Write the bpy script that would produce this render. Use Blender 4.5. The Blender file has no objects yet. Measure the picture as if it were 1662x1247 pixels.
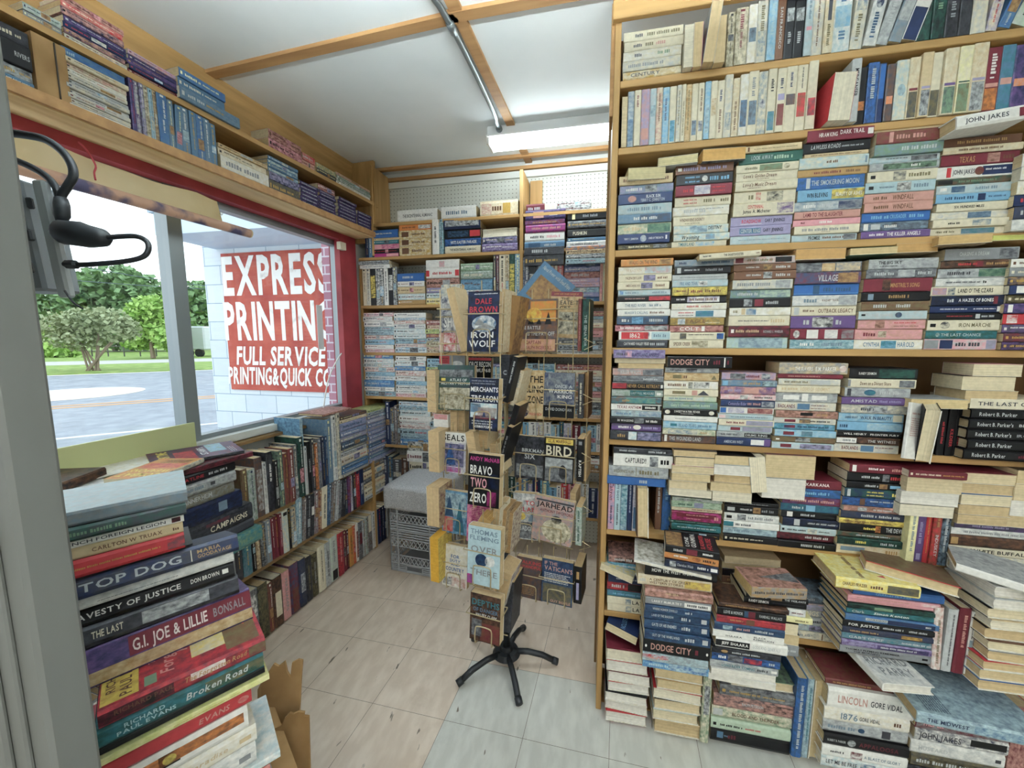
import bpy, math, random
from mathutils import Vector, Matrix

# ------------------------------------------------------------------ camera, light, exposure
SC = bpy.context.scene
COL = SC.collection
IW, IH, FPX, EYE = 1662.0, 1247.0, 630.0, 1.44
PITCH, ROLL, YAW = 0.116427, 0.000887, 0.213314
_cp, _sp, _cr, _sr = math.cos(PITCH), math.sin(PITCH), math.cos(ROLL), math.sin(ROLL)
_r0, _u0, _f0 = Vector((1, 0, 0)), Vector((0, _sp, _cp)), Vector((0, _cp, -_sp))
_RZ = Matrix.Rotation(YAW, 3, 'Z')
CR = _RZ @ (_r0 * _cr + _u0 * _sr)
CU = _RZ @ (_u0 * _cr - _r0 * _sr)
CF = _RZ @ _f0
EYEV = Vector((0, 0, EYE))
cd = bpy.data.cameras.new('camera')
cam = bpy.data.objects.new('camera', cd)
COL.objects.link(cam)
cd.sensor_fit = 'HORIZONTAL'; cd.sensor_width = 36.0; cd.lens = FPX / IW * 36.0
cd.clip_start = 0.02; cd.clip_end = 300
mw = Matrix.Identity(4)
for i, v in enumerate((CR, CU, -CF)):
    for k in range(3): mw[k][i] = v[k]
mw.translation = EYEV
cam.matrix_world = mw
SC.camera = cam
SC.view_settings.view_transform = 'Standard'
SC.view_settings.look = 'None'
SC.view_settings.gamma = 1.0
SC.view_settings.use_curve_mapping = False
SC.view_settings.exposure = 0.28
try:
    SC.cycles.max_bounces = 10; SC.cycles.diffuse_bounces = 7; SC.cycles.use_denoising = True
    SC.cycles.sample_clamp_indirect = 6.0; SC.cycles.caustics_reflective = False; SC.cycles.caustics_refractive = False
except Exception: pass

W = bpy.data.worlds.new('overcast_sky'); SC.world = W
W.use_nodes = True
_n = W.node_tree.nodes; _l = W.node_tree.links
_bg = _n['Background']
_tc = _n.new('ShaderNodeTexCoord'); _sep = _n.new('ShaderNodeSeparateXYZ'); _rp = _n.new('ShaderNodeValToRGB')
_l.new(_tc.outputs['Generated'], _sep.inputs[0]); _l.new(_sep.outputs['Z'], _rp.inputs[0]); _l.new(_rp.outputs[0], _bg.inputs['Color'])
_rp.color_ramp.elements[0].position = 0.0; _rp.color_ramp.elements[0].color = (0.93, 0.97, 1.0, 1)
_rp.color_ramp.elements[1].position = 0.9; _rp.color_ramp.elements[1].color = (0.72, 0.86, 1.0, 1)
_bg.inputs['Strength'].default_value = 2.2

def lamp_area(name, loc, size, size_y, power, rot, color):
    ld = bpy.data.lights.new(name, 'AREA'); ld.shape = 'RECTANGLE'; ld.size = size; ld.size_y = size_y
    ld.energy = power; ld.color = color
    o = bpy.data.objects.new(name, ld); COL.objects.link(o); o.location = loc; o.rotation_euler = rot
    return o
# fill lights added out of view behind the camera, without fittings
lamp_area('fill_light', (.6, -1.5, 2.5), 2.4, 0.35, 34, (0, 0, 0), (1.0, 0.98, 0.95))
lamp_area('fill_light', (1.9, -2.4, 2.5), 2.4, 0.35, 42, (0, 0, 0), (1.0, 0.98, 0.95))

# ------------------------------------------------------------------ surveying helpers
def rayd(x, y):
    return CF + CR * ((x - IW / 2) / FPX) - CU * ((y - IH / 2) / FPX)
def axes(yaw):
    a = math.radians(yaw)
    return Vector((math.cos(a), math.sin(a), 0)), Vector((-math.sin(a), math.cos(a), 0))
def at(x, y, yaw=0.0, D=1.0):
    """the point of the vertical plane (at distance D, facing yaw) that was measured at x, y"""
    ex, ey = axes(yaw); d = rayd(x, y)
    return EYEV + d * (D / d.dot(ey))
def atz(x, y, z):
    d = rayd(x, y)
    return EYEV + d * ((z - EYE) / d.z)
def atf(x, y, f):
    return EYEV + rayd(x, y) * f
def proj(p):
    q = Vector(p) - EYEV; w = max(q.dot(CF), 1e-3)
    return IW / 2 + FPX * q.dot(CR) / w, IH / 2 - FPX * q.dot(CU) / w
UP = Vector((0, 0, 1))
YL = 90 - 4.3217          # the window wall is a few degrees off square
XL, NL = axes(YL)

# ------------------------------------------------------------------ materials
def s2l(c):
    return tuple(((v / 12.92) if v <= .04045 else ((v + .055) / 1.055) ** 2.4) for v in c)
def hx(h):
    return s2l(tuple(int(h[i:i + 2], 16) / 255 for i in (0, 2, 4)))
def mat(name, col, rough=.6, metal=0.0, spec=.4):
    m = bpy.data.materials.new(name); m.use_nodes = True
    b = m.node_tree.nodes['Principled BSDF']
    b.inputs['Base Color'].default_value = (*col, 1); b.inputs['Roughness'].default_value = rough
    b.inputs['Metallic'].default_value = metal; b.inputs['Specular IOR Level'].default_value = spec
    return m
def nodes(m): return m.node_tree.nodes, m.node_tree.links, m.node_tree.nodes['Principled BSDF']
def noisy(m, c1, c2, scale=8, stretch=(1, 1, 1), lo=.35, hi=.65, detail=4, bump=0.0, obj=True, rnd=True):
    n, l, b = nodes(m)
    tc = n.new('ShaderNodeTexCoord'); mp = n.new('ShaderNodeMapping'); nz = n.new('ShaderNodeTexNoise'); cr = n.new('ShaderNodeValToRGB')
    mp.inputs['Scale'].default_value = stretch
    l.new(tc.outputs['Object'], mp.inputs['Vector'])
    l.new(mp.outputs[0], nz.inputs['Vector']); nz.inputs['Scale'].default_value = scale; nz.inputs['Detail'].default_value = detail
    l.new(nz.outputs['Fac'], cr.inputs[0]); cr.color_ramp.elements[0].position = lo; cr.color_ramp.elements[1].position = hi
    cr.color_ramp.elements[0].color = (*c1, 1); cr.color_ramp.elements[1].color = (*c2, 1)
    l.new(cr.outputs[0], b.inputs['Base Color'])
    if bump:
        bp = n.new('ShaderNodeBump'); bp.inputs['Strength'].default_value = bump; bp.inputs['Distance'].default_value = .004
        l.new(nz.outputs['Fac'], bp.inputs['Height']); l.new(bp.outputs[0], b.inputs['Normal'])
    return m
def attr_mat(name, rough, spec, stripe):
    """book covers and page blocks: the printed colours are stored on the faces"""
    m = mat(name, (1, 1, 1), rough, 0, spec); n, l, b = nodes(m)
    a1 = n.new('ShaderNodeAttribute'); a1.attribute_name = 'Col'
    a2 = n.new('ShaderNodeAttribute'); a2.attribute_name = 'Col2'
    tc = n.new('ShaderNodeTexCoord'); oi = n.new('ShaderNodeObjectInfo'); ad = n.new('ShaderNodeVectorMath')
    l.new(tc.outputs['Object'], ad.inputs[0])
    sc = n.new('ShaderNodeVectorMath'); sc.operation = 'SCALE'; sc.inputs[0].default_value = (3.1, 5.7, 2.3)
    l.new(oi.outputs['Random'], sc.inputs['Scale']); l.new(sc.outputs[0], ad.inputs[1])
    mp = n.new('ShaderNodeMapping'); l.new(ad.outputs[0], mp.inputs['Vector'])
    nz = n.new('ShaderNodeTexNoise'); l.new(mp.outputs[0], nz.inputs['Vector'])
    if stripe:
        mp.inputs['Scale'].default_value = (1.5, 1.5, 700); nz.inputs['Scale'].default_value = 1.0; nz.inputs['Detail'].default_value = 3
    else:
        mp.inputs['Scale'].default_value = (1, 1, 1.6); nz.inputs['Scale'].default_value = 64; nz.inputs['Detail'].default_value = 5; nz.inputs['Roughness'].default_value = .62
    cr = n.new('ShaderNodeMapRange'); cr.inputs['From Min'].default_value = .36 if not stripe else .3; cr.inputs['From Max'].default_value = .68 if not stripe else .7
    l.new(nz.outputs['Fac'], cr.inputs['Value'])
    mx = n.new('ShaderNodeMix'); mx.data_type = 'RGBA'
    l.new(cr.outputs[0], mx.inputs['Factor']); l.new(a1.outputs['Color'], mx.inputs['A']); l.new(a2.outputs['Color'], mx.inputs['B'])
    # handling wear
    n2 = n.new('ShaderNodeTexNoise'); n2.inputs['Scale'].default_value = 90; n2.inputs['Detail'].default_value = 6; l.new(ad.outputs[0], n2.inputs['Vector'])
    m2 = n.new('ShaderNodeMapRange'); m2.inputs['From Min'].default_value = .3; m2.inputs['From Max'].default_value = .75; m2.inputs['To Min'].default_value = .86; m2.inputs['To Max'].default_value = 1.08
    l.new(n2.outputs['Fac'], m2.inputs['Value'])
    mu = n.new('ShaderNodeVectorMath'); mu.operation = 'SCALE'
    l.new(mx.outputs['Result'], mu.inputs[0]); l.new(m2.outputs[0], mu.inputs['Scale']); l.new(mu.outputs[0], b.inputs['Base Color'])
    return m
M_COVER = attr_mat('printed_cover', .4, .2, False)
M_PAGE = attr_mat('page_edges', .85, .1, True)
def wood(name, c1, c2, axis):
    m = mat(name, c1, .55, 0, .3)
    st = {'x': (1.2, 14, 14), 'y': (14, 1.2, 14), 'z': (14, 14, 1.2)}[axis]
    noisy(m, c1, c2, 2.2, st, .3, .7, 6, .08)
    return m
WOOD1, WOOD2 = hx('99784a'), hx('b7925f')
M_PINEX = wood('pine_board', WOOD1, WOOD2, 'x')
M_PINEZ = wood('pine_upright', WOOD1, WOOD2, 'z')
M_PINEP = wood('pale_pine', hx('c4ac86'), hx('ddc8a2'), 'x')
M_BROWN = wood('stained_batten', hx('a07850'), hx('bd9566'), 'x')
M_WIRE = mat('brass_wire', hx('b5a684'), .4, .6)
M_STEEL = mat('black_steel', hx('26282b'), .45, .4)

# ------------------------------------------------------------------ mesh helpers
def set_cols(me, c1, c2):
    for nm, cs in (('Col', c1), ('Col2', c2)):
        a = me.color_attributes.new(nm, 'FLOAT_COLOR', 'CORNER')
        buf = []
        for p in me.polygons:
            c = cs[p.index]; buf.extend((c[0], c[1], c[2], 1.0) * p.loop_total)
        a.data.foreach_set('color', buf)
def link(name, me, m, parent=None, mtx=None):
    o = bpy.data.objects.new(name, me); COL.objects.link(o)
    if m is not None: me.materials.append(m)
    if parent is not None: o.parent = parent
    if mtx is not None: o.matrix_world = mtx
    return o
def tag(o, label, cat, group=None, kind=None):
    if label: o['label'] = label
    if cat: o['category'] = cat
    if group: o['group'] = group
    if kind: o['kind'] = kind
    return o
def empty(name, loc):
    o = bpy.data.objects.new(name, None); COL.objects.link(o); o.location = loc; o.empty_display_size = .05
    return o
class MB:
    """collects boxes, tubes and prisms into one mesh"""
    def __init__(s): s.v = []; s.f = []; s.sm = False
    def add(s, vs, fs):
        b = len(s.v); s.v += [tuple(v) for v in vs]; s.f += [tuple(i + b for i in f) for f in fs]; return s
    def box(s, c, size, ax=None, bev=0.0):
        ax = ax or (Vector((1, 0, 0)), Vector((0, 1, 0)), UP); c = Vector(c)
        h = [k / 2 for k in size]
        if bev <= 0:
            vs = [c + ax[0] * (i * h[0]) + ax[1] * (j * h[1]) + ax[2] * (k * h[2]) for i in (-1, 1) for j in (-1, 1) for k in (-1, 1)]
            return s.add(vs, [(0, 1, 3, 2), (4, 6, 7, 5), (0, 4, 5, 1), (2, 3, 7, 6), (0, 2, 6, 4), (1, 5, 7, 3)])
        b = min(bev, *[k * .9 for k in h]); vs = []; ix = {}
        for i in (-1, 1):
            for j in (-1, 1):
                for k in (-1, 1):
                    for q in range(3):
                        o = [i * (h[0] - b), j * (h[1] - b), k * (h[2] - b)]; o[q] = (i, j, k)[q] * h[q]
                        ix[(i, j, k, q)] = len(vs); vs.append(c + ax[0] * o[0] + ax[1] * o[1] + ax[2] * o[2])
        fs = []
        for q in range(3):
            a, d = [(1, 2), (2, 0), (0, 1)][q]
            for sgn in (-1, 1):
                quad = []
                for (x, y) in ((-1, -1), (1, -1), (1, 1), (-1, 1)):
                    t = [0, 0, 0]; t[q] = sgn; t[a] = x; t[d] = y; quad.append(ix[(*t, q)])
                fs.append(tuple(quad if sgn > 0 else quad[::-1]))
            for x in (-1, 1):
                for y in (-1, 1):
                    t0 = [0, 0, 0]; t0[a] = x; t0[d] = y; t0[q] = -1; t1 = list(t0); t1[q] = 1
                    fs.append((ix[(*t0, a)], ix[(*t1, a)], ix[(*t1, d)], ix[(*t0, d)]))
        for i in (-1, 1):
            for j in (-1, 1):
                for k in (-1, 1): fs.append((ix[(i, j, k, 0)], ix[(i, j, k, 1)], ix[(i, j, k, 2)]))
        return s.add(vs, fs)
    def tube(s, pts, r, n=8, cap=True):
        pts = [Vector(p) for p in pts]; rs = r if isinstance(r, (list, tuple)) else [r] * len(pts)
        vs = []; prev = None
        for i, p in enumerate(pts):
            t = (pts[min(i + 1, len(pts) - 1)] - pts[max(i - 1, 0)])
            t = t.normalized() if t.length > 1e-9 else UP
            if prev is None:
                a = t.cross(UP) if abs(t.z) < .95 else t.cross(Vector((1, 0, 0)))
            else:
                a = prev - t * prev.dot(t)
            a.normalize(); prev = a; b = t.cross(a)
            for k in range(n):
                th = 2 * math.pi * k / n; vs.append(p + (a * math.cos(th) + b * math.sin(th)) * rs[i])
        fs = []
        for i in range(len(pts) - 1):
            for k in range(n): fs.append((i * n + k, i * n + (k + 1) % n, (i + 1) * n + (k + 1) % n, (i + 1) * n + k))
        if cap: fs += [tuple(range(n))[::-1], tuple((len(pts) - 1) * n + k for k in range(n))]
        return s.add(vs, fs)
    def disc(s, c, r0, r1, z0, z1, n=24):
        c = Vector(c)
        vs = [c + Vector((r0 * math.cos(2 * math.pi * k / n), r0 * math.sin(2 * math.pi * k / n), z0)) for k in range(n)] + \
             [c + Vector((r1 * math.cos(2 * math.pi * k / n), r1 * math.sin(2 * math.pi * k / n), z1)) for k in range(n)]
        return s.add(vs, [(k, (k + 1) % n, n + (k + 1) % n, n + k) for k in range(n)] + [tuple(range(n))[::-1], tuple(range(n, 2 * n))])
    def build(s, name, m, parent=None, smooth=False):
        me = bpy.data.meshes.new(name); me.from_pydata(s.v, [], s.f); me.validate(); me.update()
        if smooth: me.polygons.foreach_set('use_smooth', [True] * len(me.polygons))
        return link(name, me, m, parent)
def struct(name, mb, m, label=None):
    o = mb.build(name, m); o['kind'] = 'structure'
    if label: o['label'] = label
    return o
def smoothpath(pts, n=6):
    """Catmull-Rom through the points"""
    pts = [Vector(p) for p in pts]; out = []
    for i in range(len(pts) - 1):
        p0, p1, p2, p3 = pts[max(i - 1, 0)], pts[i], pts[i + 1], pts[min(i + 2, len(pts) - 1)]
        for k in range(n):
            t = k / n
            out.append(.5 * ((2 * p1) + (p2 - p0) * t + (2 * p0 - 5 * p1 + 4 * p2 - p3) * t * t + (3 * p1 - p0 - 3 * p2 + p3) * t ** 3))
    return out + [pts[-1]]

# ------------------------------------------------------------------ lettering: glyph outlines of the built-in font, made once
GLY = {}
def make_glyphs(chars):
    tmp = []
    for bold in (0, 1, 2):
        for ch in chars:
            cu = bpy.data.curves.new('g', 'FONT'); cu.body = ch; cu.resolution_u = 2; cu.offset = (0.0, .018, .032)[bold]
            cu.fill_mode = 'FRONT'
            o = bpy.data.objects.new('g', cu); COL.objects.link(o); tmp.append((bold, ch, o, cu))
    dg = bpy.context.evaluated_depsgraph_get()
    for bold, ch, o, cu in tmp:
        me = o.evaluated_get(dg).to_mesh()
        vs = [(v.co.x / .7, v.co.y / .7) for v in me.vertices]; fs = [tuple(p.vertices) for p in me.polygons]
        GLY[(bold, ch)] = (vs, fs, (min(v[0] for v in vs), max(v[0] for v in vs)) if vs else (0, .3))
        o.evaluated_get(dg).to_mesh_clear()
    for bold, ch, o, cu in tmp:
        bpy.data.objects.remove(o); bpy.data.curves.remove(cu)
make_glyphs("ABCDEFGHIJKLMNOPQRSTUVWXYZabcdefghijklmnopqrstuvwxyz0123456789&.,!'-#:+?")
def layout(txt, bold=1, gap=.13, shear=0.0):
    vs = []; fs = []; x = 0.0
    for ch in txt:
        if ch == ' ': x += .42; continue
        g = GLY.get((bold, ch))
        if g is None: continue
        b = len(vs); v, f, (a, c) = g
        vs += [(p[0] - a + x + p[1] * shear, p[1]) for p in v]; fs += [tuple(i + b for i in q) for q in f]
        x += c - a + gap
    return vs, fs, max(x - gap, .01)
# ------------------------------------------------------------------ books
PAL = dict(cr=('dcd3b8', 'cream'), wh=('e6e5df', 'white'), bg=('cdb68c', 'beige'), tn=('a9854f', 'tan'), bk=('111114', 'black'), ch=('3c3d44', 'charcoal'),
           gy=('85888b', 'grey'), lg=('b9bdbd', 'pale grey'), nv=('1b2849', 'navy'), bl=('2d5f9f', 'blue'), sk=('76aacb', 'sky blue'), lb=('abc6cd', 'pale blue'),
           tl=('2b6f7c', 'teal'), dg=('204a40', 'dark green'), gn=('6f8c70', 'green'), pg=('b4c9b0', 'pale green'), lm=('ccd079', 'lime'), yl=('e3cb4f', 'yellow'),
           go=('b8923a', 'gold'), og=('d07a30', 'orange'), br=('64432f', 'brown'), ol=('6a6142', 'olive'), mr=('66202c', 'maroon'), rd=('b62c33', 'red'),
           pk=('dc9aa2', 'pink'), pp=('5e4677', 'purple'), lv=('9a93b6', 'lavender'), mg=('ab2f78', 'magenta'), rs=('c28f83', 'dusty pink'), py=('e8e2a4', 'pale yellow'),
           db=('2a4a68', 'slate blue'), st=('6f8494', 'steel blue'), sb=('4f7391', 'dusty blue'))
def faded(c, k=.13, g=.96):
    m = .3 * c[0] + .59 * c[1] + .11 * c[2]
    return tuple((v + (m - v) * k) * g for v in c)
LIN = {k: faded(hx(v[0])) for k, v in PAL.items()}     # shelf-worn jackets
PAGEC = [hx('d8c7a4'), hx('cdb68e'), hx('dfd2b2'), hx('e4dcc6'), hx('d3bf98')]
ORD = ('first second third fourth fifth sixth seventh eighth ninth tenth eleventh twelfth thirteenth fourteenth fifteenth sixteenth seventeenth eighteenth nineteenth twentieth '
       'twenty-first twenty-second twenty-third twenty-fourth twenty-fifth twenty-sixth twenty-seventh twenty-eighth twenty-ninth thirtieth thirty-first thirty-second thirty-third '
       'thirty-fourth thirty-fifth thirty-sixth thirty-seventh thirty-eighth thirty-ninth fortieth forty-first forty-second forty-third forty-fourth forty-fifth forty-sixth forty-seventh').split() + ['last'] * 40
BOOKS = []
R = random.Random(7)
def lum(c): return .2126 * c[0] + .7152 * c[1] + .0722 * c[2]
def two(s):
    a = s.split('+'); return LIN[a[0]], LIN[a[-1]]
def colour_words(s):
    a = s.split('+'); n = [PAL[k][1] for k in a]
    return n[0] if len(a) == 1 or a[0] == a[1] else n[0] + ' and ' + n[1]
def rng(s, d=(0, 100)):
    if not s: return d[0] / 100, d[1] / 100
    a, b = s.split('-'); return float(a) / 100, float(b) / 100
class Acc:
    def __init__(s): s.v = []; s.f = []; s.a = []; s.b = []
    def add(s, vs, fs, c, c2=None):
        o = len(s.v); s.v += vs; s.f += [tuple(i + o for i in f) for f in fs]; s.a += [c] * len(fs); s.b += [c2 or c] * len(fs)
def spine_quad(A, fn, u0, u1, v0, v1, c, c2=None, lift=.0002):
    A.add([fn(u0, v0, lift), fn(u1, v0, lift), fn(u1, v1, lift), fn(u0, v1, lift)], [(0, 1, 2, 3)], c, c2)
def put_text(A, fn, W_, H_, txt, c, r, v, bold, rnd, fill=.8, shear=0.0):
    """lettering inside the box r (across) x v (up), fn maps metres in the face to space"""
    vs, fs, w = layout(txt, bold, shear=shear)
    bw = (r[1] - r[0]) * W_; bh = (v[1] - v[0]) * H_
    h = bh * fill; sx = bw / (w * h)
    if sx > 1.45: sx = 1.45
    if sx < .5: h *= sx / .5; sx = .5
    x0 = r[0] * W_ + (bw - w * h * sx) / 2; y0 = v[0] * H_ + (bh - h) / 2
    A.add([fn(x0 + p[0] * h * sx, y0 + p[1] * h, .0004) for p in vs], fs, c)
def put_greek(A, fn, W_, H_, c, r, v, rnd, fill=.5):
    """type too small to read in the place: rows of small strokes"""
    bw = (r[1] - r[0]) * W_; bh = (v[1] - v[0]) * H_; h = bh * fill; y0 = v[0] * H_ + (bh - h) / 2; x = r[0] * W_; e = r[1] * W_
    k = 0; word = rnd.randint(3, 8)
    while x < e - h * .3:
        w = h * rnd.uniform(.3, .55); hh = h * rnd.choice((1, 1, .8))
        spine_quad(A, fn, x, min(x + w, e), y0, y0 + hh, c, None, .0004); x += w + h * .2; k += 1
        if k >= word: x += h * .45; k = 0; word = rnd.randint(3, 8)
def put_elem(A, fn, W_, H_, el, rnd, cover=False):
    p = el.split('/')
    if cover:  # TEXT/colour/top-bottom/left-right, both measured from the top left corner of the cover
        v = rng(p[2]); v = (1 - v[1], 1 - v[0]); r = rng(p[3] if len(p) > 3 else '', (6, 94))
    else:
        r = rng(p[2] if len(p) > 2 else ''); v = rng(p[3] if len(p) > 3 else '', (0, 100))
    t = p[0]
    if t == '~':
        a, b = two(p[1]); spine_quad(A, fn, r[0] * W_, r[1] * W_, v[0] * H_, v[1] * H_, a, b)
    elif t == 'o':
        a, b = two(p[1]); n = 20; cx, cy = (r[0] + r[1]) / 2 * W_, (v[0] + v[1]) / 2 * H_; rx, ry = (r[1] - r[0]) / 2 * W_, (v[1] - v[0]) / 2 * H_
        A.add([fn(cx + rx * math.cos(2 * math.pi * k / n), cy + ry * math.sin(2 * math.pi * k / n), .0003) for k in range(n)], [tuple(range(n))], a, b)
    elif t == '^':
        a, b = two(p[1]); A.add([fn(r[0] * W_, v[0] * H_, .0003), fn(r[1] * W_, v[0] * H_, .0003), fn((r[0] + r[1]) / 2 * W_, v[1] * H_, .0003)], [(0, 1, 2)], a, b)
    elif t == '=':
        put_greek(A, fn, W_, H_, LIN[p[1]], r, v, rnd, .55 if cover else .42)
    elif t == '==':
        k = max(2, int((v[1] - v[0]) * H_ / .006)); s = (v[1] - v[0]) / k
        for i in range(k): put_greek(A, fn, W_, H_, LIN[p[1]], (r[0], r[1] - rnd.uniform(0, .2) * (r[1] - r[0])), (v[0] + i * s, v[0] + (i + 1) * s), rnd, .5)
    else:
        bold = 1; shear = 0.0
        t = t.lstrip('@')
        if t[:1] == '%': bold = 0; t = t[1:]
        if t[:1] == '*': shear = .22; t = t[1:]
        put_text(A, fn, W_, H_, t.replace('_', ' '), LIN[p[1]], r, v, bold, rnd, .8, shear)
def cover_geo(b):
    L, t, d, hard = b['L'], b['t'], b['d'], b['k'] == 'h'
    A = Acc(); h = L / 2; th = min(.0026 if hard else .0007, t * .2); bu = min(.004, t * .14) if hard else .0014
    e = min(.0028, t * .2)
    if hard: o = [(d, t), (0, t), (-bu, t * .82), (-bu, t * .18), (0, 0), (d, 0)]
    else: o = [(d, t), (0, t), (-bu, t - e), (-bu, e), (0, 0), (d, 0)]
    i_ = [(d, t - th), (th, t - th), (th - bu * .5, t * .8), (th - bu * .5, t * .2), (th, th), (d, th)]
    vs = []
    for x in (-h, h):
        vs += [(x, p[0], p[1]) for p in o] + [(x, p[0], p[1]) for p in i_]
    fs = []
    for k in range(5):
        fs.append((k, k + 1, 12 + k + 1, 12 + k)); fs.append((6 + k + 1, 6 + k, 18 + k, 18 + k + 1))
        fs.append((k + 1, k, 6 + k, 6 + k + 1)); fs.append((12 + k, 12 + k + 1, 18 + k + 1, 18 + k))
    fs += [(0, 12, 18, 6), (5, 11, 23, 17)]
    c1, c2 = two(b['c'])
    fc = two(b['cc']) if b.get('cc') else (c1, c2)
    A.v = vs; A.f = fs
    for n in range(len(fs)):
        kk = n // 4 if n < 20 else 0
        top = kk == 0 and n < 20 and n % 4 == 0 or (n < 20 and kk == 4 and n % 4 == 0)
        if top: A.a.append(fc[0]); A.b.append(fc[1])
        elif n % 4 == 0 and n < 20: A.a.append(c1); A.b.append(c2)
        else: A.a.append(LIN['wh'] if n % 4 == 1 else c1); A.b.append(LIN['cr'] if n % 4 == 1 else c1)
    rnd = random.Random(b['seed'])
    v0 = t * .18 if hard else e
    fn = lambda x, y, z: (x - h, -bu - z, v0 + y)
    for el in b['el']: put_elem(A, fn, L, t - 2 * v0, el, rnd)
    f2 = lambda x, y, z: (h - y, x, t + z)      # front cover: up is -X, across is +Y
    for el in b['ce']: put_elem(A, f2, d, L, el, rnd, True)
    return A
def page_geo(b):
    L, t, d, hard = b['L'], b['t'], b['d'], b['k'] == 'h'
    th = min(.0026 if hard else .0007, t * .2); ins = .003 if hard else .0008; c = b['pc']; A = Acc()
    h = L / 2 - ins; y0 = th; y1 = d - ins; g = th * 1.02
    dd = tuple(v * .72 for v in c)
    if hard:  # hollow fore-edge
        pr = [(y0, g), (y1, g), (y1 - .0025, t * .3), (y1 - .0035, t * .5), (y1 - .0025, t * .7), (y1, t - g), (y0, t - g)]
    else:
        pr = [(y0, g), (y1, g), (y1 - .0003, t * .5), (y1, t - g), (y0, t - g)]
    n = len(pr); vs = [(x, p[0], p[1]) for x in (-h, h) for p in pr]
    fs = [(k, (k + 1) % n, n + (k + 1) % n, n + k) for k in range(n)] + [tuple(range(n))[::-1], tuple(range(n, 2 * n))]
    A.add(vs, fs, c, dd); return A
def auto_elems(c, rnd, L, t):
    """a jacket with a publisher's mark, a title and an author"""
    base = lum(LIN[c.split('+')[0]]); light = base > .3
    tc = rnd.choice(['bk', 'ch', 'mr', 'nv', 'br', 'bk']) if light else rnd.choice(['wh', 'cr', 'go', 'wh', 'lg', 'rd' if base < .03 else 'py'])
    out = []; m = rnd.uniform(.4, .62); q = int(m * 100)
    out.append('~/%s/3-7/28-72' % tc)
    if rnd.random() < .45:
        a = rnd.choice(['lb+st', 'gy+lg', 'bk+gy', 'tn+br', 'cr+st', 'lv+nv', 'sk+wh', 'pk+mr'])
        w = rnd.randint(12, 26); out.append('~/%s/%d-%d/3-97' % (a, q, q + w)); q += w + 2
    out.append('=/%s/12-%d/%d-%d' % (tc, int(m * 100) - 2, *rnd.choice([(15, 85), (40, 95), (10, 90)])))
    if q < 82: out.append('=/%s/%d-%d/25-75' % (rnd.choice([tc, tc, 'rd' if light else 'go']), q + 1, min(95, q + rnd.randint(18, 38))))
    return out
def add_book(k, L, t, d, M, c, el, ce=(), cc=None, place='', title='', pc=None, extra='', group='', want=1.0, facew=None, noun=None, raw=None):
    BOOKS.append(dict(k=k, L=L, t=t, d=d, M=M, c=c, el=list(el), ce=list(ce), cc=cc, place=place, title=title, pc=pc or R.choice(PAGEC), extra=extra, group=group,
                      want=want, seed=R.random(), noun=noun, raw=raw))
def parse(line):
    tk = line.split(); b = dict(w=float(tk[0]), c=tk[1], el=[], ce=[], cc=None, k=None, P=False, o=0, e=0, f=0, y=0, H=100, lean=0, title='', x=False, D=None, q=False)
    for q in tk[2:]:
        if q == 'h': b['k'] = 'h'
        elif q == 'p': b['k'] = 'p'
        elif q == 'P': b['P'] = True
        elif q == 'x': b['x'] = True
        elif q == 'q': b['q'] = True
        elif q.startswith('C:'): b['ce'].append(q[2:])
        elif q.startswith('cc:'): b['cc'] = q[3:]
        elif '/' in q:
            b['el'].append(q)
            if q[0] not in '~=@^' and not q.startswith('o/') and not b['title']: b['title'] = q.split('/')[0].lstrip('%*').replace('_', ' ')
        elif q[0] in 'oefyHLD':
            n = float(q[1:]); b[{'L': 'lean', 'H': 'H', 'D': 'D'}.get(q[0], q[0])] = n
    return b
def basis(ex, ey, ez, o):
    m = Matrix.Identity(4)
    for i, v in enumerate((ex, ey, ez)):
        for k in range(3): m[k][i] = v[k]
    m.translation = o; return m
def stack(phrase, yaw, D, bl, br, ty, books, k='p', d=.108, group='', z0=None, jit=1.0, zt=None, want=1.0):
    """books lying flat on each other, spines towards the room (P: page edges towards the room); top one first"""
    lines = [parse(s) for s in books.strip().split('\n')]
    a = at(*bl, yaw, D); c = at(*br, yaw, D); top = at(bl[0], ty, yaw, D)
    ex, ey = axes(yaw); x0, x1 = a.dot(ex), c.dot(ex)
    zb = a.z if z0 is None else z0; zt = top.z if zt is None else zt
    tot = sum(b['w'] for b in lines); z = zb; n = len(lines)
    for i in range(n - 1, -1, -1):
        b = lines[i]; t = (zt - zb) * b['w'] / tot; kk = b['k'] or k
        L = (x1 - x0) + b['e'] / 1000 - (R.uniform(0, .006) * jit); dd = b['D'] / 1000 if b['D'] else d * R.uniform(.97, 1.03)
        xc = (x0 + x1) / 2 + b['o'] / 1000 + R.uniform(-.003, .003) * jit; yy = D - b['f'] / 1000 + R.uniform(0, .009) * jit
        rot = Matrix.Rotation(math.radians(b['y'] + R.uniform(-1, 1) * jit * (.4 if not b['P'] else 2.5)), 3, 'Z')
        X, Y = rot @ ex, rot @ ey; pos = ex * xc + ey * yy + UP * z
        if b['P']: M = basis(-X, -Y, UP, pos + Y * dd)
        else: M = basis(X, Y, UP, pos)
        el = b['el'] if (b['el'] or b['x']) else auto_elems(b['c'], R, L, t)
        if b['el'] and not any(e[0] in '=@' for e in b['el']) and False: pass
        add_book(kk, L, t - .0011, dd, M, b['c'], el, b['ce'], b['cc'], ORD[i] + ' down in ' + phrase, b['title'], group=group, pc=hx('e6e2d8') if b['q'] or (b['P'] and b['c'][:2] in ('wh', 'lg')) else None,
                 extra=' with page edges outward' if b['P'] else '', want=want)
        z += t
    return z
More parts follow.
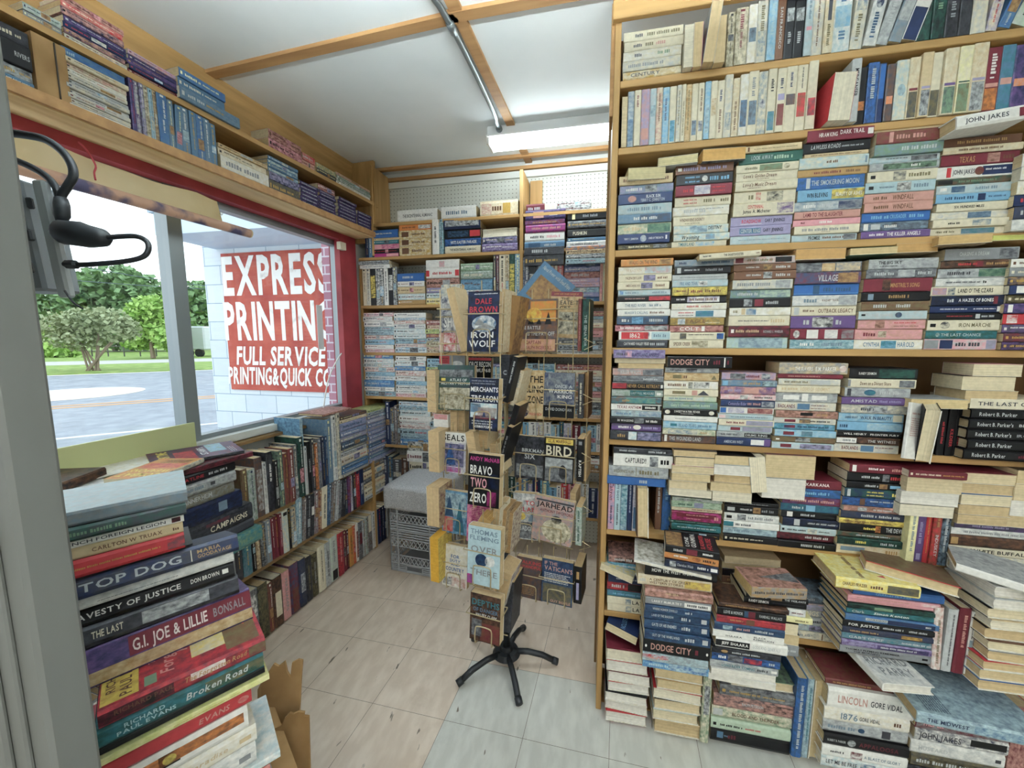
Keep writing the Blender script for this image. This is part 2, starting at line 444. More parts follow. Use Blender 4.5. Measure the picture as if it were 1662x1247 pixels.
def row(phrase, yaw, D, bl, br, ty, books, k='p', d=.108, group='', z0=None, frm='the end post', want=1.0, jit=1.0, spread=False):
    """books standing side by side, spines towards the room"""
    lines = [parse(s) for s in books.strip().split('\n')]
    a = at(*bl, yaw, D); c = at(*br, yaw, D); top = at(bl[0], ty, yaw, D)
    ex, ey = axes(yaw); x0, x1 = a.dot(ex), c.dot(ex); zb = a.z if z0 is None else z0; Hh = top.z - zb
    tot = sum(b['w'] for b in lines); x = x0
    for i, b in enumerate(lines):
        t = (x1 - x0) * b['w'] / tot; L = Hh * b['H'] / 100; kk = b['k'] or k; dd = b['D'] / 1000 if b['D'] else d * R.uniform(.96, 1.03)
        ln = math.radians(b['lean']); rot = Matrix.Rotation(ln, 3, ey)     # + leans away from the row's start
        up = rot @ UP; rt = rot @ ex
        yy = D - b['f'] / 1000 + R.uniform(0, .006) * jit
        p = ex * (x + (0 if ln <= 0 else 0)) + ey * yy + UP * (zb + (math.sin(abs(ln)) * t if ln > 0 else 0))
        if b['P']: M = basis(up, -ey, rt, p + up * (L / 2) + ey * dd)
        else: M = basis(-up, ey, rt, p + up * (L / 2))
        el = b['el'] if (b['el'] or b['x']) else auto_elems(b['c'], R, L, t)
        add_book(kk, L, t - .0011, dd, M, b['c'], el, b['ce'], b['cc'], ORD[i] + ' from ' + frm + ' on ' + phrase, b['title'], group=group,
                 extra=' with page edges outward' if b['P'] else '', want=want)
        x += t
def loose(kind, M, L, t, d, spec, place, group='', want=1.0, extra='', noun=None, pc=None):
    b = parse('1 ' + spec); el = b['el'] if (b['el'] or b['x']) else auto_elems(b['c'], R, L, t)
    add_book(kind, L, t, d, M, b['c'], el, b['ce'], b['cc'], place, b['title'], group=group, want=want, extra=extra, noun=noun, pc=pc)
def filler(pal, n, seed, w=(10, 22), H=(88, 104), lean=0.0, h=0.0):
    r = random.Random(seed); out = []
    for i in range(n):
        s = '%.1f %s H%d' % (r.uniform(*w), r.choice(pal), r.randint(*H))
        if r.random() < h: s += ' h'
        if lean: s += ' L%.1f' % r.uniform(0, lean)
        out.append(s)
    return '\n'.join(out)
NOUN = dict(p='paperback_book', h='hardcover_book', m='magazine')
LIMIT = dict(p=322, h=200, m=60)
def emit_books():
    for b in BOOKS:
        M = b['M']; h = b['L'] / 2
        fronts = [[(-h, 0, 0), (h, 0, 0), (h, 0, b['t']), (-h, 0, b['t'])], [(-h, b['d'], 0), (h, b['d'], 0), (h, b['d'], b['t']), (-h, b['d'], b['t'])],
                  [(-h, 0, b['t']), (h, 0, b['t']), (h, b['d'], b['t']), (-h, b['d'], b['t'])]]
        best = 0
        for q in fronts:
            pts = [proj(M @ Vector(p)) for p in q]
            xs = [min(max(p[0], 0), IW) for p in pts]; ys = [min(max(p[1], 0), IH) for p in pts]
            ar = abs(sum(xs[i] * ys[(i + 1) % 4] - xs[(i + 1) % 4] * ys[i] for i in range(4))) / 2
            n = [M @ Vector(q[i]) for i in range(3)]
            if q is fronts[2]: ar *= b.get('topw', .25 if not b['ce'] else 1.0)
            best = max(best, ar)
        b['area'] = best * b['want']
    for k in 'phm':
        s = sorted((b for b in BOOKS if b['k'] == k), key=lambda b: -b['area'])
        for i, b in enumerate(s): b['solo'] = i < LIMIT[k] and b['area'] > 30
    rest = [Acc(), Acc()]
    used = {}
    for b in BOOKS:
        A = cover_geo(b); B = page_geo(b); M = b['M']
        if b['solo']:
            nm = b['noun'] or NOUN[b['k']]
            me = bpy.data.meshes.new(nm); me.from_pydata(A.v, [], A.f); me.update(); set_cols(me, A.a, A.b)
            o = link(nm, me, M_COVER, None, M)
            mp = bpy.data.meshes.new('page_block'); mp.from_pydata(B.v, [], B.f); mp.update(); set_cols(mp, B.a, B.b)
            q = link('page_block', mp, M_PAGE); q.parent = o
            noun = nm.replace('_book', '').replace('_', ' ')
            ttl = b['title']; col = colour_words(b['c'])
            words = lambda s: len(s.replace(',', '').split())
            lab = col + ' ' + noun + (' lettered ' + ttl if ttl else '') + b['extra'] + ', ' + b['place']
            if words(lab) > 16 and b['extra']: lab = col + ' ' + noun + (' lettered ' + ttl if ttl else '') + ', ' + b['place']
            if words(lab) > 16: lab = col.split(' and ')[0] + ' ' + noun + (' lettered ' + ' '.join(ttl.split()[:2]) if ttl else '') + ', ' + b['place']
            if words(lab) > 16: lab = col.split(' and ')[0] + ' ' + noun + ', ' + b['place']
            if b['raw']: lab = b['raw']
            tag(o, lab, 'magazine' if b['k'] == 'm' else 'book', b['group'] or None)
        else:
            for acc, src in ((rest[0], A), (rest[1], B)):
                o = len(acc.v); acc.v += [tuple(M @ Vector(v)) for v in src.v]; acc.f += [tuple(i + o for i in f) for f in src.f]; acc.a += src.a; acc.b += src.b
    if rest[0].v:
        o = len(rest[0].v); na = len(rest[0].f)
        vs = rest[0].v + rest[1].v; fs = rest[0].f + [tuple(i + o for i in f) for f in rest[1].f]
        me = bpy.data.meshes.new('assorted_books'); me.from_pydata(vs, [], fs); me.update()
        set_cols(me, rest[0].a + rest[1].a, rest[0].b + rest[1].b)
        ob = link('assorted_books', me, M_COVER); me.materials.append(M_PAGE)
        me.polygons.foreach_set('material_index', [0] * na + [1] * (len(fs) - na))
        tag(ob, 'smaller books filling the far shelves, the overhead shelf and the gaps between stacks', 'books', None, 'stuff')
# ------------------------------------------------------------------ the room
M_WHITE = noisy(mat('white_paint', hx('d9dcd8'), .7), hx('d0d4d1'), hx('dde0dc'), 3)
M_CEIL = noisy(mat('ceiling_board', hx('e6ebec'), .8), hx('e0e6e7'), hx('eaeeee'), 2.2)
M_RED = noisy(mat('red_frame_paint', hx('8e3038'), .5), hx('7e2a33'), hx('9c3a40'), 6)
M_DARK = mat('dark_gap', hx('3a342d'), .9)
def vinyl(name, a, b_, c):
    m = noisy(mat(name, a, .34, 0, .45), a, b_, 26, (1, .35, 1), .4, .66, 6)
    n, l, b = nodes(m)
    ramp = [q for q in n if q.type == 'VALTORGB'][0]
    nz = n.new('ShaderNodeTexNoise'); nz.inputs['Scale'].default_value = 2.0; nz.inputs['Detail'].default_value = 8; nz.inputs['Roughness'].default_value = .7
    tc = [q for q in n if q.type == 'TEX_COORD'][0]; l.new(tc.outputs['Object'], nz.inputs['Vector'])
    mr = n.new('ShaderNodeMapRange'); mr.inputs['From Min'].default_value = .56; mr.inputs['From Max'].default_value = .74; l.new(nz.outputs['Fac'], mr.inputs['Value'])
    mx = n.new('ShaderNodeMix'); mx.data_type = 'RGBA'; mx.inputs['B'].default_value = (*c, 1)
    l.new(mr.outputs[0], mx.inputs['Factor']); l.new(ramp.outputs[0], mx.inputs['A']); l.new(mx.outputs['Result'], b.inputs['Base Color'])
    # scuffs
    vo = n.new('ShaderNodeTexNoise'); vo.inputs['Scale'].default_value = 13; vo.inputs['Detail'].default_value = 3
    mp = n.new('ShaderNodeMapping'); mp.inputs['Scale'].default_value = (2.6, .8, 1); mp.inputs['Rotation'].default_value = (0, 0, .6)
    l.new(tc.outputs['Object'], mp.inputs[0]); l.new(mp.outputs[0], vo.inputs['Vector'])
    m3 = n.new('ShaderNodeMapRange'); m3.inputs['From Min'].default_value = .70; m3.inputs['From Max'].default_value = .74; l.new(vo.outputs['Fac'], m3.inputs['Value'])
    m4 = n.new('ShaderNodeMix'); m4.data_type = 'RGBA'; m4.inputs['B'].default_value = (*hx('776d61'), 1)
    l.new(m3.outputs[0], m4.inputs['Factor']); l.new(mx.outputs['Result'], m4.inputs['A']); l.new(m4.outputs['Result'], b.inputs['Base Color'])
    return m
M_TILE = vinyl('beige_vinyl_tile', hx('d2c2b1'), hx('e0d2c2'), hx('c0af9d'))
M_TILE2 = vinyl('worn_grey_vinyl_tile', hx('c6c7c0'), hx('d5d6cf'), hx('aaaba4'))
fm = MB(); mats = []
U0, V0 = Vector((.3035, -.004, 0)), Vector((.017, .286, 0)); O0 = Vector((-.512, 1.518, 0))
for i in range(-5, 13):
    for j in range(-17, 5):
        p = O0 + U0 * i + V0 * j; e = .0025
        q = [p + U0 * e + V0 * e, p + U0 * (1 - e) + V0 * e, p + U0 * (1 - e) + V0 * (1 - e), p + U0 * e + V0 * (1 - e)]
        fm.add(q, [(0, 1, 2, 3)]); mats.append(1 if (i >= 0 and j < 0) else 0)
nb = len(mats); fm.box((.75, -.4, -.03), (5.6, 6.2, .058)); mats += [2] * 6
fl = struct('floor', fm, M_TILE); fl.data.materials.append(M_TILE2); fl.data.materials.append(mat('floor_joint', hx('6a6055'), .8)); fl.data.polygons.foreach_set('material_index', mats)
ZC = 2.6
c_ = MB().box((.75, -.4, ZC + .02), (5.6, 6.3, .04)); struct('ceiling', c_, M_CEIL)
YB = 2.66
struct('wall_back', MB().box((.92, YB + .05, 1.27), (5.26, .08, 2.7)), M_WHITE)
struct('wall_right', MB().box((3.5, -.4, 1.27), (.1, 6.2, 2.7)), M_WHITE)
struct('wall_behind', MB().box((.6, -3.45, 1.27), (6.0, .1, 2.7)), M_WHITE)
# window wall: built along its own axis
LW = 1.80
def wl(s, L, z): return XL * s + NL * L + UP * z
AXL = (XL, NL, UP)
def wbox(mb, s0, s1, l0, l1, z0, z1): return mb.box(wl((s0 + s1) / 2, (l0 + l1) / 2, (z0 + z1) / 2), (abs(s1 - s0), abs(l1 - l0), abs(z1 - z0)), AXL)
ww = MB(); wbox(ww, -3.4, 2.62, LW + .02, LW + .14, -.02, .97); wbox(ww, -3.4, 2.62, LW + .02, LW + .14, 2.15, 2.62); wbox(ww, 2.28, 2.62, LW + .02, LW + .14, .97, 2.15); wbox(ww, -3.4, -1.6, LW + .02, LW + .14, .97, 2.15)
struct('wall_left', ww, M_WHITE)
win = empty('window_1', (0, 0, 0)); win['kind'] = 'structure'; win['label'] = 'shop window with red painted frame and a grey metal mullion'
m_ = MB(); wbox(m_, -1.6, 2.29, LW - .02, LW + .10, 2.065, 2.15); m_.build('frame_header', M_RED, win)
m_ = MB(); wbox(m_, 2.135, 2.29, LW - .02, LW + .02, .95, 2.066); wbox(m_, 2.20, 2.29, LW + .02, LW + .12, .95, 2.066); m_.build('frame_post', M_RED, win)
m_ = MB(); wbox(m_, -1.6, 2.29, LW - .01, LW + .12, .95, .985); m_.build('sill', M_WHITE, win)
M_ALU = mat('window_metal', hx('8d9598'), .4, .5)
m_ = MB(); wbox(m_, 1.18, 1.235, LW + .02, LW + .09, .98, 2.066); wbox(m_, -1.6, 2.2, LW + .03, LW + .08, 2.035, 2.066); wbox(m_, -1.6, 2.2, LW + .03, LW + .08, .985, 1.005); wbox(m_, 2.165, 2.2, LW + .02, LW + .08, .98, 2.066)
m_.build('mullion', M_ALU, win)
mg_ = bpy.data.materials.new('window_glass'); mg_.use_nodes = True; n = mg_.node_tree.nodes; l = mg_.node_tree.links
for q in list(n):
    if q.type == 'BSDF_PRINCIPLED': n.remove(q)
tr = n.new('ShaderNodeBsdfTransparent'); gl = n.new('ShaderNodeBsdfGlossy'); gl.inputs['Roughness'].default_value = .02; mx = n.new('ShaderNodeMixShader'); mx.inputs[0].default_value = .05
tr.inputs[0].default_value = (.96, .98, .98, 1)
l.new(tr.outputs[0], mx.inputs[1]); l.new(gl.outputs[0], mx.inputs[2]); l.new(mx.outputs[0], n['Material Output'].inputs[0])
m_ = MB(); wbox(m_, -1.6, 1.19, LW + .052, LW + .057, 1.0, 2.04); m_.build('pane', mg_, win)
m_ = MB(); wbox(m_, 1.225, 2.17, LW + .052, LW + .057, 1.0, 2.04); m_.build('pane', mg_, win)
m_ = MB(); wbox(m_, 2.11, 2.16, LW - .05, LW - .021, 2.0, 2.045); m_.build('sensor', mat('yellowed_plastic', hx('d8d2bd'), .5), win)
wp = MB(); wbox(wp, 2.292, 2.34, LW + .0, LW + .02, .0, 2.15); struct('trim_1', wp, M_WHITE)
# pegboard above and behind the back shelves
mp_ = mat('pegboard', hx('c9ccc5'), .75); n, l, b = nodes(mp_)
tc = n.new('ShaderNodeTexCoord'); sp = n.new('ShaderNodeSeparateXYZ'); l.new(tc.outputs['Object'], sp.inputs[0])
def mnode(op, a, bb=None):
    q = n.new('ShaderNodeMath'); q.operation = op
    for i, v in enumerate((a, bb)):
        if v is None: continue
        if isinstance(v, (int, float)): q.inputs[i].default_value = v
        else: l.new(v, q.inputs[i])
    return q.outputs[0]
fx = mnode('SUBTRACT', mnode('FRACT', mnode('DIVIDE', sp.outputs['X'], .0254)), .5); fz = mnode('SUBTRACT', mnode('FRACT', mnode('DIVIDE', sp.outputs['Z'], .0254)), .5)
dd = mnode('SQRT', mnode('ADD', mnode('MULTIPLY', fx, fx), mnode('MULTIPLY', fz, fz)))
ht = mnode('LESS_THAN', dd, .12)
mx = n.new('ShaderNodeMix'); mx.data_type = 'RGBA'; mx.inputs['A'].default_value = (*hx('c9ccc5'), 1); mx.inputs['B'].default_value = (*hx('4b4a46'), 1)
l.new(ht, mx.inputs['Factor']); l.new(mx.outputs['Result'], b.inputs['Base Color'])
pb = MB().box((-.6, YB - .004, 1.25), (2.5, .008, 2.48)); o = pb.build('pegboard', mp_); tag(o, 'white perforated hardboard panel lining the back wall above the shelves', 'pegboard')
struct('trim_2', MB().box((-.5, YB - .012, 2.512), (2.7, .02, .04)), M_WHITE)
struct('trim_3', MB().box((-.6, YB - .02, 2.548), (2.1, .025, .022)), M_BROWN)
struct('trim_4', MB().box((-.6, YB - .09, 2.591), (2.1, .03, .018)), M_BROWN)
struct('trim_5', MB().box((-1.15, 1.50, 2.593), (1.25, .045, .014), (Vector((.998, -.055, 0)), Vector((.055, .998, 0)), UP)), M_BROWN)
struct('trim_6', MB().box((.55, 1.46, 2.593), (2.2, .045, .014)), M_BROWN)
struct('trim_7', MB().box((-.492, 2.02, 2.594), (.045, 1.3, .012), (Vector((.999, -.04, 0)), Vector((.04, .999, 0)), UP)), M_BROWN)
# tube light and its conduit
def tube_mat(e):
    m = bpy.data.materials.new('lit_tube'); m.use_nodes = True
    q = m.node_tree.nodes['Principled BSDF']; q.inputs['Emission Color'].default_value = (.86, .97, 1, 1); q.inputs['Emission Strength'].default_value = e
    return m
M_ENA, M_REF, M_PLA = mat('white_enamel', hx('dfe3e4'), .4), mat('white_reflector', hx('e8eaea'), .35), mat('white_plastic', hx('e0e0dc'), .4)
def strip_light(cx, FY, label, e, drop=0.0):
    m_tube = tube_mat(e); fx_ = empty('ceiling_light', (0, 0, 0)); tag(fx_, label, 'ceiling light')
    MB().box((cx, FY, 2.572 - drop), (1.24, .085, .055), None, .004).build('housing', M_ENA, fx_)
    if not drop: MB().box((cx, FY, 2.541), (1.24, .125, .008)).build('reflector', M_REF, fx_)
    for s in (-1, 1): MB().box((cx + s * .612, FY, 2.52 - drop), (.014, .11, .04)).build('lamp_holder', M_PLA, fx_)
    for s in (-1, 1): MB().tube([(cx - .605, FY + s * .036, 2.517 - drop), (cx + .605, FY + s * .036, 2.517 - drop)], .0165, 12).build('tube', m_tube, fx_, True)
strip_light(0, 2.245, 'white strip fixture with two lit fluorescent tubes on the ceiling near the pegboard', 22)
# uplight trough added out of view above the doorway to brighten the ceiling
up_ = empty('added_uplight', (0, 0, 0)); tag(up_, 'added unseen trough lamp above the doorway that brightens the ceiling', 'ceiling light')
UZ = 2.12; UX, UY = -.1, .25
mb = MB(); mb.box((UX, UY, UZ), (1.26, .16, .006)); mb.box((UX, UY - .08, UZ + .03), (1.26, .006, .066)); mb.box((UX, UY + .08, UZ + .03), (1.26, .006, .066)); mb.box((UX - .63, UY, UZ + .03), (.006, .16, .066)); mb.box((UX + .63, UY, UZ + .03), (.006, .16, .066))
mb.build('trough', M_ENA, up_)
for s in (-1, 1): MB().tube([(UX - .6, UY + s * .036, UZ + .028), (UX + .6, UY + s * .036, UZ + .028)], .0165, 12).build('tube', tube_mat(480), up_, True)
for s in (-1, 1): MB().tube([(UX + s * .5, UY, UZ), (UX + s * .5, UY, 2.6)], .004, 6).build('hanger', M_PLA, up_)
cn = empty('conduit', (0, 0, 0)); tag(cn, 'galvanised steel conduit running along the ceiling to the strip light', 'conduit')
M_GALV = mat('galvanised_steel', hx('9aa3a6'), .35, .8)
path = smoothpath([(-.68, -.4, 2.585), (-.60, 1.1, 2.585), (-.553, 1.47, 2.583), (-.54, 2.03, 2.583), (-.545, 2.12, 2.58), (-.548, 2.19, 2.575)], 4)
MB().tube(path, .0115, 10).build('pipe', M_GALV, cn, True)
MB().tube([path[8], path[8] + Vector((.002, .05, 0))], .0155, 10).build('coupling', M_GALV, cn, True)
MB().box((-.545, 1.47, 2.592), (.05, .02, .012)).build('strap', M_GALV, cn)
MB().tube([(-.548, 2.185, 2.575), (-.548, 2.205, 2.575)], .017, 10).build('connector', M_GALV, cn, True)
# the doorway post the photographer stands beside
jx = at(150, 1112, 0, .30).x
dj = MB().box((jx - .26, .28, 1.3), (.52, .04, 2.596), (Vector((1, 0, 0)), Vector((0, 1, 0)), UP), .004); dj.box((jx - .035, .258, 1.3), (.014, .006, 2.59), None, .002); dj.box((jx - .075, .258, 1.3), (.03, .008, 2.59), None, .003)
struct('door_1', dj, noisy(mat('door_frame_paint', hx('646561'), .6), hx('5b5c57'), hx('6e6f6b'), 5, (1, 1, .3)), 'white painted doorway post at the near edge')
# ------------------------------------------------------------------ outdoors
ZG = -.15
rd_ = Vector((.68, .733, 0)); rn = Vector((-.733, .68, 0))
def strip(name, n0, n1, m, z=ZG, t=.04, s0=-60, s1=90):
    mb = MB().box(rn * ((n0 + n1) / 2) + rd_ * ((s0 + s1) / 2) + UP * (z - t / 2), (s1 - s0, n1 - n0, t), (rd_, rn, UP)); return struct(name, mb, m)
M_ASPH = noisy(mat('asphalt', hx('8f9398'), .85), hx('868a90'), hx('9b9fa4'), 3)
strip('road', 2.6, 24.8, M_ASPH)
M_GRASS = noisy(mat('grass', hx('7f9a45'), .9), hx('6f8a3c'), hx('95aa5a'), 2.5)
strip('lawn', 24.8, 33, M_GRASS, ZG + .05)
strip('driveway', 33, 38, mat('concrete', hx('b9b7ae'), .9), ZG + .06)
strip('field', 38, 110, M_GRASS, ZG + .04)
yl_ = mat('road_paint', hx('c99a6a'), .8)
strip('road_marking_line', 13.0, 13.15, yl_, ZG + .006, .006); strip('road_marking_line', 13.4, 13.55, yl_, ZG + .006, .006)
strip('road_marking_line', 9.0, 9.12, mat('white_road_paint', hx('d5d5d2'), .8), ZG + .006, .006)
gb_ = MB().disc(atz(112, 640, ZG), 1.6, 1.6, .002, .008, 28); o = gb_.build('road_patch', mat('pale_patch', hx('d8cdbd'), .9)); o['kind'] = 'structure'
# neighbour's block wall with the painted sign
DN = 3.6
nbld = empty('neighbour_building', (0, 0, 0)); tag(nbld, 'white painted concrete block building next door with an overhanging eave', 'building')
mb_ = mat('white_block', hx('d9e0e4'), .8); n, l, b = nodes(mb_)
tc = n.new('ShaderNodeTexCoord'); mp = n.new('ShaderNodeMapping'); mp.inputs['Rotation'].default_value = (math.radians(90), 0, 0); br = n.new('ShaderNodeTexBrick')
l.new(tc.outputs['Object'], mp.inputs[0]); l.new(mp.outputs[0], br.inputs['Vector'])
br.inputs['Color1'].default_value = (*hx('dbe2e6'), 1); br.inputs['Color2'].default_value = (*hx('d2dadf'), 1); br.inputs['Mortar'].default_value = (*hx('8fa3b4'), 1)
br.inputs['Scale'].default_value = 1.0; br.inputs['Brick Width'].default_value = .406; br.inputs['Row Height'].default_value = .203; br.inputs['Mortar Size'].default_value = .004
l.new(br.outputs['Color'], b.inputs['Base Color'])
MB().box((-2.6, DN + 1.5, 1.2), (3.36, 3.0, 2.7)).build('block_wall', mb_, nbld)
M_SID = mat('pale_siding', hx('c3d3e2'), .7)
ea, eb = at(252, 382, 0, DN - .6), at(252, 346, 0, DN - .6)
MB().box(((ea.x - .6) / 2, DN + 1.2, (ea.z + eb.z) / 2), (abs(ea.x + .6), 3.6, eb.z - ea.z)).build('eave', M_SID, nbld)
MB().box(((ea.x - .6) / 2, DN + 1.2, eb.z + .015), (abs(ea.x + .6) + .06, 3.66, .03)).build('roof_edge', mat('grey_flashing', hx('9fb0bd'), .6), nbld)
sg = empty('shop_sign', (0, 0, 0)); tag(sg, 'weathered red painted sign with white hand lettering on the block wall', 'sign')
def sp_(x, y, D=DN - .02): return at(x, y, 0, D)
x0, x1 = sp_(357, 412).x, sp_(357, 412).x + 1.46; zt, zb = sp_(357, 412).z, sp_(372, 632).z
M_SIGN = noisy(mat('red_sign_paint', hx('b54a3c'), .6), hx('a84136'), hx('c4604e'), 3.5)
MB().box(((x0 + x1) / 2, DN - .01, (zt + zb) / 2), (x1 - x0, .012, zt - zb)).build('panel', M_SIGN, sg)
M_SW = noisy(mat('white_sign_paint', hx('ece9e2'), .6), hx('cfc8c0'), hx('f2f0ea'), 9, (1, 1, 1), .28, .42)
def sign_text(txt, xa, xb, ya, yb, shear=0.0, bold=2):
    a, b = sp_(xa, yb), sp_(xb, yb); c = sp_(xa, ya); vs, fs, w = layout(txt, bold, .12, shear)
    h = c.z - a.z; sx = (b.x - a.x) / w
    me = MB(); me.add([(a.x + p[0] * sx, DN - .0175, a.z + p[1] * h) for p in vs], fs); me.build('lettering', M_SW, sg)
sign_text('EXPRESS', 363, 537, 418, 478); sign_text('PRINTING', 366, 543, 492, 550); sign_text('FULL SERVICE', 384, 527, 563, 591, .18); sign_text('PRINTING&QUICK COPY', 371, 560, 596, 622, .18)
# brick pier and white board just outside the window's far jamb
br_ = mat('pale_red_brick', hx('a8808c'), .8); n, l, b = nodes(br_)
tc = n.new('ShaderNodeTexCoord'); mp = n.new('ShaderNodeMapping'); mp.inputs['Rotation'].default_value = (math.radians(90), 0, 0); bk_ = n.new('ShaderNodeTexBrick'); l.new(tc.outputs['Object'], mp.inputs[0]); l.new(mp.outputs[0], bk_.inputs['Vector'])
bk_.inputs['Color1'].default_value = (*hx('b0808c'), 1); bk_.inputs['Color2'].default_value = (*hx('a07484'), 1); bk_.inputs['Mortar'].default_value = (*hx('c9c0c8'), 1); bk_.inputs['Scale'].default_value = 1; bk_.inputs['Brick Width'].default_value = .2; bk_.inputs['Row Height'].default_value = .067; bk_.inputs['Mortar Size'].default_value = .006
l.new(bk_.outputs['Color'], b.inputs['Base Color'])
a = at(533, 600, 0, 2.75); c = at(541, 600, 0, 2.75)
struct('wall_pier', MB().box(((a.x + c.x + .01) / 2, 2.80, 1.2), (c.x - a.x + .02, .1, 2.6)), br_)
a = at(543, 600, 0, 2.72); c = at(562, 600, 0, 2.72)
struct('wall_board', MB().box(((a.x + c.x) / 2, 2.76, 1.2), (c.x - a.x, .06, 2.6)), M_SID)
# trees across the road
M_BARK = mat('bark', hx('8a7a68'), .9)
def leafm(name, a, b_): return noisy(mat(name, a, .8), a, b_, 1.3)
LEAF = [leafm('leaf_dark', hx('66855a'), hx('8aa877')), leafm('leaf_bright', hx('8db35c'), hx('b3d07a')), leafm('leaf_olive', hx('8d9872'), hx('aab389'))]
def tree(name, base, top, F, blobs, m, label, leaf=.16, n=1500, seed=1, trunks=1):
    r = random.Random(seed); t = empty(name, (0, 0, 0)); tag(t, label, 'tree', None)
    b = atf(*base, F); b.z = ZG + .05
    mb = MB(); tot = sum(q[2] * q[3] for q in blobs)
    for (px, py, rx, ry) in blobs:
        c = atf(px, py, F); R1 = rx / FPX * F; R2 = ry / FPX * F
        for k in range(int(n * rx * ry / tot)):
            u = Vector((r.gauss(0, 1), r.gauss(0, 1), r.gauss(0, 1))).normalized() * (r.random() ** .33)
            p = c + Vector((u.x * R1, u.y * R1, u.z * R2)); s = leaf * r.uniform(.6, 1.5)
            a1 = Vector((r.gauss(0, 1), r.gauss(0, 1), r.gauss(0, .6))).normalized(); a2 = a1.cross(Vector((r.gauss(0, 1), r.gauss(0, 1), r.gauss(0, 1)))).normalized()
            mb.add([p - a1 * s - a2 * s * .5, p + a1 * s * .2 - a2 * s, p + a1 * s + a2 * s * .4, p - a1 * s * .3 + a2 * s], [(0, 1, 2, 3)])
    mb.build('crown', m, t)
    tb_ = MB()
    for k in range(trunks):
        e = atf(blobs[k % len(blobs)][0] + r.uniform(-14, 14) * (trunks > 1), blobs[k % len(blobs)][1], F); bb0 = b + Vector((r.uniform(-.25, .25) * (trunks > 1), r.uniform(-.2, .2) * (trunks > 1), 0))
        tb_.tube([bb0, bb0.lerp(e, .5) + Vector((0, 0, .1)), e], [.012 * F / 2 if trunks == 1 else .05, .008 * F / 2 if trunks == 1 else .04, .02], 6)
    tb_.build('trunk', M_BARK, t)
tree('shade_tree', (190, 590), 0, 46, [(150, 490, 50, 50), (190, 470, 45, 42), (235, 485, 40, 40), (120, 520, 40, 35), (210, 530, 60, 40), (280, 500, 40, 40), (325, 500, 30, 45), (90, 530, 30, 40), (60, 510, 30, 50)], LEAF[0], 'large dark green tree mass across the road behind the fence', .30, 8500, 2)
tree('shrub_tree', (250, 592), 0, 30, [(240, 520, 30, 38), (265, 505, 28, 28), (225, 545, 26, 24), (275, 545, 24, 26)], LEAF[1], 'bright yellow-green tree across the road beside the pale mullion', .15, 3400, 3)
tree('crape_myrtle', (150, 606), 0, 18.5, [(110, 530, 38, 24), (160, 520, 40, 22), (195, 535, 28, 22), (130, 550, 40, 18)], LEAF[2], 'many-stemmed small tree on the grass verge', .08, 3000, 4, 7)
tree('hedge_bush', (90, 592), 0, 32, [(90, 560, 26, 28), (110, 575, 22, 16), (66, 556, 20, 36)], LEAF[1], 'round green bush on the far lawn nearest the doorway post', .18, 1300, 5)
tree('sapling', (290, 600), 0, 20, [(280, 530, 16, 22), (292, 510, 14, 18)], LEAF[1], 'slender young tree on the verge close to the mullion', .09, 420, 6)
cp = empty('camper_trailer', (0, 0, 0)); tag(cp, 'pale camper trailer parked beyond the lawn behind the mullion', 'trailer')
a = atf(312, 578, 34); b_ = atf(350, 578, 34); ax_ = (b_ - a).normalized(); ax_.z = 0; ax_.normalize(); ay_ = UP.cross(ax_)
cc = (a + b_) / 2; MB().box((cc.x, cc.y, 1.45), ((b_ - a).length, 2.2, 2.0), (ax_, ay_, UP), .1).build('body', mat('camper_shell', hx('c9ced2'), .5), cp)
MB().box((cc.x + ax_.x * -.3 - ay_.x * 1.11, cc.y + ax_.y * -.3 - ay_.y * 1.11, 1.5), (.6, .02, .5), (ax_, ay_, UP)).build('window', mat('camper_window', hx('59626a'), .3), cp)
mbw = MB()
for s in (-.45, .45): mbw.tube([Vector((cc.x, cc.y, .22)) + ax_ * s - ay_ * 1.1, Vector((cc.x, cc.y, .22)) + ax_ * s - ay_ * .85], .34, 14)
mbw.build('wheel', mat('tyre', hx('2c2d2f'), .8), cp)
fe = empty('rail_fence', (0, 0, 0)); tag(fe, 'dark rail fence along the far driveway across the road', 'fence')
p0, p1 = atf(150, 579, 33), atf(306, 574, 33); p0.z = p1.z = ZG + .06
for i in range(7):
    q = p0.lerp(p1, i / 6); MB().tube([q, q + UP * 1.3], .05, 6).build('post', mat('dark_timber', hx('5d5a58'), .8) if i == 0 else bpy.data.materials['dark_timber'], fe)
for z in (.45, .85, 1.25): MB().tube([p0 + UP * z, p1 + UP * z], .035, 6).build('rail', bpy.data.materials['dark_timber'], fe)
M_CABLE = mat('overhead_cable', hx('5a6470'), .7)
for i, (q0, q1) in enumerate((((110, 443), (340, 462)), ((190, 432), (345, 458)))):
    a, b_ = atf(*q0, 28), atf(*q1, 28); a = a + (a - b_) * 1.5; b_ = b_ + (b_ - a) * .3
    o = MB().tube([a.lerp(b_, k / 12) - UP * (.5 * math.sin(math.pi * k / 12)) for k in range(13)], .022, 5).build('utility_wire', M_CABLE); tag(o, ('upper' if i else 'lower') + ' utility wire strung across the sky outside the window', 'wire')
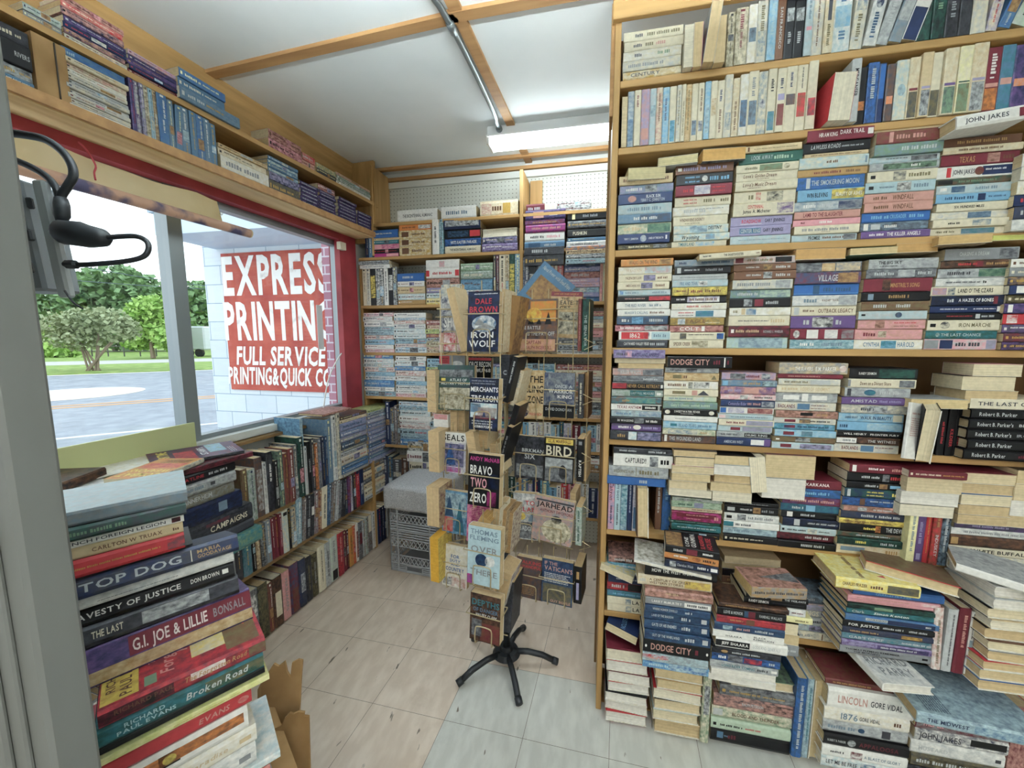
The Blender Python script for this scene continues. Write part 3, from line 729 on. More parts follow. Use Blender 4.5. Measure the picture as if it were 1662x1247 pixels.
# ------------------------------------------------------------------ shelves on the back wall
DB = 2.42
bs = empty('wall_shelf', (0, 0, 0)); tag(bs, 'pine shelf unit fixed to the pegboard of the back wall', 'shelf')
def bb_(name, x0, x1, y0, y1, z0, z1, m): return MB().box(((x0 + x1) / 2, (y0 + y1) / 2, (z0 + z1) / 2), (x1 - x0, y1 - y0, z1 - z0), None, .002).build(name, m, bs)
for x, z0, z1 in ((-1.487, 1.99, 2.565), (-.478, .1, 2.45), (.40, .1, 2.45)): bb_('upright', x, x + .022, DB, YB - .01, z0, z1, M_PINEZ)
bb_('upright', -1.60, -1.58, DB + .02, YB - .01, .1, 1.98, M_PINEZ)
bb_('upright', -.45, -.37, YB - .03, YB - .01, 2.0, 2.46, M_PINEZ)
for x0, x1, z in ((-1.465, -.48, 2.195), (-.456, .4, 2.195), (-1.58, -.48, 1.98), (-.456, .4, 1.98), (-1.58, -.48, 1.663), (-.456, .4, 1.663), (-1.58, -.48, 1.345), (-.456, .4, 1.345),
                  (-1.58, -.48, 1.04), (-.456, .4, .945), (-1.58, -.48, .70), (-.456, .4, .735), (-1.58, -.48, .36), (-.456, .4, .30)):
    bb_('shelf', x0, x1, DB, YB - .01, z - .02, z, M_PINEX)
gb = 'books on the back wall shelves'
B_ = "the back wall shelves"
stack("pile atop the back shelves beside a paper", 0, DB + .02, (645, 357), (710, 352), 342, 'wh x'.join(['1 ', '']) and '1 wh h THE_BICENTENNIAL_ALMANAC/ch/14-88/20-80', group=gb, z0=2.195, d=.15, k='h')
stack("row atop the back shelves", 0, DB + .02, (716, 351), (774, 346), 336, '1 wh h =/st/14-80', group=gb, z0=2.195, d=.15, k='h')
stack("row atop the back shelves, nearest the middle post", 0, DB + .02, (779, 345), (842, 340), 327, '1 cr+bg h ~/rs+cr/4-30 ~/go/60-80 =/br/32-56', group=gb, z0=2.195, d=.15, k='h')
for x0, x1, y, ln in ((854, 884, 342, '1 mr h =/lg/10-80'), (884, 904, 340, '1 cr x'), (903, 960, 338, '1 wh+ch\n1 lg+bk')):
    stack('clutter atop the back shelves past the middle post', 0, DB + .02, (x0, y), (x1, y - 3), y - 10, ln, group=gb, z0=2.196)
row('top back shelf', 0, DB, (593, 418), (605, 417), 384, '10 nv\n10 sb', group=gb, z0=1.98)
stack('first pile on the top back shelf', 0, DB, (607, 417), (648, 415), 374, '30 bl h\n10 bg\n14 tl\n20 pk ~/mg+pk/30-98\n16 bk\n14 mg ~/pk/50-98', group=gb, z0=1.98)
stack('gold-spined pile on the top back shelf', 0, DB, (649, 415), (701, 412), 365, '26 og ~/gy+wh/60-98 =/br/10-50\n34 go+cr ~/br/8-30 =/br/40-80\n34 go+cr ~/br/8-30 =/br/40-80\n40 go+cr ~/br/8-30 =/br/40-80', group=gb, z0=1.98, k='h', d=.15)
row('top back shelf', 0, DB, (702, 412), (720, 411), 357, '24 wh h =/ch/20-70\n14 lb+tl h', group=gb, z0=1.98, frm='the gold-spined pile', d=.15)
stack('dark pile on the top back shelf', 0, DB, (721, 411), (780, 408), 355, '52 nv h ~/lg+bk/4-96/10-90\n46 bk h ~/rd/70-98 ~/db+bk/8-66\n34 bl+nv h WITS_EASTER_PARADE/wh/16-88/10-90\n36 cr h THE_BICENTENNIAL_ALMANAC/ch/14-88/20-80', group=gb, z0=1.98, k='h', d=.15)
stack('pale pile on the top back shelf', 0, DB, (782, 408), (840, 405), 372, '34 cr P h\n28 nv+lv h\n32 pp+lv h', group=gb, z0=1.98, k='h', d=.14)
stack('purple pile on the top back shelf', 0, DB, (852, 401), (917, 398), 342, '44 pp+nv h ~/rs/20-46 ~/wh/60-80/30-80\n22 mr+pp h =/tn/20-80\n34 mg+pp h =/rs/16-90\n40 wh h =/ch/14-50 =/pk/56-90\n36 sb h ~/db/10-40 =/lg/50-80', group=gb, z0=1.98, k='h', d=.15)
stack('black pile on the top back shelf', 0, DB, (920, 398), (984, 394), 344, '42 bk h ~/py/12-20 =/gy/40-80\n34 ch+gy h\n42 bk h PUSHKIN/cr/14-50/15-85\n16 sb h\n28 lg+wh h =/ch/10-80', group=gb, z0=1.98, k='h', d=.15)
stack('flat pair on the second back shelf', 0, DB - .02, (582, 434), (632, 434), 424, '1 lg+ch =/ch/10-90\n1 wh+lg =/gy/10-80', group=gb, z0=1.905, d=.13)
row('second back shelf', 0, DB, (590, 496), (645, 494), 436, '10 cr\n10 cr+lg\n14 bk ~/yl+bk/20-80\n10 wh+ch\n12 bk+lg\n10 wh =/ch/10-90\n12 bk ~/wh+bk/20-60\n10 ch+lg', group=gb, z0=1.663)
stack('blue-topped pile on the second back shelf', 0, DB, (646, 492), (690, 490), 444, '30 bl h =/lg/20-60\n20 wh h\n26 bg h\n24 lb+wh h\n18 tn h', group=gb, z0=1.663, k='h')
stack('rose pile on the second back shelf', 0, DB, (692, 490), (746, 487), 422, '34 wh h ~/pk+lg/40-56\n36 wh h ~/rd/0-10 ~/rd/88-100 =/rd/20-80\n36 rs+br h\n20 lv\n20 lb+wh\n24 yl+cr', group=gb, z0=1.663, k='h')
stack('green pile on the second back shelf', 0, DB, (748, 486), (800, 483), 428, '26 gn+pg h\n26 gn+lg h =/cr/10-70\n36 sk+sb h\n16 wh+gy\n30 lg+tn', group=gb, z0=1.663, k='h')
row('second back shelf', 0, DB, (801, 484), (845, 481), 414, '8 ch\n10 ch+mr\n20 cr\n12 cr+tn\n18 dg+bk ~/yl+dg/20-80\n18 sb+lb', group=gb, z0=1.663, frm='the green pile')
row('second back shelf past the middle post', 0, DB, (848, 486), (914, 482), 418, '14 nv+gy\n14 bk ~/wh+bk/30-80 H90\n14 bk+ch =/lg/10-60\n16 bk =/lg/10-60\n14 cr\n12 rd+rs =/lg/10-60', group=gb, z0=1.663, frm='the middle post')
stack('lavender pile on the second back shelf', 0, DB, (915, 484), (973, 481), 426, '18 nv\n20 lv+db\n24 rs+mr =/lg/20-70\n18 lv+rs\n18 rs+lv\n20 lb+sb\n18 lv+sb\n18 bl+sb', group=gb, z0=1.663)
row('second back shelf', 0, DB, (973, 482), (990, 480), 424, '10 rs\n14 pg+bg\n12 db', group=gb, z0=1.663, frm='the lavender pile')
stack('flat pair above the lavender pile', 0, DB - .02, (917, 424), (985, 418), 400, '16 sb+og\n20 bg+br\n20 ch+lg\n24 lb+st', group=gb, z0=1.882, d=.13)
stack('dark pair on the second back shelf', 0, DB - .02, (850, 418), (915, 414), 402, '14 ch+bk =/lg/20-60\n18 bk+ch', group=gb, z0=1.88, d=.13)
def mess(pal, n, seed, P=0.0):
    r = random.Random(seed); return '\n'.join('%d %s%s o%d' % (r.randint(12, 24), r.choice(pal), ' P' if r.random() < P else '', r.randint(-6, 6)) for _ in range(n))
BLU = ['wh', 'lb+wh', 'sk+lb', 'wh+sk', 'lb+sb', 'wh+lb', 'bl+sk', 'wh+lg', 'lb+st', 'pk+wh', 'wh+rs']
MIX = ['wh+lg', 'lb+sb', 'rs+cr', 'bk+gy', 'nv+lv', 'cr', 'mr+rs', 'tl+sk', 'lg+ch', 'pk+rs', 'lm+gn', 'cr+ol']
for i, (x0, x1, yb, yt, z, pal, nn) in enumerate(((592, 640, 569, 508, 1.345, BLU, 9), (640, 692, 569, 508, 1.345, BLU + ['rd+wh'], 9), (692, 750, 569, 520, 1.345, MIX, 8), (770, 830, 570, 515, 1.345, MIX, 8), (846, 905, 571, 512, 1.345, MIX, 8), (905, 985, 571, 506, 1.345, MIX, 10),
        (592, 641, 642, 574, 1.04, BLU, 9), (642, 692, 643, 578, 1.04, BLU, 9), (693, 760, 643, 582, 1.04, BLU + MIX, 8), (762, 838, 643, 590, 1.04, MIX, 8),
        (838, 900, 672, 590, .945, MIX, 9), (900, 984, 672, 592, .945, MIX, 10), (648, 700, 716, 652, .70, BLU, 9), (700, 760, 716, 660, .70, BLU + MIX, 8), (764, 834, 716, 670, .70, MIX, 6), (944, 984, 763, 738, .60, ['bk', 'br+tn', 'wh', 'bg'], 4))):
    stack('%s pile on the lower back shelves' % ORD[i], 0, DB, (x0, yb), (x1, yb), yt, mess(pal, nn, i * 7 + 3), group=gb, z0=z)
row('lower back shelf by the crate', 0, DB, (627, 716), (650, 716), 655, filler(['sb+ch', 'gy+bk', 'nv', 'br+gy'], 4, 5), group=gb, z0=.70, frm='the window end')
row('low back shelf', 0, DB, (848, 735), (984, 736), 684, filler(['wh', 'lv+wh', 'tl+nv', 'wh+cr', 'mr', 'sk', 'lb+sk', 'sb', 'sk+wh', 'bl+lb'], 12, 9), group=gb, z0=.735, frm='the rack')
row('low back shelf', 0, DB, (826, 870), (990, 886), 775, filler(['wh', 'mr+rs', 'yl+bg', 'pk+mg', 'lv', 'rs', 'wh+lg', 'tl+sk', 'dg+bk', 'sk', 'sb', 'nv', 'rd'], 15, 11, H=(80, 104)), group=gb, z0=.30, frm='the rack')
row('low back shelf by the crate', 0, DB, (600, 800), (700, 800), 740, filler(['bk+gy', 'ch', 'sb+bk', 'gy', 'nv+ch', 'br+bk'], 9, 21), group=gb, z0=.36, frm='the window end')
stack('white-spined pile behind the crate', 0, DB - .03, (662, 762), (705, 762), 718, mess(['rd+wh', 'wh', 'bk+wh', 'wh+lg', 'cr'], 5, 4), group=gb, z0=.36)
# ------------------------------------------------------------------ overhead shelf above the window
DO = 1.64
oh = empty('overhead_shelf', (0, 0, 0)); tag(oh, 'two-tier pine shelf running above the shop window up to the ceiling', 'shelf')
M_PINEL = wood('pine_run', WOOD1, WOOD2, 'y')
def lpart(root, name, s0, s1, l0, l1, z0, z1, m):
    mb = MB(); wbox(mb, s0, s1, l0, l1, z0, z1); return mb.build(name, m, root)
lpart(oh, 'lower_shelf', -.6, 2.36, DO, LW + .02, 2.113, 2.135, M_PINEL)
lpart(oh, 'front_edge', -.6, 2.36, DO - .012, DO, 2.108, 2.140, M_BROWN)
lpart(oh, 'underside_board', -.6, 2.3, DO, LW - .02, 2.105, 2.113, wood('pale_pine_run', hx('c9ac7c'), hx('e3cb9c'), 'y'))
lpart(oh, 'upper_shelf', -.6, 2.36, DO, LW + .02, 2.313, 2.333, M_PINEL)
lpart(oh, 'back_board', -.6, 2.36, LW + .0, LW + .02, 2.15, 2.6, M_PINEL)
lpart(oh, 'end_panel', 2.315, 2.335, DO - .005, LW + .02, 2.08, 2.595, M_PINEZ)
go_ = 'books on the overhead shelf'
ov = 'the overhead shelf'
# lower tier
stack('pile at the near end of the overhead shelf', YL, DO, (2, 120), (60, 152), 32, '40 bk+ch\n60 bk RIVERS/lg/50-94/20-80\n30 ch+lg\n20 sb', group=go_, z0=2.136, d=.15)
stack('cream-spined pile on the overhead shelf', YL, DO, (115, 181), (216, 219), 78, '34 sb+bl =/lb/4-20\n20 cr+bg\n20 cr+rs\n20 wh+cr\n18 cr+lg\n18 lg\n18 lg+cr\n18 wh+lg\n18 lg+cr\n18 cr+lg\n18 wh', group=go_, z0=2.136)
row(ov, YL, DO, (218, 220), (262, 236), 130, '10 nv+pp\n10 pp+lg\n9 lv+ch\n10 cr+ol\n10 lb+sk\n8 bg+br', group=go_, z0=2.136, frm='the cream-spined pile')
row(ov, YL, DO, (262, 237), (356, 271), 155, '16 sb+bl H104\n10 sb+st H100\n12 sb L3 H98\n14 sb+st H100\n12 sb\n14 sb+bl\n12 sb+st\n12 sb H96', group=go_, z0=2.136, frm='the mixed thin spines')
stack('cream box-set pile on the overhead shelf', YL, DO, (358, 273), (437, 303), 232, '16 bg+tn\n26 cr+bg\n50 wh+cr =/gy/10-80\n10 wh', group=go_, z0=2.136)
stack('pale blue pile on the overhead shelf', YL, DO, (438, 303), (487, 322), 252, '10 sb\n10 sb+lb\n10 sb\n10 sb+lb\n22 nv+lv =/lv/10-60\n30 ch+ol', group=go_, z0=2.136)
for i, (x0, y0, x1, y1, yt, nn) in enumerate(((488, 322, 518, 334, 292, 6), (519, 334, 546, 345, 297, 7), (550, 346, 580, 358, 318, 7), (581, 358, 604, 367, 341, 5))):
    stack('%s navy pile on the overhead shelf' % ORD[i], YL, DO, (x0, y0), (x1, y1), yt, ('18 mr+rs\n' if i == 1 else '') + '\n'.join(['10 nv+pp =/lg/10-90'] * nn), group=go_, z0=2.136)
# upper tier
stack('near pile on the top tier of the overhead shelf', YL, DO, (40, 22), (104, 58), 2, '14 lg+gn\n12 gy', group=go_, z0=2.334)
stack('red and navy pile on the overhead top tier', YL, DO, (106, 55), (208, 108), -10, '20 rs+mr\n18 rd+rs\n20 rs+nv\n20 nv+pp\n18 nv\n16 nv+rs\n16 cr+gy', group=go_, z0=2.334)
stack('long navy pile on the overhead top tier', YL, DO, (209, 104), (290, 150), 78, '14 rs+lv\n14 nv+pp\n14 pp+nv\n14 nv\n12 mr', group=go_, z0=2.334)
stack('blue omnibus pile on the overhead top tier', YL, DO - .01, (291, 150), (368, 190), 108, '26 sb+bl\n26 sb\n34 sb+st e60 o30', group=go_, z0=2.334)
stack('red thin pile on the overhead top tier', YL, DO, (436, 226), (490, 254), 208, '10 rs+mr\n10 pk+mr', group=go_, z0=2.334)
stack('second thin pile on the overhead top tier', YL, DO, (491, 254), (512, 266), 246, '10 rd+rs\n8 rs', group=go_, z0=2.334)
stack('green thin pile on the overhead top tier', YL, DO, (514, 266), (546, 284), 262, '8 gn+bg\n8 ch', group=go_, z0=2.334)
stack('far thin pile on the overhead top tier', YL, DO, (547, 284), (602, 313), 278, '8 rs+bg\n10 gy+gn\n10 lg+gn\n10 wh', group=go_, z0=2.334)
# open carton at the near end of the overhead shelf
oc = empty('cardboard_carton', (0, 0, 0)); tag(oc, 'open brown cardboard carton at the near end of the overhead shelf', 'carton')
M_CARD = noisy(mat('cardboard', hx('94744a'), .85), hx('85663f'), hx('a38258'), 9, (1, 1, 1), .35, .65, 4, .3)
sA = at(62, 150, YL, DO).dot(XL); sB = at(116, 165, YL, DO).dot(XL)
m_ = MB(); wbox(m_, sA, sB, DO + .0, DO + .005, 2.137, 2.30); wbox(m_, sA, sA + .004, DO, DO + .13, 2.137, 2.30); wbox(m_, sB - .004, sB, DO, DO + .13, 2.137, 2.30); wbox(m_, sA, sB, DO + .125, DO + .13, 2.137, 2.30); wbox(m_, sA, sB, DO, DO + .13, 2.136, 2.139)
m_.build('box', M_CARD, oc)
m_ = MB(); wbox(m_, sA + .045, sA + .048, DO - .003, DO + .0, 2.145, 2.298); m_.build('seam', M_DARK, oc)
# ------------------------------------------------------------------ low bookcase under the window
DL = 1.62
lb_ = empty('low_bookcase', (0, 0, 0)); tag(lb_, 'low three-shelf bookcase running under the shop window', 'bookcase')
M_DKL = wood('dark_pine_run', hx('6e5636'), hx('876b45'), 'y')
for z in (.364, .607): lpart(lb_, 'shelf', .2, 2.16, DL + .012, LW + .0, z - .022, z, M_DKL)
lpart(lb_, 'base', .2, 2.2, DL + .03, LW + .0, .001, .012, M_BROWN)
lpart(lb_, 'end_panel', 2.16, 2.18, DL, LW, .0, .62, M_PINEZ)
lpart(lb_, 'top_board', .2, 2.14, LW - .045, LW + .0, .93, .945, M_DKL)
gl_ = 'hardcovers in the low bookcase'
def lrow(ph, p0, p1, txt, z, h, **kw):
    a = at(*p0, YL, DL)
    n0 = len(BOOKS); yt = p0[1] - 60
    row(ph, YL, DL, p0, p1, yt, txt, k='h', d=kw.pop('d', .14), group=gl_, z0=z, frm=kw.pop('frm', 'the near end'), **kw)
    f = h / (at(p0[0], yt, YL, DL).z - z)
    for b in BOOKS[n0:]:
        dl = b['L'] * (f - 1); b['L'] *= f; b['M'].translation = b['M'].translation + UP * dl / 2
lrow("low bookcase's bottom row", (374, 1062), (632, 874), '''
22 pp+nv =/lv/10-80
24 bk =/wh/10-60 H104
26 gy+bk ~/wh+bk/10-50 ~/mr/60-96 H108
24 bk+ol ~/ol+bk/10-80 H108
14 br+mr H100
26 bk+br ~/cr/30-80 H102
22 rs+pk PERSUADERS/gy/14-84/20-80 H102
28 mr+db ~/br+mr/50-98 H106
22 nv+ch ~/lg+nv/30-70 H104
20 bk+ch =/ol/20-80
20 bk+ol =/gy/20-70 H98
26 cr =/bk/10-80/25-75 H106
20 lg+gy =/ch/20-80 H104
30 lg+pg ~/bk/76-98 =/gy/10-60 H108
22 rd+mr =/rs/10-70 H106
14 mr H104
12 bk+mr
18 go+og =/br/20-70
12 og+rd
12 wh ~/mr+rs/20-90
18 gy+ch ~/mr/30-60
14 gy+lg H98
12 lg+gn
24 gy+br ~/cr/0-46 H100
18 lg+wh H102
12 gy
18 nv
16 nv+bk
12 nv
14 lg''', .013, .252)
lrow("low bookcase's middle row", (398, 937), (592, 812), '''
22 tl+st H90
10 bk H92
12 br+bg H86
14 bk+gy H90
16 gy+st H92
10 mr H92
10 mr H92
10 mr H94
18 cr+lb ~/bk/4-12 H96
10 bk H94
14 bg+sb H92
18 lb+sb =/wh/10-80 L4 H108
12 gy+br L5 H100
14 bk+ch L5 H104
14 ch+bk ~/wh/30-50 L5 H102
16 gy+mr L4 H106
12 mr+tn L4
22 cr =/ch/20-80 L5 H106
14 sb+nv L6 H104
16 gy+br L8 H108
14 lg+gy L8 H104
14 ch+gy =/lg/10-60 L7
16 bk+ch =/gy/10-70 L4
14 bk+db
12 pp+mr L3
10 wh+lv =/bk/10-80
16 bk+ch
20 rd+mr HELL/pk/14-40/20-80 ~/nv/0-10 H106
18 nv ~/lg+nv/40-70 H106''', .366, .228)
stack("pile at the far end of low bookcase's middle row", YL, DL + .01, (592, 812), (630, 789), 752, mess(['lg', 'bg+cr', 'gy+br', 'cr', 'nv', 'ch+gy', 'tn'], 7, 31), k='h', group=gl_, z0=.366, d=.14)
lrow("low bookcase's top row", (398, 862), (536, 792), '''
16 br+ol H96
18 lg+gn H92
20 ch+br ~/br+lg/20-90 H108
10 lg+wh H96
18 bk+ch =/wh/20-50 H112
12 bk H92
14 ch+gn H108
14 br+mr H100
18 mr+br H106
12 gy+bk H110
20 bk+dg H122
10 lg
14 bk LESSONS/lg/24-70/20-80 H108
12 ch+bk H112
10 br+og
12 ch+gy H108
12 bk+nv H110
14 nv+db H108''', .609, .262, d=.15)
gL = 'large-format books on the low bookcase'
lrow("low bookcase's top row", (534, 792), (556, 779), '''
16 st+sb H100 D170
12 lg+wh H104 D170
10 cr+gy H106 D170''', .609, .375, d=.17, frm='the dark blue spine')
stack('large grey-blue pile in front of the window', YL, DL - .01, (556, 779), (598, 757), 676, '''
14 br+ch e4 o6
12 bg+cr
30 lv+sb =/db/10-80
24 sb+lv
20 gy+lv
24 ch+sb
14 gy+ch
14 lg+gy
34 lg+bg o-3
16 sb+db
16 sb+bl
12 gy''', k='h', group=gL, z0=.609, d=.17)
stack('large lavender pile nearest the red window post', YL, DL - .0, (600, 754), (642, 730), 666, '''
8 lm+gn
12 lg+sb
14 lv+st
14 lv+lg
12 sb+lv
14 lv+st
14 lv+sb
14 sb+lv
14 lv+st
14 sb+nv
14 lv+sb
14 sb+lv
12 sb+st
14 lv+sb''', k='h', group=gL, z0=.609, d=.17)
def flat(p, yw, L, t, d, k, spec, place, tilt=(0, 0), grp=gL, pc=None, noun=None):
    rot = Matrix.Rotation(math.radians(yw), 3, 'Z') @ Matrix.Rotation(math.radians(tilt[0]), 3, 'Y') @ Matrix.Rotation(math.radians(tilt[1]), 3, 'X')
    X, Y, Z = (rot @ Vector(v) for v in ((1, 0, 0), (0, 1, 0), (0, 0, 1)))
    loose(k, basis(X, Y, Z, Vector(p)), L, t, d, spec, place, grp, pc=pc, noun=noun)
flat(wl(1.86, DL, 1.005), YL, .24, .012, .17, 'h', 'br+rs x cc:br+rs C:~/rs+br/10-60', 'lying on top of the large grey-blue pile')
# two large picture books standing with their covers to the window glass
X = Vector((0, 0, -1)); Y = (XL * -.93 + NL * .36).normalized()
q = at(516, 700, YL, DL + .02)
loose('h', basis(X, NL, X.cross(NL), wl(1.60, DL + .02, .87)), .30, .02, .17, 'sb+lb x cc:sb+sk', 'tall glossy blue, standing before the large grey-blue pile', gL)

_r = random.Random(8)
for z, hh, s1 in ((.013, .245, 1.235), (.366, .22, 1.24)):
    q = .24
    while q < s1 - .03:
        t = _r.uniform(.018, .036); h = hh * _r.uniform(.88, 1.05); c = _r.choice(['bk', 'nv', 'mr', 'gy', 'cr', 'br', 'lg+st', 'tl', 'ch'])
        add_book('h', h, t - .0008, .14, basis(-UP, NL, XL, wl(q, DL + _r.uniform(.0, .012), z + h / 2)), c, auto_elems(c, _r, h, t), place='behind the tower', want=.001); q += t
# ------------------------------------------------------------------ the leaning tower of hardcovers beside the doorway
YF = 56.0
XF, NF = axes(YF)
gf = 'hardcovers piled beside the doorway'
DF = atf(388, 885, .78).dot(NF)
def tower(lines):
    """each: right end x, top y and bottom y of the spine there, length, depth, set-back, twist, jacket"""
    z = None
    zs = [at(l[0], l[1], YF, DF + l[5]).z for l in lines]
    for i, (x, yt, yb, L, d, dD, yw, spec) in enumerate(lines):
        D = DF + dD; ex, ey = axes(YF + yw)
        a = at(x, yb, YF, D); zb = zs[i + 1] if i + 1 < len(lines) else a.z
        p = Vector((a.x, a.y, zb)) - ex * (L / 2)
        kind = 'p' if ' p' in spec else 'h'; ta = math.radians({0: 5, 1: 5, 2: 5, 3: 5, 4: 6, 5: 9, 6: 18, 7: 18, 8: 17, 9: 16, 10: 14}.get(i, 0))
        loose(kind, basis(ex, ey * math.cos(ta) - UP * math.sin(ta), UP * math.cos(ta) + ey * math.sin(ta), p), L, zs[i] - zb - .0006, d, spec, ORD[i] + ' down in the tower of hardcovers beside the doorway', gf)
tower([
    (305, 794, 815, .30, .22, .0, -2, 'gy+st x cc:lb+lg'),
    (303, 815, 834, .26, .19, .0, 1, 'ch+dg =/gn/30-70'),
    (299, 834, 846, .245, .17, .004, 0, 'wh LIFE_IN_THE_FRENCH_FOREIGN_LEGION/ch/10-92/12-88 ~/mr+bk/93-98'),
    (298, 846, 863, .24, .16, .004, 0, 'bg MY_KNEE/br/10-32/10-60 CARLTON_W_TRUAX/br/52-88/20-86 =/br/94-98'),
    (300, 863, 881, .24, .16, .002, 1, 'rd ~/ch+rd/90-100 IN_WARS/bk/10-36/15-85 =/go/42-86/30-70'),
    (314, 881, 896, .25, .16, .012, -1, 'bk =/go/10-50/70-90'),
    (388, 867, 894, .238, .16, 0, 1, 'nv+ch TOP_DOG/lg/5-68/12-92 ~/cr/69-69.6 MARIA/tn/73-88/50-90 GOODAVAGE/tn/73-95/10-48'),
    (380, 894, 911, .235, .16, .003, 0, 'lg+wh =/ch/20-64/6-30'),
    (381, 911, 934, .24, .16, .0, -1, 'bk TRAVESTY_OF_JUSTICE/wh/4-66/22-80 @DON_BROWN/wh/72-90/30-80 ~/wh/92-96/30-75'),
    (388, 934, 957, .235, .16, -.004, 0, 'ch+bk ~/lg+ch/40-80/4-96 THE_LAST/cr/14-30/10-92'),
    (409, 957, 985, .235, .16, -.012, 2, 'pp+nv p ~/mr/24-100/40-98 G.I._JOE_&_LILLIE/wh/26-70/44-94 BONSALL/gy/74-96/44-94 ~/bg+tn/0-100/0-36'),
    (431, 1032, 1056, .222, .155, -0.085, 0, 'mr+rd ~/bk+mr/0-40 ~/wh+rs/50-72/30-100 ~/ol+mr/88-100 @RICHARD_PAUL/br/8-40/40-90 *The_Forgotten_Road/tn/46-86/30-90 cc:mr+rd C:~/cr+yl/52-74/20-96 C:~/br+ol/74-97/6-94 C:^/rd+og/72-90/44-94 C:~/yl+go/1-21/4-84 C:RICHARD/br/3-9/20-70 C:PAUL_EVANS/br/10-18/8-80 C:*The/rs/26-31/40-56 C:*Forgotten/rs/32-42/14-84 C:*Road/rs/43-51/40-84 C:~/gn/24-31/6-22'),
    (428, 1056, 1080, .222, .155, -0.083, 0, 'tl+dg ~/dg+ol/60-100 @RICHARD/lb/14-36/50-94 @PAUL_EVANS/lb/10-42/6-46 *Broken_Road/lg/48-88/18-90'),
    (430, 1080, 1092, .23, .16, -0.081, 0, 'bk x'),
    (438, 1092, 1112, .235, .165, -0.089, 0, 'lm+py =/go/40-80/20-60'),
    (409, 1112, 1142, .22, .15, -0.081, 0, 'rd *EVANS/rs/64-84/20-80 o/rs+rd/90-98/20-80'),
    (403, 1142, 1172, .225, .15, -0.083, 0, 'wh ~/og+br/20-97/30-98 ~/bk/44-56/20-100 o/yl+br/46-54/30-90'),
    (417, 1172, 1200, .23, .155, -0.085, 0, 'wh+cr *Like_Paradise/bg/40-80/30-80 ~/bg/88-96/30-70'),
    (416, 1200, 1226, .23, .155, -0.085, 0, 'wh+lg @*Evans/ch/64-80/30-80 ~/gy/88-96/30-70'),
    (456, 1216, 1238, .235, .16, -0.095, -3, 'wh+lb @EVANS/bg/60-86/20-80'),
    (440, 1238, 1264, .225, .155, -0.095, 0, 'rs+rd =/tn/20-70'),
    (450, 1264, 1290, .235, .16, -0.095, 1, 'nv+lg'),
    (430, 1290, 1316, .235, .16, -0.095, 1, 'bk+mr'),
])
# torn carton: carries the tower, its ragged flaps stand up past it
ct = empty('torn_carton', (0, 0, 0)); tag(ct, 'torn brown cardboard carton with ragged flaps under the tower of hardcovers', 'carton')
zb = at(430, 1316, YF, DF - .09).z
cb = at(430, 1316, YF, DF - .09) - XF * .10 + NF * .10
MB().box((cb.x, cb.y, zb / 2 + .001), (.34, .34, zb - .006), (XF, NF, UP)).build('box', M_CARD, ct)
def ragged(name, pts, f, th=.005):
    front = [atf(x, y, f) for x, y in pts]; n = len(front); d = CF * th; d.z = 0
    mb = MB(); mb.add(front + [p + d for p in front], [tuple(range(n)), tuple(range(n, 2 * n))[::-1]] + [(k, n + k, n + (k + 1) % n, (k + 1) % n) for k in range(n)]); mb.build(name, M_CARD, ct)
ragged('flap', [(420, 1290), (424, 1112), (436, 1090), (444, 1078), (452, 1082), (462, 1074), (466, 1092), (471, 1100), (474, 1076), (484, 1071), (491, 1073), (489, 1098), (486, 1160), (484, 1290)], .99)
ragged('flap', [(436, 1300), (440, 1186), (456, 1178), (462, 1166), (470, 1158), (476, 1160), (484, 1156), (494, 1157), (493, 1163), (501, 1164), (503, 1247), (505, 1300)], .93)
ragged('flap', [(416, 1300), (418, 1120), (424, 1108), (430, 1130), (440, 1164), (440, 1300)], 1.02)
# second pile, on the low bookcase
gp = 'pile with the CAMPAIGNS book'
D2 = 1.45
P2 = 'pile in front of the low bookcase shelf'
s0 = at(382, 760, YL, D2).dot(XL)
stack(P2, YL, D2, (286, 800), (384, 765), 0, '''
22 bk o0 h RATLINE/rd/8-44/20-84 =/lg/52-86
26 gy+lg o-4 h ~/ch/54-62/30-80 =/st/12-44
30 ol+gy o-8 h MANNERHEIM/lg/8-60/20-90
46 nv+bk h o6 e20 ~/st/60-74/10-90
44 bk+ch h o40 e30 CAMPAIGNS/cr/30-90/8-70 ~/mr+ch/24-60/70-98
24 ch h o42 e30 BOUGHT_WITH_BLOOD/lg/10-60/20-84
40 tl+gn h o60 e40 f20 =/gn/30-80''', k='h', group=gp, z0=.609, zt=.965, d=.17)
def cov(s, L, z, yw, Lg, t, d, k, spec, place, noun=None, tilt=(0, 0)): flat(wl(s, L, z), YL + yw, Lg, t, d, k, spec, place, tilt, gp, None, noun)
cov(1.03, D2 + .0, .966, -4, .27, .022, .20, 'h', 'bk+mr x cc:br+ch C:~/bk+mr/4-60', 'large, just under the two bright magazines by the window')
cov(.90, D2 + .03, .966, 22, .19, .016, .13, 'p', 'bk x cc:gy', 'with white spine lettering, under the orange magazine by the window')
cov(1.01, D2 + .05, .989, -26, .27, .012, .21, 'm', 'ch+bk x cc:nv+mr C:WARTIME/yl/8-22/10-90 C:~/rd+mr/26-48/4-70 C:STAMPS/wh/52-62/20-80 C:~/gn+sk/64-84/30-96 C:==/lg/86-94/10-60', 'blue and red cover, topmost by the window beside the orange one')
cov(.90, D2 - .01, .989, 18, .21, .016, .15, 'm', 'cr+gy x cc:og+go C:COMBAT/yl/8-26/8-92 C:WEAPONS/yl/28-44/8-92 C:~/rd+og/48-72/6-94 C:==/bk/74-92/10-80', 'orange cover with yellow lettering, topmost in front of the window')
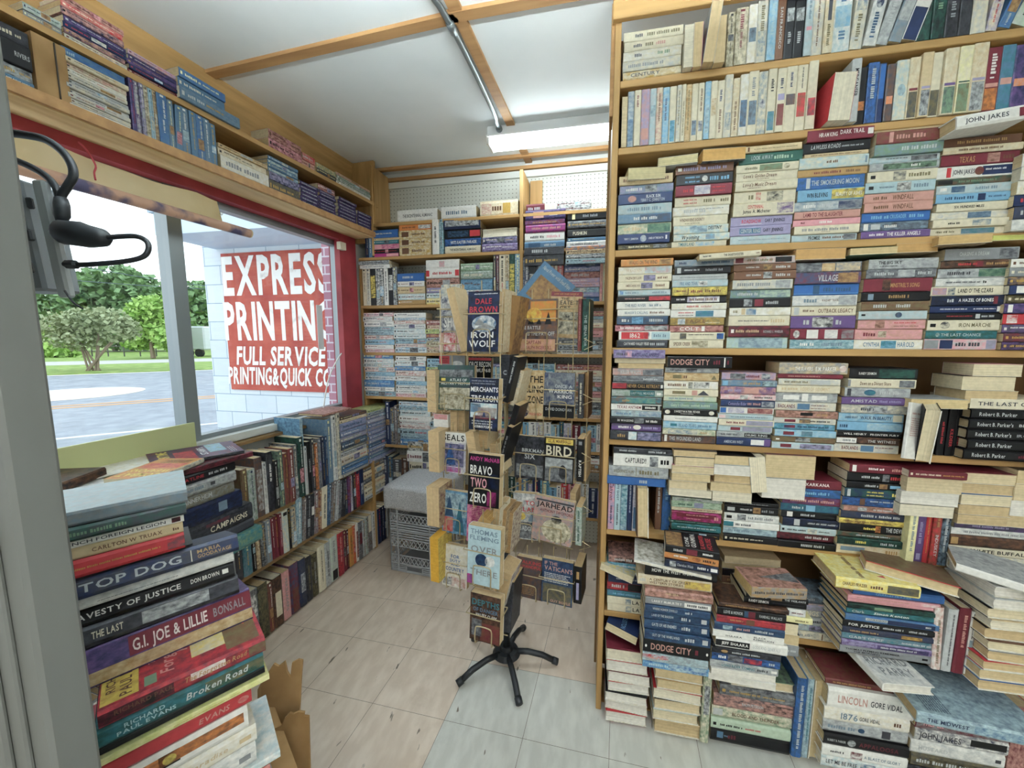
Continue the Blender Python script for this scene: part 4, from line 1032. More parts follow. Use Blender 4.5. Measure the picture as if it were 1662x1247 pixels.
# near pile of large flat books against the window
stack('near pile against the window', YL, 1.47, (20, 880), (190, 830), 0, '''
14 wh h o60 cc:wh+lg x
24 gy h o20 x
40 nv h x
50 br h x
60 ch h x
50 gy h x''', k='h', group=gp, z0=.609, zt=.985, d=.26)
cov(.70, 1.60, .986, 24, .24, .03, .16, 'h', 'bk+br x cc:bk+br C:=/gy/20-28/40-90 C:=/gy/32-40/50-90', 'dark cover, lying at the near corner of the window')
cov(.86, 1.62, .987, -10, .28, .004, .2, 'm', 'cr+wh x cc:wh+cr C:~/rs+cr/4-90/80-96', 'pale open pages beside the dark cover at the window')
# yellow-green board on the window sill
sb_ = MB(); wbox(sb_, .2, 1.175, LW - .035, LW - .025, .947, 1.083); o = sb_.build('sill_board', mat('yellow_green_board', hx('c4c995'), .5)); tag(o, 'yellow-green board standing along the bottom of the window', 'board')
# poster half rolled, hung in the window on red string
po = empty('rolled_poster', (0, 0, 0)); tag(po, 'cream poster half rolled up, hanging along the top of the window', 'poster')
LP = 1.70
ra, rb = at(30, 272, YL, LP), at(404, 379, YL, LP)
M_PAP = noisy(mat('cream_paper', hx('d6c49c'), .8), hx('cdb98e'), hx('dccba6'), 4)
M_ROLL = noisy(mat('printed_roll', hx('b48a7a'), .6), hx('4e4a66'), hx('c09a84'), 9, (1, 1, 1), .36, .5)
rdv = (rb - ra).normalized(); ra2 = ra - rdv * .3
n = 24; th = []; v0 = []
mb = MB()
mb.tube([ra2, rb], [.021, .019], 18, False); mb.build('roll', M_ROLL, po, True)
mb = MB(); mb.tube([rb - rdv * .0, rb + rdv * .006], [.016, .019], 18, False); mb.tube([rb - rdv * .06, rb - rdv * .004], .013, 14); mb.build('roll_end', M_PAP, po, True)
mb = MB(); N = 30; vs = []; rb3 = rb - rdv * .10
for i in range(N + 1):
    p = ra2.lerp(rb3, i / N); w = .006 * math.sin(i * .9)
    sag = .012 * abs(math.sin(i / N * math.pi * 2.2))
    top = 2.044 - sag
    vs += [p + NL * (.018 + w * .2), Vector((p.x, p.y, (p.z + top) / 2)) + NL * (.03 + w), Vector((p.x, p.y, top)) + NL * (.045 + w)]
fs = []
for i in range(N):
    for k in range(2): fs.append((i * 3 + k, (i + 1) * 3 + k, (i + 1) * 3 + k + 1, i * 3 + k + 1))
off = [v + NL * .0012 for v in vs]; nv_ = len(vs)
mb.add(vs + off, fs + [tuple(i + nv_ for i in f)[::-1] for f in fs]); mb.build('sheet', M_PAP, po, True)
mb = MB(); q = wl(rb3.dot(XL) - .012, LP + .016, rb3.z + .055)
mb.tube([q, q - NL * .004], [.007, .006], 10); mb.build('eyelet', M_GALV, po)
st_ = at(150, 268, YL, LP + .02); mb = MB()
mb.tube(smoothpath([at(128, 231, YL, LP + .06), at(140, 243, YL, LP + .03), at(155, 268, YL, LP), at(153, 280, YL, LP - .005), at(155, 292, YL, LP - .022)], 4), .0028, 6); mb.build('string', mat('red_string', hx('a8434c'), .8), po)
o = MB().tube(smoothpath([at(554, 574, YL, LW - .03), at(543, 592, YL, LW - .035), at(532, 620, YL, LW - .03), at(525, 662, YL, LW - .03)], 5), .004, 6).build('white_cable', mat('white_cable', hx('e6e6e2'), .5)); tag(o, 'white cable drooping beside the red window post', 'cable')
nb_ = MB(); a, b_ = at(514, 495, YL, LW + .045), at(527, 567, YL, LW + .045)
wbox(nb_, a.dot(XL), b_.dot(XL), LW + .048, LW + .0495, b_.z, a.z); o = nb_.build('paper_notice', mat('notice_paper', hx('dfe3e6'), .7)); tag(o, 'pale paper notice stuck to the window glass over the red sign', 'notice')
# power adapter box with heavy plugs, fixed behind the doorway post
pw = empty('power_outlet_box', (0, 0, 0)); tag(pw, 'grey outlet box with black plugs and looped cords on the doorway post', 'outlet box')
M_GREYP = mat('grey_plastic', hx('858b90'), .5); M_LGREY = mat('pale_grey_plastic', hx('b0b7bb'), .45); M_RUB = mat('black_rubber', hx('1f2226'), .5)
F0 = .56
def pbox(name, x0, x1, y0, y1, f, dep, m, bev=.004):
    a = atf((x0 + x1) / 2, (y0 + y1) / 2, f); w = (x1 - x0) / FPX * f; h = (y1 - y0) / FPX * f
    lean = Matrix.Rotation(math.radians(-7), 3, CF)
    return MB().box(a, (w, h, dep), (CR, (UP * .99 + CR * -.10).normalized(), (CF - UP * CF.z).normalized()), bev).build(name, m, pw)
pbox('body', 20, 86, 305, 474, F0 + .02, .05, M_GREYP); pbox('face_plate', 78, 98, 298, 482, F0 - .005, .012, M_LGREY, .003)
for yy in (330, 382, 434): pbox('socket', 44, 54, yy - 9, yy + 9, F0 - .008, .006, M_RUB, .002)
def cord(name, pts, r, m=M_RUB, f=F0 - .01): MB().tube(smoothpath([atf(x, y, f + (q[0] if q else 0)) for x, y, *q in pts], 6), r, 10).build(name, m, pw, True)
MB().tube([atf(x, y, F0 - .01) for x, y in ((94, 377), (102, 377), (130, 380), (145, 384), (168, 386), (176, 386))], [.012, .0165, .017, .0155, .012, .0065], 16).build('plug', M_RUB, pw, True)
cord('cord', [(174, 386), (195, 384), (222, 384), (238, 392), (241, 405), (232, 417), (205, 424), (165, 428), (130, 430), (104, 429)], .0034)
pbox('plug', 104, 128, 423, 436, F0 - .01, .012, M_RUB)
cord('cord', [(14, 216), (40, 219), (72, 226), (98, 243), (115, 265), (119, 285), (110, 302), (100, 318), (98, 335)], .0052)
cord('cord', [(20, 258), (48, 270), (72, 284), (88, 300), (96, 320), (98, 335)], .0045)
MB().tube([atf(x, y, F0 - .01) for x, y in ((99, 322), (100, 332), (101, 350), (99, 362))], [.007, .0085, .0085, .005], 12).build('plug', M_RUB, pw, True)
cord('ground_wire', [(105, 472), (112, 482), (120, 492), (134, 501)], .0013)
# milk crates with a grey cloth
ky = -4.5
KX, KY = axes(ky); K0 = atz(635, 926, 0.0)
M_CRATE = mat('grey_crate_plastic', hx('a3a6a9'), .5)
def crate(z0, label, flip):
    t = empty('milk_crate', (0, 0, 0)); tag(t, label, 'crate', 'stacked milk crates')
    W_, D_, H_ = .325, .325, .268
    def fr(u, v, z): return K0 + KX * u + KY * v + UP * (z0 + (H_ - z if flip else z))
    sides = [(lambda u, z, o=0: fr(u, 0 + o, z), W_), (lambda u, z, o=0: fr(u, D_ - o, z), W_), (lambda u, z, o=0: fr(0 + o, u, z), D_), (lambda u, z, o=0: fr(W_ - o, u, z), D_)]
    for fn, w in sides:
        mb = MB()
        def bar(u0, z0_, u1, z1, r=.0045): mb.tube([fn(u0, z0_, .004), fn(u1, z1, .004)], r, 4)
        for z in (.004, .020, .036, .052, .215, .264): bar(0, z, w, z, .0048)
        for k in (.228, .240, .252): bar(0, k, w * .34, k, .004); bar(w * .66, k, w, k, .004)
        for a, b in ((.34, .222), (.34, .258)): bar(w * a, b, w * .66, b, .005)
        bar(w * .33, .222, w * .33, .258, .005); bar(w * .67, .222, w * .67, .258, .005)
        for u in (0.004, w - .004, w * .16, w * .84): bar(u, 0, u, .266, .006)
        for lo, hi in ((.056, .100), (.165, .212)):
            k = 12; s = w / k
            for i in range(k):
                bar(i * s, lo, (i + 1) * s, hi, .003); bar((i + 1) * s, lo, i * s, hi, .003)
        bar(0, .104, w, .104, .004); bar(0, .161, w, .161, .004)
        mb.build('side', M_CRATE, t)
    mb = MB(); c = fr(W_ / 2, D_ / 2, .006 if not flip else .262); mb.box(c, (W_ - .012, D_ - .012, .006), (KX, KY, UP)); mb.build('bottom', M_CRATE, t)
crate(0.003, 'grey plastic milk crate standing on the floor, lower of two', True)
crate(0.273, 'grey plastic milk crate under the grey cloth, upper of two', False)
M_CLOTH = noisy(mat('grey_cloth', hx('8f8f90'), .95, 0, .1), hx('98989a'), hx('c4c4c5'), 190, (1, 1, 1), .35, .65, 3, .5)
mb = MB(); N = 16; zt_ = .273 + .27
def cl(u, v):   # u, v in -1..2: over the top and down the sides
    W_ = .335; r = .012
    def prof(a):  # returns position along, drop
        if a < 0: return -r, -a
        if a > W_: return W_ + r, a - W_
        return a, 0
    pu, du = prof(u); pv, dv = prof(v); d = max(du, dv)
    e = .022; cu = min(u, .335 - u) if 0 <= u <= .335 else 0; cv = min(v, .335 - v) if 0 <= v <= .335 else 0
    soft = -.012 * max(0, 1 - cu / e) ** 2 * (0 <= u <= .335) - .012 * max(0, 1 - cv / e) ** 2 * (0 <= v <= .335)
    wav = .004 * math.sin(u * 31 + v * 17) * (d > 0) * min(1, d / .08)
    return K0 + KX * (pu - .005 + wav * (dv > 0)) + KY * (pv - .005 - wav * (du <= 0) * 1.0) + UP * (zt_ + .012 + soft - d)
ua = [-.14 + .615 * i / 46 for i in range(47)]; vs = []
for u in ua:
    for v in ua: vs.append(cl(u, v))
fs = [(i * 47 + j, (i + 1) * 47 + j, (i + 1) * 47 + j + 1, i * 47 + j + 1) for i in range(46) for j in range(46) if not ((ua[i + 1] < .0 or ua[i] > .335) and (ua[j + 1] < .0 or ua[j] > .335))]
mb.add(vs, fs); o = mb.build('grey_cloth', M_CLOTH, None, True)
sm = o.modifiers.new('thick', 'SOLIDIFY'); sm.thickness = .004; sm.offset = 1
tag(o, 'grey folded cloth draped over the upper milk crate', 'cloth')
# ------------------------------------------------------------------ revolving wire rack of military paperbacks
HUB = atz(822, 1058, .05)
rk = empty('book_spinner_rack', (0, 0, 0)); tag(rk, 'revolving brass wire book rack on a black five-legged stand', 'book rack')
MB().disc((HUB.x, HUB.y, 0), .062, .05, .045, .066).disc((HUB.x, HUB.y, 0), .03, .026, .066, .085).build('hub', M_STEEL, rk)
MB().tube([(HUB.x, HUB.y, .06), (HUB.x, HUB.y, .56)], .0165, 16).build('pole', M_STEEL, rk, True)
MB().tube([(HUB.x, HUB.y, .56), (HUB.x, HUB.y, 1.62)], .009, 12).build('inner_pole', M_WIRE, rk, True)
for x, y in ((905, 1074), (843, 1143), (742, 1110), (768, 1036), (850, 1018)):
    e = atz(x, y, .018); d = (Vector((e.x, e.y, 0)) - Vector((HUB.x, HUB.y, 0))); u = d.normalized(); b = Vector((HUB.x, HUB.y, 0)); L = d.length
    lg_ = MB().tube([b + u * .035 + UP * .056, b + u * (L * .42) + UP * .058, b + u * (L * .7) + UP * .046, b + u * (L * .93) + UP * .022], .0125, 10).build('leg', M_STEEL, rk, True)
    MB().tube([b + u * (L * .9) + UP * .024, b + u * L + UP * .016], .0150, 10).build('foot_cap', M_RUB, lg_, True)
grk = 'paperbacks in the wire rack'
def upat(p): return p
PK = []
def face(x0, x1, y0, y1, F, spec, place, t=.022, roll=0, yaw=-8, tilt=5, wire=True, k='p', pc=None):
    """a paperback standing in a pocket with its cover to the room"""
    c = atf((x0 + x1) / 2, (y0 + y1) / 2, F); rt, inn = axes(yaw); nn = -inn
    w = (x1 - x0) / FPX * F / max(.6, rt.dot(CR)); h = (y1 - y0) / FPX * F
    tl = Matrix.Rotation(math.radians(-tilt), 3, rt); rl = Matrix.Rotation(math.radians(roll), 3, nn)
    up = rl @ (tl @ UP); r2 = rl @ rt; n2 = r2.cross(up)
    loose(k, basis(-up, r2, n2, c - r2 * (w / 2) - n2 * t), h, t, w, spec + ' x', place, grk, pc=pc or hx('cfb892'))
    if wire: PK.append((c - up * (h / 2), rt, -nn, w, h, t))
def edge(x0, x1, y0, y1, F, spec, place, pages=False, roll=0, yaw=-8, d=.104, k='p', pc=None):
    """a paperback in a sideways pocket: only its spine, or its page edges, face the room"""
    c = atf((x0 + x1) / 2, (y0 + y1) / 2, F); rt, inn = axes(yaw); t = (x1 - x0) / FPX * F; h = (y1 - y0) / FPX * F
    rl = Matrix.Rotation(math.radians(roll), 3, inn); up = rl @ UP; r2 = rl @ rt
    if pages: M = basis(up, -inn, r2, c - r2 * (t / 2) + inn * d)
    else: M = basis(-up, inn, r2, c - r2 * (t / 2))
    loose(k, M, h, t, d, spec, place, grk, pc=pc or hx('ccb188'))
W1 = "in the wire rack's %s"
face(712, 753, 481, 571, 1.53, 'nv+wh cc:nv+wh C:AND_THE/lg/12-28/30-90 C:SHOT/wh/34-58/20-96 C:~/rd+wh/66-98/2-96', W1 % 'top pocket on the window side')
edge(735, 749, 466, 572, 1.44, 'bg x', W1 % 'top pocket, tilted beside the flag cover', True, -14)
face(714, 750, 462, 520, 1.62, 'cr+pg cc:cr+st', W1 % 'top pocket, half hidden behind the flag cover', wire=False)
face(758, 810, 473, 571, 1.31, 'bk cc:bk+nv C:=/wh/3-6/20-94 C:DALE/rd/11-22/24-76 C:BROWN/rd/24-36/6-94 C:o/sb+wh/40-68/14-92 C:^/lg/44-56/20-56 C:^/wh+gy/52-62/24-90 C:IRON/wh/66-78/12-84 C:WOLF/wh/80-93/6-90', W1 % 'top pocket nearest the doorway', .03)
edge(812, 818, 470, 572, 1.36, 'bg+cr x', W1 % 'top pocket, behind the jet cover', True, 3)
edge(822, 838, 480, 576, 1.42, 'br+tn x', W1 % 'top pocket, tattered, beside the flame-coloured battle cover', True, 10, pc=hx('7d5f3d'))
face(842, 903, 486, 571, 1.49, 'br+ch cc:br+ch C:~/og+go/4-42/30-96 C:o/yl+og/16-44/20-60 C:^/bk/30-48/24-40 C:^/bk/34-48/46-60 C:^/bk/24-48/68-86 C:THE_BATTLE/lg/50-58/4-58 C:IS_THE_PAY-OFF/lg/61-70/24-94 C:~/tn+rs/76-98/4-96 C:CAPTAIN/mr/78-86/20-60 C:RALPH_INGERSOLL/mr/88-96/20-88', W1 % 'top pocket facing the bookcase', .02)
face(893, 941, 474, 548, 1.55, 'tn cc:bg+tn C:~/mr/0-10/0-100 C:=/tn/2-8/10-90 C:THE/bk/12-18/34-60 C:GREATEST/bk/18-29/10-90 C:ACES/bk/30-39/14-66 C:~/bk+cr/44-62/8-92 C:~/cr+bk/64-92/8-92', W1 % 'top pocket, behind the battle cover', .02, -3, wire=False)
face(850, 913, 436, 520, 1.63, 'sb cc:sb C:*Naval_Power_with_Small_Ships/lg/5-14/8-92 C:~/tn+br/24-70/14-86', W1 % 'top pocket, large and set cornerwise above the others', .008, -40, wire=False)
edge(938, 944, 486, 570, 1.50, 'mr+br =/rs/10-80', W1 % 'top sideways pocket, thinner of two spines'); edge(945, 956, 486, 571, 1.48, 'dg+bk THE_SENATOR/lg/30-90/20-80', W1 % 'top sideways pocket nearest the bookcase')
# second tier
face(711, 755, 577, 640, 1.60, 'gy cc:gy C:~/rd/2-22/0-40 C:==/bk/6-20/6-36 C:o/wh+lg/14-30/50-92', W1 % 'second tier, red corner showing behind the atlas', .024, wire=False)
face(756, 797, 581, 650, 1.56, 'bk+mr cc:bk C:~/rd/0-6/0-100 C:FORCE_RECON/wh/8-22/4-98 C:#1,1968/wh/24-34/40-98', W1 % 'second tier, behind the treason cover', .02, wire=False)
edge(692, 708, 601, 670, 1.50, 'bg x', W1 % 'second tier, sideways pocket on the window side', True)
face(708, 771, 593, 666, 1.49, 'dg+ch cc:dg+ch C:~/gy+bk/10-26/6-96 C:ATLAS_OF/wh/29-36/34-80 C:MILITARY_HISTORY/wh/37-44/10-98 C:~/yl/29-35/10-22 C:~/ol+cr/50-98/6-96', W1 % 'second tier on the window side', .02, 1)
for i in range(2): edge(730 + i * 13, 742 + i * 13, 664, 706, 1.54, 'bg x', W1 % ('second tier, below the atlas, %s of two' % ('nearer window' if i == 0 else 'farther from window')), True)
edge(702, 729, 672, 694, 1.56, 'wh ~/pk+rs/2-40', W1 % 'second tier, pink-topped, beside two page edges', False)
face(761, 809, 614, 699, 1.29, 'bk cc:bk+nv C:==/gy/3-13/6-94 C:MERCHANTS/wh/16-27/4-98 C:TREASON/wh/32-46/6-98 C:~/lb+wh/48-76/4-96 C:~/sk+bl/49-66/5-40 C:~/rs+wh/56-72/30-95 C:^/nv/62-74/46-58 C:~/mr/72-78/14-90 C:==/lg/80-90/10-90 C:NORMAN_POLMAR/wh/90-96/18-82', W1 % 'second tier nearest the doorway', .036)
edge(813, 827, 576, 640, 1.40, 'bk+ch U/lg/30-60/20-80', W1 % 'second tier, sideways behind the treason cover')
edge(824, 833, 578, 655, 1.37, 'bk =/lg/10-60', W1 % 'second tier, slanting black spine with grey type', False, 14)
edge(834, 844, 600, 660, 1.43, 'cr+bg =/gy/10-50', W1 % 'second tier, cream slanting spine', False, 14)
face(838, 882, 601, 679, 1.53, 'bg cc:bg+tn C:==/rs/4-24/2-40 C:THE/bk/10-27/44-96 C:KILLING/bk/30-48/10-98 C:ZONE/bk/52-70/42-98 C:o/nv+bg/66-98/10-50 C:FREDERICK/rd/88-94/50-96', W1 % 'second tier facing the bookcase, nearer the pole', .022)
face(883, 931, 605, 678, 1.49, 'nv+bk cc:nv+gy C:~/gy+nv/2-30/14-94 C:ONCE_A/lg/26-35/36-92 C:WARRIOR/wh/36-47/16-94 C:KING/wh/49-58/46-92 C:~/bk/74-100/0-100 C:DAVID_DONOVAN/lg/78-86/8-92', W1 % 'second tier facing the bookcase, farther from the pole', .024)
edge(938, 947, 607, 680, 1.46, 'bk+ch =/cr/20-90', W1 % 'second-tier sideways pocket nearest the bookcase'); edge(947, 955, 605, 680, 1.48, 'br x', W1 % 'second-tier sideways pocket, behind the black spine', True, pc=hx('6b5236'))
# third tier
edge(694, 714, 700, 768, 1.49, 'bg x', W1 % 'third tier, sideways pocket on the window side', True)
face(716, 757, 702, 768, 1.51, 'wh+lv cc:wh+lv C:~/wh/0-24/0-100 C:SEALS/bk/4-22/4-92 C:~/nv+lv/28-84/4-92 C:^/bl+nv/30-80/10-60 C:~/mg+lv/86-98/4-80', W1 % 'third tier on the window side', .022)
for i, (a, b, c_, d_, rl) in enumerate(((757, 772, 701, 740, -10), (775, 792, 700, 728, 6), (796, 812, 720, 770, -8))): edge(a, b, c_, d_, 1.36 + .02 * i, 'bg x', W1 % ('third tier, page edges %s behind the two-zero cover' % ('nearest window', 'midmost', 'nearest pole')[i]), True, rl)
face(759, 811, 738, 823, 1.28, 'bk cc:bk+ch C:~/bk/0-100/0-100 C:ANDY_McNAB/mg/4-14/4-98 C:BRAVO/wh/20-40/6-76 C:TWO/pk/44-66/8-60 C:ZERO/wh/72-96/6-60 C:~/mg/70-98/62-90 C:~/nv+bk/36-64/64-96', W1 % 'third tier nearest the doorway', .036)
edge(813, 822, 690, 770, 1.40, 'bk =/gy/20-80', W1 % 'third tier, slanting black spine nearest the pole', False, 16); edge(824, 834, 655, 735, 1.42, 'bk ~/gy/60-90/30-70', W1 % 'third tier, upper slanting black spine', False, 16)
face(836, 882, 708, 778, 1.53, 'bk cc:bk+ch C:BIRKMAN/lg/28-38/24-98 C:SIX/lg/40-54/34-70 C:~/gy+bk/66-94/6-98', W1 % 'third tier facing the bookcase, nearer the pole', .024)
face(884, 930, 711, 784, 1.48, 'bk cc:bk C:~/go+yl/2-14/4-96 C:S.L.A._MARSHALL/br/4-12/12-88 C:BIRD/cr/16-42/6-92 C:~/gy+lg/46-72/4-96 C:~/ch+gy/66-98/4-96 C:o/bk+ch/60-92/52-76', W1 % 'third tier facing the bookcase, farther from the pole', .026)
edge(936, 947, 712, 783, 1.45, 'bk ~/gy/6-14/20-80 RAPTISH/wh/50-88/20-80', W1 % 'third-tier sideways pocket nearest the bookcase')
edge(947, 952, 708, 783, 1.47, 'bg x', W1 % 'third-tier sideways pocket, behind the black spine', True)
# fourth tier
edge(691, 714, 790, 857, 1.48, 'bg+mr x', W1 % 'fourth tier, sideways pocket on the window side', True)
face(717, 759, 797, 867, 1.50, 'sk+tl cc:sk+db C:~/lb+db/6-60/4-96 C:^/db/10-60/10-46 C:^/tl+db/20-94/50-90 C:~/rs+rd/62-96/4-44', W1 % 'fourth tier on the window side', .024)
face(757, 795, 820, 882, 1.40, 'mg cc:mg+pk C:==/mr/4-60/20-90', W1 % 'fourth tier, magenta, half hidden below the two-zero cover', .018, wire=False)
edge(772, 792, 838, 872, 1.34, 'bg+tn x', W1 % 'fourth tier, slanting page edges over the helmet cover', True, 28, pc=hx('d8b276'))
for i in range(3): edge(798 + i * 11, 809 + i * 11, 822 + i * 4, 905 - i * 2, 1.36 + .03 * i, ['cr', 'bg+br', 'cr+mr'][i] + ' x', W1 % ('fourth tier, %s of three page edges by the pole' % ('nearest window', 'midmost', 'nearest pole')[i]), True, 5, pc=hx('a98a64') if i else None)
face(834, 872, 801, 876, 1.52, 'wh+gy cc:gy+wh C:TO/rd/14-26/50-90 C:CLAN/rd/28-40/20-96 C:o/yl+go/42-58/14-50 C:^/st/40-60/60-90 C:~/ch+gy/62-98/2-98 C:McBADGERS/lg/70-82/4-96', W1 % 'fourth tier facing the bookcase, beside the soldier cover', .03, 3)
face(866, 928, 809, 882, 1.47, 'gy+rs cc:gy+rs C:~/ch/6-10/4-98 C:JARHEAD/bk/10-24/6-96 C:ANTHONY_SWOFFORD/mr/26-34/16-98 C:o/ch+bk/38-56/46-72 C:o/cr+ol/46-98/24-98 C:~/ol+bk/66-94/40-86', W1 % 'fourth tier facing the bookcase, soldier cover', .024, -4)
edge(934, 944, 822, 887, 1.45, 'lg+gn =/dg/10-40 =/dg/50-90', W1 % 'fourth-tier sideways pocket nearest the bookcase')
edge(925, 934, 800, 830, 1.5, 'bg x', W1 % 'fourth tier, page edges above the soldier cover', True)
# fifth tier
edge(697, 713, 872, 948, 1.47, 'go+yl x', W1 % 'fifth tier, sideways pocket on the window side', True, 0, pc=hx('d6a544'))
face(717, 759, 885, 954, 1.50, 'wh cc:wh+cr C:FOR/bl/22-32/34-68 C:DUTY/bl/33-41/30-72 C:AND/bl/42-50/34-70 C:COUNTRY/bl/52-63/14-88 C:IRON_CLAD/nv/64-69/30-76 C:~/nv+wh/78-96/4-40 C:~/rs+wh/76-98/36-96', W1 % 'fifth tier on the window side', .022)
face(758, 812, 856, 952, 1.27, 'lb+wh cc:lb C:THOMAS/st/4-14/8-90 C:FLEMING/st/15-24/6-94 C:OVER/gy/32-46/10-92 C:o/nv+db/46-68/24-62 C:o/wh+lg/48-66/54-84 C:THERE/gy/72-84/10-92 C:~/pp+mg/84-100/0-16', W1 % 'fifth tier nearest the doorway, helmet cover', .036)
face(838, 881, 906, 972, 1.53, 'bk+ch cc:ch+br C:TALKING/rd/6-16/8-90 C:A_HANDFUL/rd/17-26/8-90 C:~/ch+br/30-66/6-94 C:==/tn/68-92/8-80', W1 % 'bottom tier facing the bookcase, nearer the pole', .026)
face(880, 928, 910, 982, 1.48, 'nv+bk cc:nv+db C:IF_THE/rs/4-13/8-50 C:VATICAN\'S/rs/14-26/8-98 C:==/wh/30-52/8-94 C:~/ol+ch/56-98/4-96 C:GUY_BOYLE/rs/90-97/30-94', W1 % 'bottom tier facing the bookcase, farther from the pole', .028)
edge(931, 944, 918, 982, 1.45, 'bk ~/tn/14-34/30-70 ~/lv/44-90/30-70', W1 % 'bottom-tier sideways pocket nearest the bookcase')
# lowest pocket
face(762, 812, 966, 1044, 1.26, 'bk cc:bk+br C:DEPTHS/tl/10-26/6-96 C:OF_DANGER/sb/28-38/10-92 C:HALSEY_CLARK/wh/40-48/20-90 C:~/ch+gy/54-90/6-40 C:~/mr+br/60-98/36-98', W1 % 'lowest pocket nearest the doorway', .034)
edge(768, 796, 935, 985, 1.35, 'bg x', W1 % 'lowest pocket, thick page edges behind the depths cover', True); edge(800, 825, 925, 990, 1.38, 'cr+pp x', W1 % 'lowest pocket, page edges nearest the pole', True, 14)
edge(814, 832, 940, 1030, 1.42, 'bk+ch x', W1 % 'lowest pocket, black spine against the pole', False, 4)
# the wire pockets
for (b, rt, inn, w, h, t) in PK:
    mb = MB(); r = .0021; f = -inn * .006; b = b + f
    hw = w * .27; hh = h * .36
    mb.tube(smoothpath([b + inn * (t + .02) - rt * hw - UP * .004, b - rt * hw - UP * .004, b - rt * hw + UP * (hh - .012), b - rt * (hw - .01) + UP * hh, b + rt * (hw - .01) + UP * hh, b + rt * hw + UP * (hh - .012), b + rt * hw - UP * .004, b + inn * (t + .02) + rt * hw - UP * .004], 3), r, 5)
    q = b + UP * (h * .62) + f * .5; mb.tube([q + inn * (t + .03) - rt * (w * .56), q - rt * (w * .56), q + rt * (w * .56), q + inn * (t + .03) + rt * (w * .56)], r, 5)
    e = b + inn * (t + .03)
    for s in (-1, 1): mb.tube([e + rt * s * hw * .8 - UP * .01, e + rt * s * hw * .8 + UP * (h * 1.2)], r * 1.1, 5)
    for z in (-.004, h * .62): mb.tube([e - rt * (w * .56) + UP * z, e + rt * (w * .56) + UP * z], r, 5)
    mb.build('wire_pocket', M_WIRE, rk)
def vwire(x, F, y0, y1):
    a, b = atf(x, y0, F), atf(x, y1, F); return MB().tube([Vector((a.x, a.y, a.z)), Vector((a.x, a.y, b.z))], .0022, 6).build('upright_wire', M_WIRE, rk)
for x, F, y0, y1 in ((714, 1.50, 470, 960), (757, 1.50, 500, 965), (812, 1.33, 560, 1050), (838, 1.52, 470, 985), (883, 1.52, 560, 990), (932, 1.46, 480, 990), (957, 1.44, 490, 960)): vwire(x, F, y0, y1)
pc_ = Vector((HUB.x, HUB.y, 0))
for z in (.62, .80, .99, 1.19, 1.42, 1.55):
    for x, F in ((714, 1.52), (812, 1.33), (932, 1.48), (860, 1.75)):
        e = atf(x, 750, F); MB().tube([pc_ + UP * z, Vector((e.x, e.y, z))], .0026, 6).build('arm', M_WIRE, rk)
for z in (.56, .70, .90, 1.12, 1.32): # wire loops that hold the sideways books
    for x, F, s in ((700, 1.47, -1), (957, 1.43, 1)):
        e = atf(x, 750, F); e.z = z + .10; rt, inn = axes(-8)
        MB().tube([e - rt * s * .03 + UP * .02, e + rt * s * .012, e - rt * s * .03 - UP * .02], .0018, 5).build('side_loop', M_WIRE, rk)
# ------------------------------------------------------------------ the tall bookcase itself
DR = 1.40
Z1, Z2, Z3, Z4, Z5, Z6, Z7 = 2.268, 2.064, 1.738, 1.409, 1.085, .745, .42
def board(root, name, c, size, m, ax=None):
    return MB().box(c, size, ax, .002).build(name, m, root)
tb = empty('bookcase', (.85, 1.5, 0))
tag(tb, 'tall floor-to-ceiling pine bookcase crammed with stacked western paperbacks', 'bookcase')
tb.location = (0, 0, 0)
XA, XB = .034, 1.72
def bpart(name, c, size, m): return board(tb, name, c, size, m)
bpart('side_panel', (XA + .009, DR + .10, 1.26), (.02, .20, 2.52), M_PINEZ)
bpart('side_panel', (XB, DR + .10, 1.26), (.02, .20, 2.52), M_PINEZ)
for z in (Z1, Z2, Z3, Z4, Z5, Z6, Z7):
    bpart('shelf', ((XA + XB) / 2 + .009, DR + .10, z - .0115), (XB - XA - .02, .195, .022), M_PINEX)
bpart('bottom_board', ((XA + XB) / 2 + .01, DR + .115, .004), (XB - XA - .02, .165, .006), M_PINEX)
bpart('header_board', ((XA + XB) / 2, DR - .012, 2.50), (XB - XA + .02, .02, .13), M_PINEX)
bpart('cleat', (XA - .006, DR + .06, 2.34), (.012, .09, .34), M_BROWN)
bpart('back_panel', ((XA + XB) / 2, DR + .205, 1.27), (XB - XA + .02, .008, 2.5), mat('bookcase_back', hx('7d5f3d'), .7))
# ------------------------------------------------------------------ the tall bookcase: what stands on it
S = "stack of tall bookcase's %s shelf"
g3, g4, g5, g6, g7 = ['paperbacks on the %s bookcase shelf' % s for s in ('third', 'fourth', 'fifth', 'sixth', 'seventh')]
